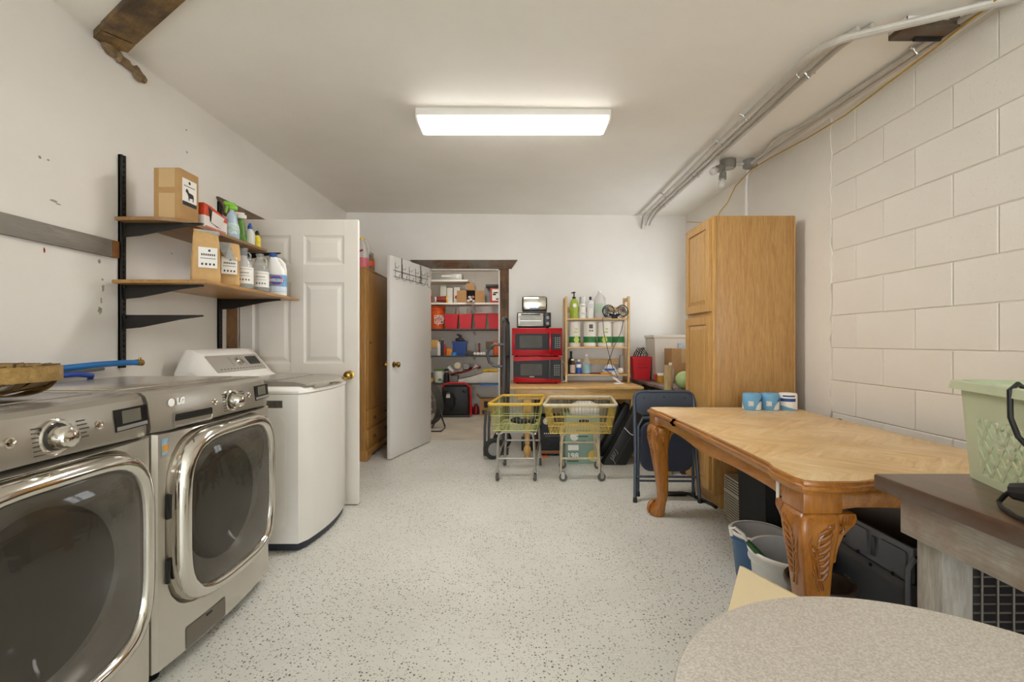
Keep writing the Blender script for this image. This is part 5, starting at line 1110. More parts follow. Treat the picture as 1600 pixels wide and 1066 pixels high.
# long black cases leaning to the right
def case(xb, yb, lab, ln, th, dp, ang_, lettering):
    t = T('instrument_case', lab, 'case', (xb, yb, 0)); t.rotation_euler = (0, ang_, 0); t.location.z = 0
    b = B(); b.box(0, th, -dp/2, dp/2, 0, ln, .02); b.out('body', mat('black_leatherette', '#222120', .45, bmp=.3, bs=150), t)
    b = B(); b.box(th*.5-.004, th*.5+.004, -dp/2-.002, dp/2+.002, .01, ln-.01); b.out('seam', M_DGREY, t)
    if lettering:
        b = B()
        for k, (z_, l_) in enumerate(((.10, .075), (.125, .04), (.145, .035), (.165, .04), (.19, .05))): b.tube([(th*.15, -dp/2-.001, z_), (th*.15+l_*.6, -dp/2-.002, z_-.012), (th*.15+l_, -dp/2-.001, z_-.03)], .0035, 5)
        b.out('print', M_GREY, t)
        b = B(); b.tube([(th*.02, -dp/2-.004, ln*.62), (th*.4, -dp/2-.012, ln*.585), (th*.95, -dp/2-.004, ln*.60)], .004, 6); b.out('strap', M_PTW, t)
    return t
case(.835, 4.455, 'nearer long black case with grey lettering leaning under the desk', .66, .20, .13, .52, 'fury')
case(.84, 4.79, 'farther dark case leaning behind the lettered one', .62, .15, .13, .50, None)
B().box(1.06, 1.14, 4.88, 5.2, 0, .50, .01).solo('black_case', M_BLACK, 'black upright case in the shadow beside the right desk leg', 'case')
# ------------------------------------------------------------------ hand truck
M_HT = mat('dark_grey_tube', '#55565a', .4, .4, var=.1)
t = T('hand_truck', 'grey hand truck leaning beside the back doorway', 'hand truck', (-.12, 4.85, 0))
for dy, x0_ in ((0, -.105), (.26, -.06)):
    b = B(); b.tube([(x0_, 4.78+dy, .06), (x0_+.005, 4.80+dy, .5), (x0_+.01, 4.84+dy, 1.0), (x0_+.005, 4.88+dy, 1.36)], .017, 10); b.out('rail', M_HT, t, True)
b = B(); b.tube([(-.10, 4.88, 1.36), (-.097, 4.92, 1.405), (-.085, 5.0, 1.42), (-.07, 5.10, 1.405), (-.055, 5.14, 1.36)], .017, 10); b.out('top_bow', M_HT, t, True)
for z in (.25, .62, 1.0): b = B(); b.tube([(-.10, 4.80+.04*z, z), (-.055, 5.06+.04*z, z)], .011, 8); b.out('crossbar', M_HT, t, True)
b = B(); b.tube([(-.10, 4.85, 1.13), (-.19, 4.85, 1.13), (-.245, 4.85, 1.10), (-.27, 4.85, 1.03), (-.25, 4.85, .95), (-.20, 4.85, .91), (-.10, 4.85, .90)], .016, 10); b.out('grip_loop', M_HT, t, True)
for x, y in ((-.196, 4.62), (-.12, 5.06)):
    rx_ = Matrix.Rotation(.35, 4, 'Z') @ Matrix.Rotation(PI/2, 4, 'X')
    b = B(); b.lathe([(.066, -.03), (.09, -.03), (.101, -.018), (.101, .018), (.09, .03), (.066, .03)], (x, y, .102), 28, rx_); w_ = b.out('tyre', mat('rubber', '#2b2a29', .7), t, True)
    b = B(); b.lathe([(.05, -.0315), (.064, -.031), (.064, .031), (.05, .0315)], (x, y, .102), 24, rx_); b.out('rim', M_GREY, t, True)
b = B(); b.tube([(-.196, 4.62, .102), (-.12, 5.04, .102)], .01, 8); b.out('axle', M_HT, t, True)
for x in (-.285, -.245): b = B(); b.tube([(x, 4.66, .02), (x, 4.68, .30), (x+.01, 4.70, .46)], .014, 8); b.out('brace', M_HT, t, True)
b = B(); b.box(-.16, -.05, 4.76, 5.06, .004, .012, .002); b.out('toe_plate', M_HT, t, True)

# ------------------------------------------------------------------ wire laundry carts
def cart(corners, zt, zb, label, mw, mr, mf, casters, nx, ny, tape=True, leg=None):
    "corners: front-left, front-right, rear-right, rear-left of the rim"
    c = [Vector((x, y, 0)) for x, y in corners]; ctr = sum(c, Vector())/4
    t = T('laundry_cart', label, 'cart', (ctr.x, ctr.y, 0))
    low = [ctr+(p-ctr)*.84 for p in c]
    up = lambda p, z: (p.x, p.y, z)
    b = B(); ptsr = []
    for i in range(4):
        p, q, o_ = c[i], c[(i+1) % 4], c[i-1]; d1, d0 = (q-p).normalized(), (p-o_).normalized()
        for k in range(5):
            s_ = k/4; ptsr.append(up(p-d0*.04*(1-s_)**2+d1*.04*s_**2, zt))
    b.tube(ptsr, .013, 8, loop=True); b.out('rim', mr, t, True)
    def side(i, n, name):
        b = B(); p, q = c[i], c[(i+1) % 4]; pl, ql = low[i], low[(i+1) % 4]
        for k in range(n+1):
            s_ = k/n; a_, e_ = p.lerp(q, s_), pl.lerp(ql, s_); b.tube([up(a_, zt), up(e_, zb)], .0016, 5)
        for f_ in (.42, .75): a_, e_ = p.lerp(pl, f_), q.lerp(ql, f_); z = zt+(zb-zt)*f_; b.tube([up(a_, z), up(e_, z)], .0032, 6)
        b.out(name, mw, t, True, stuff=True)
    for i, n in enumerate((nx, ny, nx, ny)): side(i, n, 'wire_side')
    b = B()
    for k in range(nx+1): s_ = k/nx; b.tube([up(low[0].lerp(low[1], s_), zb), up(low[3].lerp(low[2], s_), zb)], .0017, 5)
    for k in range(ny//2+1): s_ = k/(ny//2); b.tube([up(low[0].lerp(low[3], s_), zb+.003), up(low[1].lerp(low[2], s_), zb+.003)], .0028, 5)
    b.out('wire_floor', mw, t, True, stuff=True)
    b = B(); b.tube([up(p, zb) for p in low], .004, 6, loop=True); b.out('floor_ring', mw, t, True)
    # folded tube frames, front and rear
    cs = [Vector((x, y, 0)) for x, y in casters]
    def U(p, q, name):
        d_ = (q-p).normalized(); zz = zb-.014
        b = B(); b.tube([up(p, .105), up(p+d_*.01, zz-.06), up(p+d_*.02, zz-.02), up(p+d_*.05, zz), up(q-d_*.05, zz), up(q-d_*.02, zz-.02), up(q-d_*.01, zz-.06), up(q, .105)], .011, 8); b.out(name, mf, t, True)
    U(cs[0], cs[1], 'leg_frame'); U(cs[3], cs[2], 'leg_frame')
    for p, q, z in ((cs[0], cs[1], .19), (cs[3], cs[2], .24)): b = B(); b.tube([up(p, z), up(q, z)], .009, 8); b.out('crossbar', mf, t, True)
    for p, q in ((cs[0], cs[3]), (cs[1], cs[2])):
        b = B(); b.tube([up(p, .15), up(p.lerp(q, .5), .22), up(q, .24)], .008, 8); b.out('side_brace', mf, t, True); b = B(); b.tube([up(p, zb-.03), up(q, zb-.03)], .008, 8); b.out('side_brace', mf, t, True)
    for i, p in enumerate(cs):
        a = (.25, -.15, .1, -.3)[i] + (PI/2 if not tape else 0); d_ = Vector((math.sin(a)*.02, math.cos(a)*.02, 0)); n_ = Vector((math.cos(a), -math.sin(a), 0))
        wc = p+d_; b = B(); b.cyl(up(p, .075), up(p, .11), .014, .012, 10)
        for s_ in (-1, 1): q = wc+n_*.014*s_; b.box(-.002, .002, -.014, .014, .03, .082, mx=Matrix.Translation((q.x, q.y, 0)) @ Matrix.Rotation(-a, 4, 'Z'))
        cst = b.out('caster', M_ALU, t, True)
        b = B(); b.lathe([(.012, -.011), (.03, -.011), (.034, -.006), (.034, .006), (.03, .011), (.012, .011)], up(wc, .0345), 20, Matrix.Rotation(-a, 4, 'Z') @ Matrix.Rotation(PI/2, 4, 'Y')); b.out('wheel', mat('grey_rubber', '#55534f', .6), cst, True)
        b = B(); b.lathe([(.013, -.0115), (.013, .0115)], up(wc, .0345), 12, Matrix.Rotation(-a, 4, 'Z') @ Matrix.Rotation(PI/2, 4, 'Y')); b.out('hub', M_ALU, cst, True)
    return t
M_WG = mat('olive_coated_wire', '#a8ab62', .45, .2, var=.15); M_WY = mat('tan_coated_wire', '#c3a851', .45, .2, var=.15)
M_TAPEY = mat('yellow_taped_rim', '#cfa93f', .5, var=.2, vs=30); M_TAPEC = mat('cream_rim', '#c9bfa3', .5, var=.15, vs=20); M_CFR = mat('cream_frame', '#b9aa8d', .45, .1, var=.2, vs=15)
cart([(-.205, 3.80), (.222, 3.80), (.295, 4.45), (-.105, 4.45)], .648, .425, 'smaller wire laundry cart with a yellow rim and silver frame', M_WG, M_TAPEY, M_ALU, [(-.135, 3.88), (.182, 3.88), (.252, 4.36), (-.075, 4.36)], 13, 16)
cart([(.243, 3.75), (.832, 3.75), (.905, 4.33), (.335, 4.33)], .648, .415, 'wider wire laundry cart with a cream rim and frame', M_WY, M_TAPEC, M_CFR, [(.395, 3.88), (.715, 3.88), (.75, 4.26), (.43, 4.26)], 19, 14, False)
t = T('black_cloth', 'crumpled black thing lying in the smaller cart', 'cloth', (.11, 4.1, .432))
b = B()
for k in range(7): b.sphere((random.uniform(-.10, .08), random.uniform(-.05, .05), .025+random.uniform(0, .02)), .03, 8, (1.3, 1, .8))
b.out('folds', mat('black_fabric', '#232326', .8), t)
b = B(); b.sphere((.29-.11, 0, .03), .03, 12); b.tf(Matrix.Identity(4)); b.out('pale_ball', M_TAPEC, t)

# ------------------------------------------------------------------ bench in the back right corner and what stands on it
ZB = .745
t = T('side_bench', 'dark worn wooden bench in the back right corner', 'bench', (1.72, 4.85, 0))
B().prism([(1.41, 3.98), (2.0, 3.98), (2.0, 5.43), (1.30, 5.43)], 'z', ZB-.03, ZB, .004).out('top', wood('worn_bench_top', '#4a342c', '#755a50', (8, 1, 8), 2.5, .5, 0, .2, '#8b7772'), t, True)
for x in (1.50, 1.92):
    for y in (4.10, 5.33): B().box(x-.03, x+.03, y-.03, y+.03, 0, ZB-.03, .003).out('leg', M_TRIM, t, True)
for x in (1.50, 1.92): B().box(x-.012, x+.012, 4.13, 5.30, ZB-.11, ZB-.03).out('apron', M_TRIM, t, True)
t = T('waste_bin', 'red bin of black hangers on the back right bench', 'bin', (px(1004, 5.08), 5.18, ZB))
h = .25; q = lambda k, z, d=0: [(-.10*k+d, -.085*k+d, z), (.10*k-d, -.085*k+d, z), (.10*k-d, .085*k-d, z), (-.10*k+d, .085*k-d, z)]
b = B(); b.loft([q(.85, 0), q(1, h-.025), q(1.05, h-.025), q(1.05, h), q(1, h), q(.85, .005, .004)]); b.out('body', M_RED2, t, ang=.3)
b = B()
for z, segs in ((.165, ((-.04, -.02), (-.01, .005), (.02, .045))), (.125, ((-.05, -.02), (-.015, .01), (.015, .04), (.042, .06)))):
    for a_, c_ in segs: b.tube([(a_, -.0835, z), ((a_+c_)/2, -.0838, z+.012), (c_, -.0838, z+.002)], .002, 5)
b.out('marker_scrawl', M_INK, t)
for i in range(4):
    t = T('coat_hanger', 'black hanger sticking out of the red bin, %s' % ('leftmost', 'second from left', 'third from left', 'rightmost')[i], 'hanger', (px(1004, 5.08)-.05+.03*i, 5.15+.02*i, ZB+.02), .3-.4*i, 'black hangers in the red bin')
    b = B(); b.tube([(-.05, 0, .20), (-.02, 0, .27), (.0, 0, .30+.01*i), (.06, 0, .255), (.04, 0, .20), (.0, 0, .05)], .006, 6); b.tube([(0, 0, .30), (.012, 0, .325), (.03, 0, .32)], .004, 6); b.out('frame', M_BLACK, t)
M_TOTE = glass('clear_tote', '#ddd6c9', .8, .3)
t = T('storage_tote', 'tall translucent tote behind the carton on the corner bench', 'tote', (1.74, 5.15, ZB))
q = lambda k, z: [(-.235*k, -.17*k, z), (.235*k, -.17*k, z), (.235*k, .17*k, z), (-.235*k, .17*k, z)]
b = B(); b.loft([q(.90, 0), q(1, .47)], cap1=False); b.out('body', M_TOTE, t, ang=.3); b = B(); b.loft([q(1.03, .455), q(1.05, .46), q(1.05, .485), q(.99, .488)]); b.out('lid', M_TOTE, t)
b = B(); b.box(.02, .18, -.175, -.165, .33, .40); b.out('label', mat('blue_white_label', '#b5c6d2', .5, var=.4, vs=30), t)
t = T('carton', 'brown taped carton beside the tote, half hidden by the oak cabinet', 'box', (1.72, 4.85, ZB))
B().box(1.60, 1.90, 4.72, 4.95, ZB, ZB+.345, .003).out('body', M_CARD, t, True); B().box(1.70, 1.74, 4.7185, 4.72, ZB+.2, ZB+.345).out('tape', M_TAPE, t, True)
b = B(); b.sphere((1.495, 4.08, ZB+.078), .08, 20, (1, 1, .98)); b.solo('green_ball', mat('pale_green_ball', '#a9c084', .4, var=.12, vs=3), 'pale green ball on the corner bench beside the oak cabinet', 'ball')
b = B(); rings = []
for k in range(8):
    z = k/7*.955; rings.append([(1.352+u*(1+.12*math.sin(k*2.1+u*80)), 4.08+v_, z) for u, v_ in sq(.035, .03, 14, 3)])
b.loft(rings); b.solo('rough_post', wood('rough_post', '#a08558', '#c2aa80', (8, 8, 1), 5, .8, 0, .9), 'rough pale wooden post standing against the corner bench', 'post')
for i, (x, y, z, m_, lab) in enumerate(((1022, 5.2, .14, mat('red_white_pack', '#c04a44', .5, var=.5, vs=25), 'taller red and white packet beside the red bin'), (1027, 4.95, .07, mat('red_white_pack', '#c04a44'), 'shorter red and white packet on the corner bench'))):
    B().box(px(x, y)-.03, px(x, y)+.03, y, y+.05, ZB, ZB+z, .004).solo('packet', m_, lab, 'packet')
for i, (dx_, lab) in enumerate(((0, 'yellow topped jar, left one beside the rough post'), (.075, 'yellow topped jar, right one beside the rough post'))):
    bottle('jar', lab, px(1033, 4.7)+dx_, 4.72, ZB, [(.032, 0), (.034, .006), (.034, .065), (.028, .075)], mat('amber_jar', '#b98a22', .3), [(.033, .075), (.034, .095), (.02, .097)], M_LABEL, cat='jar')
bottle('water_bottle', 'clear plastic bottle behind the rough post', px(1048.5, 4.6), 4.62, ZB, [(.03, 0), (.032, .01), (.032, .14), (.014, .18)], M_GLASS, [(.015, .18), (.015, .205), (.01, .207)], M_LABEL)
# ------------------------------------------------------------------ oak cabinet
t = T('pantry_cabinet', 'tall oak pantry cabinet against the right wall', 'cabinet', (1.65, 3.45, 0))
CX0, CX1, CY0, CY1, CT = 1.378, 1.94, 3.225, 3.69, 2.03
B().box(CX0+.02, CX1, CY0, CY1, .10, CT, .001).out('carcass', M_OAKV, t, True)
B().box(CX0, CX0+.02, CY0-.004, CY1, .10, CT, .002).out('face_frame', M_OAKD, t, True)
B().box(CX0+.055, CX1-.01, CY0+.001, CY1-.01, 0, .10).out('toe_kick', M_OAKD, t, True)
B().box(CX1-.006, CX1+.004, CY0-.006, CY0+.002, .1, CT-.005).out('scribe_strip', M_OAKV, t, True)
def cdoor(z0, z1):
    y0, y1 = CY0+.018, CY1-.012; x = CX0
    dd = B().box(x-.012, x, y0, y1, z0, z1, .002).out('door', M_OAKD, t, True)
    for a_, c_, e_, f_ in ((y0, y0+.055, z0, z1), (y1-.055, y1, z0, z1), (y0+.055, y1-.055, z0, z0+.055), (y0+.055, y1-.055, z1-.055, z1)): B().box(x-.022, x-.012, a_, c_, e_, f_, .002, 1).out('frame_rail', M_OAKD, dd, True)
    qq = lambda i, xx: [(xx, y0+.058+i, z0+.058+i), (xx, y1-.058-i, z0+.058+i), (xx, y1-.058-i, z1-.058-i), (xx, y0+.058+i, z1-.058-i)]
    b = B(); b.loft([qq(0, x-.013), qq(.006, x-.013), qq(.03, x-.020), qq(.032, x-.020)], False, True); b.out('raised_panel', M_OAKD, dd, True, ang=.2)
cdoor(.125, 1.335); cdoor(1.37, CT-.02)
b = B(); b.tube([(1.25, 3.55, .012), (1.32, 3.50, .02), (1.36, 3.42, .012), (1.40, 3.30, .012), (1.405, 3.235, .012)], .012, 8); b.box(1.15, 1.30, 3.5, 3.56, 0, .022, .006); b.solo('power_strip', M_BLACK, 'black power strip and cable on the floor by the oak cabinet', 'power strip')

# ------------------------------------------------------------------ folding chair
M_CHF = mat('blue_grey_tube', '#4a525e', .4, .3, var=.08); M_CHP = mat('navy_vinyl', '#2b3140', .6, var=.15, bmp=.3, bs=120)
t = T('folding_chair', 'folded blue-grey metal chair standing at the far table corner', 'chair', (1.112, 3.40, 0), -.03)
def frame(hw_, z0, z1, y0, y1, rr_, n):
    ys = lambda z: y0+(y1-y0)*(z-z0)/(z1-z0)
    pts = [(-hw_*1.06, ys(z0), z0), (-hw_, ys(z1-.4), z1-.4), (-hw_, ys(z1-rr_), z1-rr_)]+[(-hw_+rr_-rr_*math.cos(a), ys(z1), z1-rr_+rr_*math.sin(a)) for a in [PI/2*k/5 for k in range(1, 6)]]
    pts += [(-p_[0], p_[1], p_[2]) for p_ in pts[::-1]]
    b = B(); b.tube(pts, .0125, 10); return b
frame(.218, .02, .79, -.03, .06, .06, 0).out('back_frame', M_CHF, t)
b = B()
for k in range(1): b.loft([[(u, .052+.0*u, z) for u, z in rrect(-.206, .206, .62, .785, .05, 5)], [(u, .062, z) for u, z in rrect(-.206, .206, .62, .785, .05, 5)]])
bk = b.out('backrest', M_CHF, t)
for u, z in ((-.15, .745), (0, .752), (.15, .745)): b = B(); b.lathe([(.006, 0), (.006, .004), (.002, .005)], (u, .052, z), 8, Matrix.Rotation(PI/2, 4, 'X')); b.out('rivet', M_BLACK, bk)
b = B(); b.tube([(-.20, .012, .05), (-.195, .02, .54), (-.16, .025, .60), (.16, .025, .60), (.195, .02, .54), (.20, .012, .05)], .011, 8); b.out('seat_frame', M_CHF, t)
b = B(); b.loft([[(u*k_, yy, .395+(z-.395)*k_) for u, z in rrect(-.185, .185, .22, .575, .07, 6)] for k_, yy in ((.97, -.022), (1, -.016), (1, .006), (.97, .012))]); b.out('seat', M_CHP, t)
b = B(); b.tube([(-.215, -.012, .18), (.215, -.012, .18)], .009, 8); b.out('crossbar', M_CHF, t); b = B(); b.tube([(-.19, .02, .14), (.19, .02, .14)], .008, 8); b.out('crossbar', M_CHF, t)
for x, y, z in ((-.231, -.032, .0), (.231, -.032, .0), (-.201, .012, .03), (.201, .012, .03)): b = B(); b.cyl((x, y, z), (x, y, z+.035), .016, .014, 10); b.out('foot', M_BLACK, t)

# ------------------------------------------------------------------ carved dining table
ZTb = .717; TX0, TX1, TY0, TY1 = .90, 1.90, 1.462, 3.19
m, nt, p = nodes('table_parquet')                        # bookmatched oak veneer: four quarters of slanted grain
tc = nt.nodes.new('ShaderNodeTexCoord'); sp = nt.nodes.new('ShaderNodeSeparateXYZ'); link(nt, tc.outputs['Object'], sp.inputs[0])
def mth(op, a, b_=None):
    n = nt.nodes.new('ShaderNodeMath'); n.operation = op
    for i, v_ in enumerate((a, b_)):
        if v_ is None: continue
        if hasattr(v_, 'is_output'): link(nt, v_, n.inputs[i])
        else: n.inputs[i].default_value = v_
    return n.outputs[0]
ax_ = mth('ABSOLUTE', sp.outputs[0]); ay_ = mth('ABSOLUTE', mth('SUBTRACT', mth('PINGPONG', mth('ADD', sp.outputs[1], 10.0), .43), .215))
along = mth('ADD', mth('MULTIPLY', ax_, .72), mth('MULTIPLY', ay_, .72)); across = mth('SUBTRACT', mth('MULTIPLY', ax_, .72), mth('MULTIPLY', ay_, .72))
cb = nt.nodes.new('ShaderNodeCombineXYZ'); link(nt, mth('MULTIPLY', along, 2.0), cb.inputs[0]); link(nt, mth('MULTIPLY', across, 26.0), cb.inputs[1]); link(nt, mth('MULTIPLY', ax_, 2.0), cb.inputs[2])
n1 = noise(nt, cb.outputs[0], 1.2, 6, .65, .6); n2 = noise(nt, tc.outputs['Object'], 3.0, 6, .7)
c1 = ramp(nt, n1, [(.30, lin('#bd9860')), (.5, lin('#d8b683')), (.70, lin('#e9cfa3'))])
c2 = mixc(nt, ramp(nt, n2, [(.45, (0, 0, 0, 1)), (.7, (.75, .75, .75, 1))]), c1, lin('#e6cfa6'))
dk = ramp(nt, noise(nt, tc.outputs['Object'], 1.7, 5, .6), [(.30, (.55, .55, .55, 1)), (.5, (0, 0, 0, 1))])
link(nt, mixc(nt, dk, c2, lin('#b38a56')), p.inputs['Base Color']); p.inputs['Roughness'].default_value = .42; bump(nt, p, n1, .06, .003); M_PARQ = m
cx_, cy_ = (TX0+TX1)/2, (TY0+TY1)/2
t = T('dining_table', 'carved honey-coloured dining table along the right wall', 'table', (cx_, cy_, 0))
hx_, hy_ = (TX1-TX0)/2, (TY1-TY0)/2
def outline(ins):
    e = .018; L_ = .20                                    # corner ears stand proud of the straight edges
    q = [(hx_, hy_-.05), (hx_, hy_-L_+.03), (hx_-e*.5, hy_-L_), (hx_-e, hy_-L_-.03), (hx_-e-.006, .25), (hx_-e-.006, 0)]
    right = q+[(x, -y) for x, y in q[::-1][1:]]
    top = [(x_, -hy_) for x_ in (hx_-.05, hx_-L_+.03)]+[(hx_-L_, -hy_+e*.5), (hx_-L_-.03, -hy_+e), (0, -hy_+e)]
    top = top+[(-x, y) for x, y in top[::-1][1:]]
    half = right+[(hx_-.012, -hy_+.012)]+top
    full = half+[(-hx_+.012, -hy_+.012)]+[(-x, -y) for x, y in right]+[(-hx_+.012, hy_-.012)]+[(-x, -y) for x, y in top]+[(hx_-.012, hy_-.012)]
    return [(x-math.copysign(min(ins, abs(x)), x), y-math.copysign(min(ins, abs(y)), y)) for x, y in full]
def slab(y_lo, y_hi, name):
    rings = []
    for ins, z in ((.035, .672), (.012, .676), (.010, .683), (.002, .687), (0, .694), (.003, .701), (.012, .704), (.012, .708), (.014, .7145), (.022, .717)):
        rings.append([(x, min(max(y, y_lo), y_hi), z) for x, y in outline(ins)])
    b = B(); b.loft(rings, cap0=True, cap1=False); b.out(name, M_TABLE, t, ang=.5)
    b = B(); b.loft([[(x, min(max(y, y_lo), y_hi), .7168) for x, y in outline(.022)], [(x, min(max(y, y_lo), y_hi), .7174) for x, y in outline(.024)]]); b.out('veneer_field', M_PARQ, t)
ys_ = 2.685-cy_
slab(-2, ys_-.0012, 'top_leaf'); slab(ys_+.0012, 2, 'top_leaf')
def apron(axis, d0, d1, length):
    n = 20; lowz = []
    for k in range(n+1):
        s_ = -1+2*k/n; e = abs(s_); z = .625-.012*math.cos(s_*PI)*0+(.0 if e < .75 else -.03*((e-.75)/.25)**1.5)-.02*math.exp(-(s_/.25)**2)
        lowz.append((s_*length, z))
    poly = lowz+[(length, .676), (-length, .676)]
    b = B(); b.prism(poly, axis, d0, d1, .003); b.out('apron', M_TABLE, t)
apron('x', -hx_+.045, -hx_+.07, hy_-.08); apron('x', hx_-.07, hx_-.045, hy_-.08); apron('y', -hy_+.045, -hy_+.07, hx_-.08); apron('y', hy_-.07, hy_-.045, hx_-.08)
def tleg(sx, sy):
    b = B(); rings = []; px_, py_ = sx*(hx_-.085), sy*(hy_-.085)
    for z, hs, of in ((.618, .05, 0), (.612, .052, .002), (.605, .060, .006), (.59, .064, .011), (.56, .063, .016), (.50, .056, .018), (.44, .049, .013), (.36, .044, .008), (.26, .038, 0), (.17, .033, -.004), (.115, .031, -.002), (.09, .034, .004), (.07, .042, .014), (.045, .050, .022), (.02, .048, .024), (.0, .038, .020)):
        rings.append([(px_+sx*of+u, py_+sy*of+v_, z) for u, v_ in sq(hs, hs, 24, 9 if z > .3 else 5 if z > .12 else 2.4)])
    b.loft(rings); lg = b.out('leg', M_TABLEL, t, ang=.7)
    b = B(); b.box(px_-.062, px_+.062, py_-.062, py_+.062, .612, .676, .003); b.out('corner_block', M_TABLEL, t)
    # knee wings under the apron
    for ax in (0, 1):
        b = B()
        prof = [(.0, .608), (.115, .608), (.118, .585), (.105, .565), (.085, .56), (.065, .54), (.055, .50), (.05, .45), (0, .44)]
        if ax == 0: poly = [(px_-sx*u, z) for u, z in prof]; b.prism(poly, 'y', py_+sy*.005, py_+sy*.052, .006)
        else: poly = [(py_-sy*u, z) for u, z in prof]; b.prism(poly, 'x', px_+sx*.005, px_+sx*.052, .006)
        b.out('knee_bracket', M_TABLEL, lg)
    # acanthus carving on both outer faces
    for ax in (0, 1):
        b = B()
        def pt(u, z, pr):                                  # u towards the table's middle, pr outwards
            tab = ((.30, .044), (.36, .052), (.44, .062), (.50, .074), (.56, .079), (.59, .075), (.612, .056)); d = tab[0][1]
            for (za, da), (zb2, db) in zip(tab[:-1], tab[1:]):
                if za <= z <= zb2: d = da+(db-da)*(z-za)/(zb2-za)
            of = max(0, d-.062)
            if u > .05: d = d+(.054-d)*min(1, (u-.05)/.02)
            if ax == 0: return (px_-sx*u+sx*of, py_+sy*(d+pr), z)
            return (px_+sx*(d+pr), py_-sy*u+sy*of, z)
        stem = [(.004, .365), (-.012, .42), (-.018, .48), (-.006, .54), (.026, .578), (.062, .585), (.082, .572), (.086, .555), (.074, .548), (.066, .556)]
        b.tube([pt(u, z, .001) for u, z in stem], .005, 6)
        b.tube([pt(-.034, .60, .0), pt(-.036, .52, .002), pt(-.028, .44, .001), pt(-.008, .362, -.001)], .0045, 6)
        for k in range(8):
            q = k/7; u0 = -.016+.02*max(0, q-.75); z0 = .40+.15*q; ln = .030+.022*q
            b.tube([pt(u0, z0, .001), pt(u0+ln*.45, z0+.002+.012*q, .004), pt(u0+ln*.9, z0+.018+.008*q, .002), pt(u0+ln, z0+.032+.004*q, -.002)], .005, 6, rads=[.003, .0062, .0058, .0025])
            if k < 6: b.tube([pt(u0-.002, z0, .001), pt(u0-.012, z0+.014, .003), pt(u0-.016, z0+.03, .0)], .004, 6, rads=[.002, .0042, .002])
        for k in range(4): b.tube([pt(.078+k*.010, .603, -.002), pt(.084+k*.009, .588, .003), pt(.088+k*.008, .574, -.002)], .0045, 6)
        b.out('carving', wood('carved_honey', '#7a4411', '#ad6b20', (5, 5, 2), 4, .28, .6), lg)
    for a in (-.7, 0, .7):                                 # claws round the ball
        an = math.atan2(sy, sx)+a; c_, s_ = math.cos(an), math.sin(an); ox, oy = px_+sx*.022, py_+sy*.022
        b = B(); b.tube([(ox+.03*c_, oy+.03*s_, .095), (ox+.052*c_, oy+.052*s_, .07), (ox+.060*c_, oy+.060*s_, .042), (ox+.056*c_, oy+.056*s_, .012)], .011, 8, rads=[.008, .012, .011, .006]); b.out('claw', M_TABLEL, lg)
for sx in (-1, 1):
    for sy in (-1, 1): tleg(sx, sy)
B().box(TX0+.040, TX0+.044, 1.655, 1.672, .60, .672).solo('white_strip', M_LABEL, 'thin white strip hanging from the near table edge', 'strip')
# toilet rolls
M_TPB = mat('blue_wrapper', '#6fa9d0', .45, var=.12, vs=14)
for i, (x, lab) in enumerate(((1.552, 'blue-wrapped toilet roll at the left of the three'), (1.668, 'blue-wrapped toilet roll in the middle of the three'), (1.785, 'white-wrapped toilet roll nearest the wall'))):
    r_ = .056; h = .108
    t = T('toilet_roll', lab, 'toilet roll', (x, 3.04, ZTb), group='toilet rolls on the dining table')
    B().lathe([(.018, .006), (r_*.95, 0), (r_, .008), (r_, h-.01), (r_*.9, h), (.022, h), (.018, h-.012)], n=28).out('wrapped_roll', M_TPB if i < 2 else M_LABEL, t)
    def wrap(a0, a1, z0, z1, m_, nm):
        b = B(); A_ = [a0+(a1-a0)*k/10 for k in range(11)]; lo = z0 if callable(z0) else (lambda s_: z0); hi = z1 if callable(z1) else (lambda s_: z1)
        b.loft([[(1.008*r_*math.cos(a), 1.008*r_*math.sin(a), lo(k/10)) for k, a in enumerate(A_)], [(1.008*r_*math.cos(a), 1.008*r_*math.sin(a), hi(k/10)) for k, a in enumerate(A_)]], closed=False); b.out(nm, m_, t)
    if i < 2:
        wrap(-3.9, -2.85, .006, lambda s_: .056*(1-s_*s_), M_LABEL, 'white_panel'); wrap(-1.65, -.3, .006, lambda s_: .006+.052*math.sqrt(min(1, s_*2)), M_LABEL, 'white_panel'); wrap(-1.25, -.5, .06, lambda s_: .062+.03*s_, mat('navy_band', '#274f8c', .5), 'navy_corner')
        wrap(-2.4, -1.85, .03, .06, mat('barcode_white', '#dcdcdc', .5, var=.5, vs=150), 'barcode')
    else:
        wrap(-2.9, -1.2, .058, .078, mat('navy_band', '#274f8c', .5), 'blue_band'); wrap(-2.9, -.9, .002, lambda s_: .035-.03*s_, M_TPB, 'blue_sweep'); wrap(-2.6, -1.3, .088, .098, MATS['navy_band'], 'lettering_line')
# ------------------------------------------------------------------ under the dining table
t = T('window_unit', 'beige window air conditioner under the dining table beside the oak cabinet', 'air conditioner', (1.55, 2.85, 0))
ax0, ay0, ay1, ah = 1.39, 2.82, 3.08, .29
M_BEIGE = mat('beige_plastic', '#b3ac9a', .5)
B().box(ax0+.012, ax0+.40, ay0, ay1, .005, ah, .008).out('case', M_BEIGE, t, True)
B().box(ax0, ax0+.014, ay0, ay1, .005, ah, .004).out('grille_frame', M_BEIGE, t, True)
B().box(ax0-.0008, ax0+.001, ay0+.012, ay1-.012, .012, ah-.012).out('dark_backing', M_INK, t, True)
for k in range(16): B().box(ax0-.005, ax0, ay0+.010, ay1-.010, .016+k*.0165, .025+k*.0165).out('grille_slat', M_BEIGE, t, True)
B().box(ax0-.006, ax0, ay0+.006, ay1-.006, .19, .20).out('mid_bar', M_BEIGE, t, True)
t = T('fabric_bin', 'large black bin under the middle of the dining table', 'bin', (1.565, 2.60, 0))
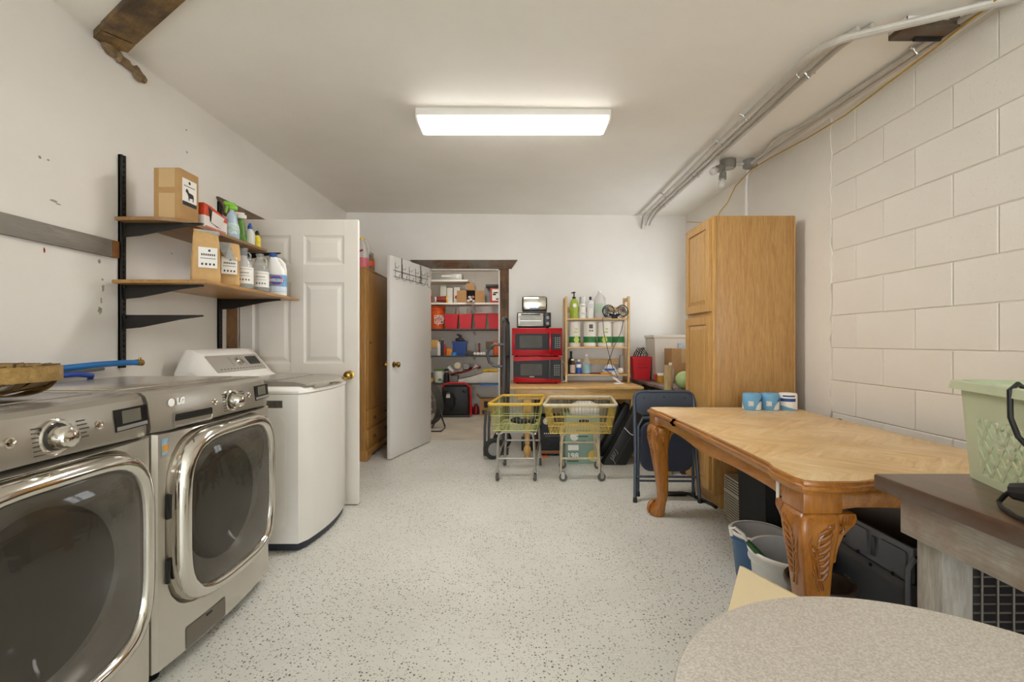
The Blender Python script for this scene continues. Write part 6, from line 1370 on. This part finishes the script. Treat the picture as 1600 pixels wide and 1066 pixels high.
q = lambda k, z: [(-.245*k, -.15*k, z), (.245*k, -.15*k, z), (.245*k, .15*k, z), (-.245*k, .15*k, z)]
b = B(); b.loft([q(.96, 0), q(1, .50), q(1.0, .53), q(.95, .53), q(.88, .02)]); b.out('body', mat('black_fabric_bin', '#2a2b2d', .85, bmp=.4, bs=200), t, ang=.3)
b = B(); b.loft([q(1.008, .50), q(1.015, .505), q(1.015, .535), q(.945, .535)], cap0=False, cap1=False); b.out('hem', M_BLACK, t)
M_INW = mat('bucket_inside', '#cfcfd0', .4)
bucket('bucket', 'blue bucket with a white rim under the dining table', 1.20, 2.285, 0, .10, .125, .235, mat('steel_blue_plastic', '#42668f', .4), M_LABEL, M_INW, False)
t = bucket('bucket', 'white bucket with a green handled brush, behind the carved leg', 1.165, 1.98, 0, .122, .148, .275, mat('white_bucket_plastic', '#cfd0d1', .4), M_LABEL, M_INW, False)
t = T('scrub_brush', 'green brush with a white hook end resting in the white bucket', 'brush', (1.075, 1.925, .20))
A0, A1 = Vector((.015, -.02, .0)), Vector((-.085, .055, .115))
b = B(); b.tube([A0, A0.lerp(A1, .5), A1], .012, 10, rads=[.012, .014, .011]); b.out('grip', mat('dark_green_plastic', '#2c5d2f', .4), t)
b = B(); d_ = (A1-A0).normalized(); c_ = A1+d_*.025; b.tube([A1, A1+d_*.02+Vector((0, 0, .012)), A1+d_*.05+Vector((-.01, 0, .012)), A1+d_*.07+Vector((-.015, 0, -.005)), A1+d_*.06+Vector((-.018, 0, -.03))], .007, 8); b.out('hook', M_LABEL, t)
b = B(); m_ = A0.lerp(A1, .45); b.box(-.012, .012, -.003, .003, -.005, .005, mx=Matrix.Translation(m_+Vector((-.004, -.012, .006)))); b.out('tag', M_LABEL, t)
t = T('crock', 'brown glazed crock behind the carved leg', 'crock', (1.112, 1.695, 0))
b = B(); b.lathe([(.09, 0), (.10, .01), (.106, .15), (.102, .26), (.106, .27), (.114, .277), (.116, .29), (.112, .298), (.102, .296), (.098, .275), (.098, .02), (.001, .018)], n=36); b.out('body', mat('brown_glaze', '#45382e', .35, var=.3, vs=12), t)
b = B(); b.lathe([(.097, .20), (.001, .205)], n=30); b.out('dark_content', M_INK, t)
# big grey appliance
M_GAP = mat('appliance_grey', '#5a5c60', .45, .2, var=.08); M_GAPL = mat('appliance_pale_grey', '#7f828a', .45, .3, var=.08)
t = T('grey_appliance', 'large grey appliance on its side under the near end of the dining table', 'appliance', (1.5, 1.9, 0))
gx, gy0, gy1, gh = 1.36, 1.605, 2.22, .445
B().box(gx+.02, 1.74, gy0, gy1, .01, gh-.02, .01).out('case', M_BLACK, t, True)
b = B(); b.prism([(gx, .0), (gx, .295), (gx+.012, .32), (gx+.03, .32), (gx+.03, .0)], 'y', gy0, gy1, .006); lp = b.out('lower_panel', M_GAP, t, True)
b = B(); b.prism([(gx+.012, .323), (gx+.018, .445), (gx+.035, .445), (gx+.03, .323)], 'y', gy0+.004, gy1-.004, .003); up_ = b.out('upper_panel', M_GAPL, t, True)
B().box(gx+.02, 1.74, gy0+.01, gy1-.01, gh-.02, gh, .006).out('top_cover', M_BLACK, t, True)
for (y0, y1, z0, z1) in ((1.63, 1.75, .335, .425), (1.81, 1.905, .345, .43)): B().prism(rrect(y0, y1, z0, z1, .008), 'x', gx+.008, gx+.016).out('pressed_panel', M_GAPL, up_, True)
for k in range(2):
    for j in range(3): B().box(gx+.008, gx+.016, 1.932+k*.02, 1.944+k*.02, .35+j*.026, .364+j*.026).out('vent_hole', M_INK, up_, True)
B().box(gx+.006, gx+.014, 1.77, 1.787, .345, .42, .002).out('catch', M_GAP, up_, True)
for y, z in ((1.68, .326), (1.85, .33), (1.785, .308)): B().lathe([(.007, 0), (.007, .004)], (gx+.006, y, z), 8, Matrix.Rotation(-PI/2, 4, 'Y')).out('screw', M_INK, t, True)
pl = B().box(gx-.002, gx+.001, 1.887, 1.92, .12, .208, .001).out('socket_plate', M_GREY, lp, True)
for z in (.170, .135): B().box(gx-.003, gx-.001, 1.897, 1.910, z, z+.022).out('socket', M_DGREY, pl, True)
b = B(); b.tube([(gx+.02, gy0, .415), (gx-.002, gy0, .38), (gx-.004, gy0, .32), (gx-.004, gy0, .012)], .009, 8); b.out('edge_rim', M_GAPL, t, True)
# ------------------------------------------------------------------ dark-topped work table at the right
ZK = .80
t = T('work_table', 'rough work table with a thick dark top holding the laundry basket', 'table', (1.5, .8, 0))
b = B(); b.box(.984, 2.0, .30, 1.278, ZK-.042, ZK, .006); b.out('top', M_DARKTOP, t, True)
M_OLDW = wood('old_white_wood', '#8d877d', '#b1aaa0', (9, 1.2, 9), 2.4, .65, 0, .25, '#8a7466')
M_OLDV = wood('old_white_wood_upright', '#85807a', '#aaa49a', (9, 9, 1.2), 2.4, .65, 0, .25)
B().box(1.012, 1.034, .33, 1.222, ZK-.138, ZK-.042, .002).out('apron', M_OLDW, t, True)
B().box(1.034, 1.96, 1.20, 1.222, ZK-.138, ZK-.042, .002).out('apron', M_OLDW, t, True)
for x, y in ((1.036, 1.128), (1.036, .35), (1.88, 1.128), (1.88, .35)): B().box(x, x+.075, y, y+.072, 0, ZK-.042, .003).out('leg', M_OLDV, t, True)
# wire crate under it
t = T('wire_crate', 'dark wire-fronted crate under the work table', 'crate', (1.6, 1.34, 0))
gx0, gx1, gy = 1.28, 1.98, 1.30
B().box(gx0, gx1, gy+.10, gy+.12, 0, .58).out('back_panel', M_BLACK, t, True)
b = B(); b.box(gx0, gx1, gy, gy+.12, 0, .015); b.box(gx0, gx0+.012, gy, gy+.12, 0, .58); b.box(gx1-.012, gx1, gy, gy+.12, 0, .58); b.out('shell', M_BLACKM, t, True)
b = B()
for k in range(22): b.tube([(gx0, gy, .03+k*.025), (gx1, gy, .03+k*.025)], .0028, 5)
b.out('horizontal_wires', mat('dull_wire', '#6e675e', .5, .5), t, True, stuff=True)
for k in range(16): b = B(); b.tube([(gx0+.02+k*.044, gy-.004, .0), (gx0+.02+k*.044, gy-.004, .58)], .0035, 6); b.out('upright_wire', MATS['dull_wire'], t, True)
b = B()
for k in range(5): b.tube([(1.50+.008*k, gy-.016-.002*k, .60), (1.502+.009*k, gy-.02, .45), (1.515+.01*k, gy-.018, .335+.01*k)], .005, 6)
b.solo('cord_bundle', M_GREY, 'pale grey bundle of cords hanging in front of the wire crate', 'cord')
# ------------------------------------------------------------------ laundry basket
M_LBK = mat('sage_plastic', '#c6ceae', .42, var=.05)
t = T('laundry_basket', 'sage green lattice laundry basket on the dark work table', 'laundry basket', (1.319, .988, ZK), -.33)
hwx, hwy, H = .195, .27, .255
def ringb(k, z, r=.06): return [(x*k, y*k, z) for x, y in rrect(-hwx, hwx, -hwy, hwy, r, 6)]
def kk(z): return .93+.07*z/H
b = B(); b.loft([ringb(.92, 0), ringb(.93, .002)]); b.out('floor', M_LBK, t)
b = B(); b.loft([ringb(1.0, H-.012), ringb(1.06, H-.014), ringb(1.085, H-.022), ringb(1.09, H-.022), ringb(1.07, H-.002), ringb(1.05, H), ringb(.985, H)], loop=True); b.out('rim', M_LBK, t, ang=.7)
def lattice(parent, P0, P1, name, grip):
    "wall between base corner run P0 and P1 (2D unit directions, scaled with height) with diamond holes"
    nx, nz = 13, 7; zlo, zhi = .022, .165; th = .003
    Lw = (Vector(P1)-Vector(P0)).length
    nrm = Vector((P1[1]-P0[1], -(P1[0]-P0[0]), 0)).normalized()
    def W(s_, z, d_=0):
        k_ = kk(z); q_ = Vector(P0).lerp(Vector(P1), s_); return Vector((q_[0]*k_, q_[1]*k_, z))+nrm*d_
    b = B()
    def quad(s0, s1, z0, z1):
        c_ = [(s0, z0), (s1, z0), (s1, z1), (s0, z1)]; b.loft([[W(s_, z) for s_, z in c_], [W(s_, z, -th) for s_, z in c_]])
    m0, m1 = .10, .90
    quad(0, 1, 0, zlo); quad(0, m0, zlo, zhi); quad(m1, 1, zlo, zhi)
    if grip: quad(0, .30, zhi, H-.012); quad(.70, 1, zhi, H-.012); quad(.30, .70, zhi, .200); quad(.30, .70, .232, H-.012)
    else: quad(0, 1, zhi, H-.012)
    # crossing ribs leave diamond openings
    n = 8
    for sgn in (1, -1):
        for k in range(-5, n+6):
            s_c = m0+(m1-m0)*k/n
            seg = []
            for j in range(13):
                z = zlo+(zhi-zlo)*j/12; s_ = s_c+sgn*(z-zlo)*.70/Lw
                if m0 <= s_ <= m1: seg.append((s_, z))
            if len(seg) < 2: continue
            w2 = .0042/Lw
            b.loft([[W(s_-w2*1.25, z), W(s_+w2*1.25, z), W(s_+w2*1.25, z, -th), W(s_-w2*1.25, z, -th)] for s_, z in seg])
    b.out(name, M_LBK, parent, ang=.4)
X_, Y_, r_ = hwx, hwy, .06
lattice(t, (-X_, Y_-r_, 0), (-X_, -Y_+r_, 0), 'lattice_side', False); lattice(t, (X_, -Y_+r_, 0), (X_, Y_-r_, 0), 'lattice_side', False)
lattice(t, (X_-r_, Y_, 0), (-X_+r_, Y_, 0), 'lattice_end', True); lattice(t, (-X_+r_, -Y_, 0), (X_-r_, -Y_, 0), 'lattice_end', True)
b = B()
for cx2, cy2, a0 in ((X_-r_, Y_-r_, 0), (-X_+r_, Y_-r_, PI/2), (-X_+r_, -Y_+r_, PI), (X_-r_, -Y_+r_, 1.5*PI)):
    A_ = [a0+PI/2*k/6 for k in range(7)]
    o1 = [(cx2+r_*math.cos(a), cy2+r_*math.sin(a)) for a in A_]; o2 = [(cx2+(r_-.003)*math.cos(a), cy2+(r_-.003)*math.sin(a)) for a in A_]; ring = o1+o2[::-1]
    b = B(); b.loft([[(x*kk(z), y*kk(z), z) for x, y in ring] for z in (0, H*.5, H-.012)]); b.out('corner', M_LBK, t, ang=.7)
# corded tool lying at the edge of the picture
t = T('corded_tool', 'black and yellow corded tool beside the laundry basket', 'tool', (1.06, .93, ZK))
b = B(); b.tube([(1.052, .985, ZK+.045), (1.062, .955, ZK+.05), (1.072, .92, ZK+.05)], .022, 10, rads=[.017, .022, .022]); b.out('grip', M_BLACK, t, True)
b = B(); b.tube([(1.072, .92, ZK+.05), (1.075, .80, ZK+.05)], .03, 12); b.out('motor_housing', M_YEL, t, True)
b = B(); b.box(1.045, 1.095, .80, .93, ZK, ZK+.025, .006); b.out('base_plate', M_BLACK, t, True)
b = B(); b.tube([(1.052, .985, ZK+.045), (1.058, 1.005, ZK+.03), (1.055, 1.015, ZK+.012), (1.045, 1.0, ZK+.006), (1.015, .94, ZK+.006), (1.005, .88, ZK+.006), (1.01, .80, ZK+.006)], .005, 8); b.out('cable', M_BLACK, t, True)
b = B(); b.tube([(1.19, 1.075, ZK+.20), (1.175, 1.07, ZK+.25), (1.145, 1.06, ZK+.264), (1.118, 1.052, ZK+.25), (1.112, 1.045, ZK+.19), (1.113, 1.03, ZK+.15), (1.12, 1.0, ZK+.115), (1.125, .96, ZK+.09)], .0055, 8); b.solo('black_cable', M_BLACK, 'black cable hanging over the laundry basket rim', 'cable')
# ------------------------------------------------------------------ leaning birch board and the round table in front
A_ = Vector((.727, 1.50, .44)); dd_ = Vector((.38, -.925, 0)); dn = Vector((-.145, -.05, -.44)); nn = dd_.cross(dn).normalized()
if nn.x > 0: nn = -nn
b = B(); L_ = .42
b.loft([[A_, A_+dd_*L_, A_+dd_*L_+dn, A_+dn], [q_-nn*.018 for q_ in (A_, A_+dd_*L_, A_+dd_*L_+dn, A_+dn)]])
b.solo('birch_board', M_BIRCH, 'pale birch board leaning by the round table and the carved leg', 'board')
m, nt, p = nodes('speckled_laminate'); v = coords(nt)
nz = noise(nt, v, 340, 3, .6); link(nt, ramp(nt, nz, [(.36, lin('#b3aba1')), (.5, lin('#c6bfb6')), (.66, lin('#d6d1ca'))]), p.inputs['Base Color']); p.inputs['Roughness'].default_value = .45
t = T('round_table', 'round speckled grey table in the right foreground', 'table', (.497, .448, 0))
ZR_ = .74; R_ = .327
B().lathe([(R_-.01, ZR_-.026), (R_-.003, ZR_-.024), (R_, ZR_-.018), (R_, ZR_-.006), (R_-.003, ZR_-.001), (R_-.008, ZR_)], n=96).out('top', m, t)
B().lathe([(.05, .03), (.035, .06), (.03, .4), (.035, ZR_-.05), (.10, ZR_-.026)], n=20).out('column', M_BLACKM, t)
for k in range(4):
    a = PI/4+PI/2*k; b = B(); b.tube([(.03*math.cos(a), .03*math.sin(a), .06), (.14*math.cos(a), .14*math.sin(a), .035), (.25*math.cos(a), .25*math.sin(a), .014)], .018, 8, rads=[.02, .018, .013]); b.out('foot', M_BLACKM, t)
# ------------------------------------------------------------------ conduits, wiring and lamp at the ceiling, right
def cz(x, y, d): return ceil(x, y)-d
def conduit(pts, r_, label, clips=(), name='conduit'):
    t = T(name, label, 'pipe', pts[0]); b = B(); b.tube(pts, r_, 10); b.out('pipe', M_GALV, t, True)
    for c_ in clips:
        b = B(); b.tube([(c_[0]-r_*2.6, c_[1], c_[2]+r_), (c_[0]-r_*1.3, c_[1], c_[2]+r_*.6), (c_[0], c_[1], c_[2]-r_*1.35), (c_[0]+r_*1.3, c_[1], c_[2]+r_*.6), (c_[0]+r_*2.6, c_[1], c_[2]+r_)], .006, 6); b.out('strap', M_ALU, t, True)
def along_(xa, ya, xb, yb, d, n=8): return [(xa+(xb-xa)*k/n, ya+(yb-ya)*k/n, cz(xa+(xb-xa)*k/n, ya+(yb-ya)*k/n, d)) for k in range(n+1)]
pA = [(1.503, 5.44, cz(1.5, 5.4, .16)), (1.505, 5.40, cz(1.5, 5.4, .06))]+along_(1.478, 5.28, 1.425, 2.40, .045)+[(1.42, 2.25, cz(1.45, 2.2, .046)), (1.438, 2.16, cz(1.45, 2.1, .046)), (1.485, 2.10, cz(1.5, 2.0, .046)), (1.88, 1.895, cz(1.9, 1.9, .046)), (2.0, 1.835, cz(2, 1.8, .046))]
conduit(pA, .0185, 'thickest ceiling conduit, bending towards the right wall near the camera', [(1.464, 4.5, cz(1.464, 4.5, .045)), (1.441, 3.25, cz(1.441, 3.25, .045)), (1.434, 2.87, cz(1.434, 2.87, .045))])
pB = [(1.555, 5.44, cz(1.5, 5.4, .12)), (1.565, 5.40, cz(1.5, 5.4, .05))]+along_(1.565, 5.25, 1.495, 2.33, .018)+[(1.50, 2.2, cz(1.5, 2.2, .016)), (1.535, 2.08, cz(1.5, 2.1, .016))]
conduit(pB, .0125, 'thin ceiling conduit next to the thickest one', [(1.558, 4.95, cz(1.57, 4.95, .018)), (1.535, 4.0, cz(1.54, 4, .018)), (1.498, 2.45, cz(1.495, 2.45, .018))])
pC = [(1.60, 5.44, cz(1.5, 5.4, .12)), (1.61, 5.40, cz(1.5, 5.4, .05))]+along_(1.615, 5.25, 1.546, 2.33, .018)+[(1.55, 2.2, cz(1.5, 2.2, .016)), (1.585, 2.06, cz(1.5, 2.1, .016))]
conduit(pC, .0125, 'thin ceiling conduit, farther right of the parallel pair', [(1.608, 4.95, cz(1.62, 4.95, .018)), (1.585, 4.0, cz(1.59, 4, .018)), (1.549, 2.45, cz(1.545, 2.45, .018))])
pD = [(1.865, 3.66, cz(1.865, 3.66, .04))]+[(1.86, 3.45, cz(1.86, 3.45, .03)), (1.83, 3.28, cz(1.83, 3.28, .02)), (1.835, 3.18, cz(1.84, 3.1, .02)), (1.875, 3.05, cz(1.86, 3, .02))]+along_(1.885, 2.95, 1.935, 1.75, .024)
conduit(pD, .013, 'grey conduit running along the top of the right wall to the junction box', [(1.916, 2.22, cz(1.916, 2.22, .024))])
pE = [(1.885, 3.66, cz(1.88, 3.66, .045))]+along_(1.905, 3.4, 1.962, 1.75, .03)
conduit(pE, .010, 'thinner grey conduit beside the one at the top of the right wall')
pts = [(1.90, 1.75, cz(1.9, 1.7, .045)), (1.945, 2.1, cz(1.94, 2.1, .048)), (1.95, 2.4, cz(1.95, 2.4, .065)), (1.955, 2.75, cz(1.95, 2.75, .085)), (1.95, 3.1, cz(1.95, 3.1, .075)), (1.92, 3.5, cz(1.9, 3.5, .06)), (1.885, 3.72, cz(1.9, 3.7, .075)), (1.83, 3.85, cz(1.9, 3.8, .16)), (1.80, 3.92, cz(1.9, 3.9, .27)), (1.75, 3.95, cz(1.9, 3.9, .34)), (1.70, 3.90, cz(1.9, 3.9, .42)), (1.66, 3.80, 2.06)]
B().tube(pts, .004, 6).solo('yellow_cable', mat('yellow_cable', '#b98f22', .5), 'thin yellow cable along the conduit, dropping behind the oak cabinet', 'cable')
B().tube([(1.66, 3.8, 2.04), (1.80, 4.4, 2.28), (1.97, 5.3, 2.52)], .0045, 6).solo('yellow_cable', MATS['yellow_cable'], 'pale cable end rising to the back right ceiling corner', 'cable')
t = T('junction_box', 'round grey junction box on the ceiling above the oak cabinet', 'junction box', (1.875, 3.70, cz(1.875, 3.7, .06)))
b = B(); b.lathe([(.052, .06), (.054, .055), (.054, .006), (.045, 0), (.001, 0)], n=18); b.out('box', M_GREY, t); b = B(); b.cyl((-.05, 0, .03), (-.13, 0, .03), .012, n=10); b.cyl((-.07, 0, .03), (-.085, 0, .03), .017, n=10); b.out('nipple', M_GALV, t)
t = T('bare_bulb_lamp', 'unlit twin-socket ceiling lamp with two bare bulbs', 'lamp', (1.70, 3.70, cz(1.7, 3.7, .07)))
b = B(); b.lathe([(.058, .07), (.06, .065), (.06, .012), (.05, 0), (.001, 0)], n=18); b.out('box', mat('cast_grey', '#8c877e', .55, .3), t)
M_BULB = glass('unlit_bulb_glass', '#d9d7d0', .55, .1)
def socket(p0, d_, lamp_len, lab):
    d_ = Vector(d_).normalized(); p0 = Vector(p0); mx = Vector((0, 0, 1)).rotation_difference(d_).to_matrix().to_4x4()
    b = B(); b.lathe([(.012, 0), (.014, .02), (.024, .03), (.028, .075), (.03, .085), (.02, .085)], p0, 16, mx); s_ = b.out('socket', MATS['cast_grey'], t)
    b = B(); b.lathe([(.014, .08), (.016, .092), (.028, .115), (.031, .135), (.026, .155), (.012, .166), (.001, .168)], p0, 18, mx); b.out('bulb', M_BULB, t)
socket((-.035, -.02, .02), (-.75, -.35, -.45), .1, ''); socket((-.035, .0, -.0), (-.12, -.05, -1), .1, '')
b = B(); b.tube([(1.885, 3.76, cz(1.88, 3.7, .05)), (1.885, 3.78, 2.4), (1.89, 3.78, 1.8), (1.89, 3.78, .3)], .012, 8); b.solo('white_conduit', M_WHITE, 'white painted conduit dropping behind the oak cabinet', 'pipe')
t = T('wood_block', 'dark wooden block with a bracket on the ceiling near the right wall', 'block', (1.82, 2.07, cz(1.82, 2.07, .035)))
b = B(); b.box(-.12, .11, -.055, .05, -.01, .036, .003); b.out('block', M_TRIMX, t)
b = B(); b.box(-.118, .06, -.057, -.054, .016, .034, .001); b.box(-.1215, -.119, -.05, .045, .012, .034); b.out('paint_drip', M_WHITE, t)
b = B(); b.box(-.03, .10, .012, .035, -.012, 0, .002); b.tube([(-.02, .03, -.014), (.10, .03, -.014)], .008, 8); b.out('bracket', M_BLACKM, t)

for o in list(C.objects):                                  # print_stuff: tiny printed marks stay joined
    if o.name.split('.')[0] == 'print': o['kind'] = 'stuff'
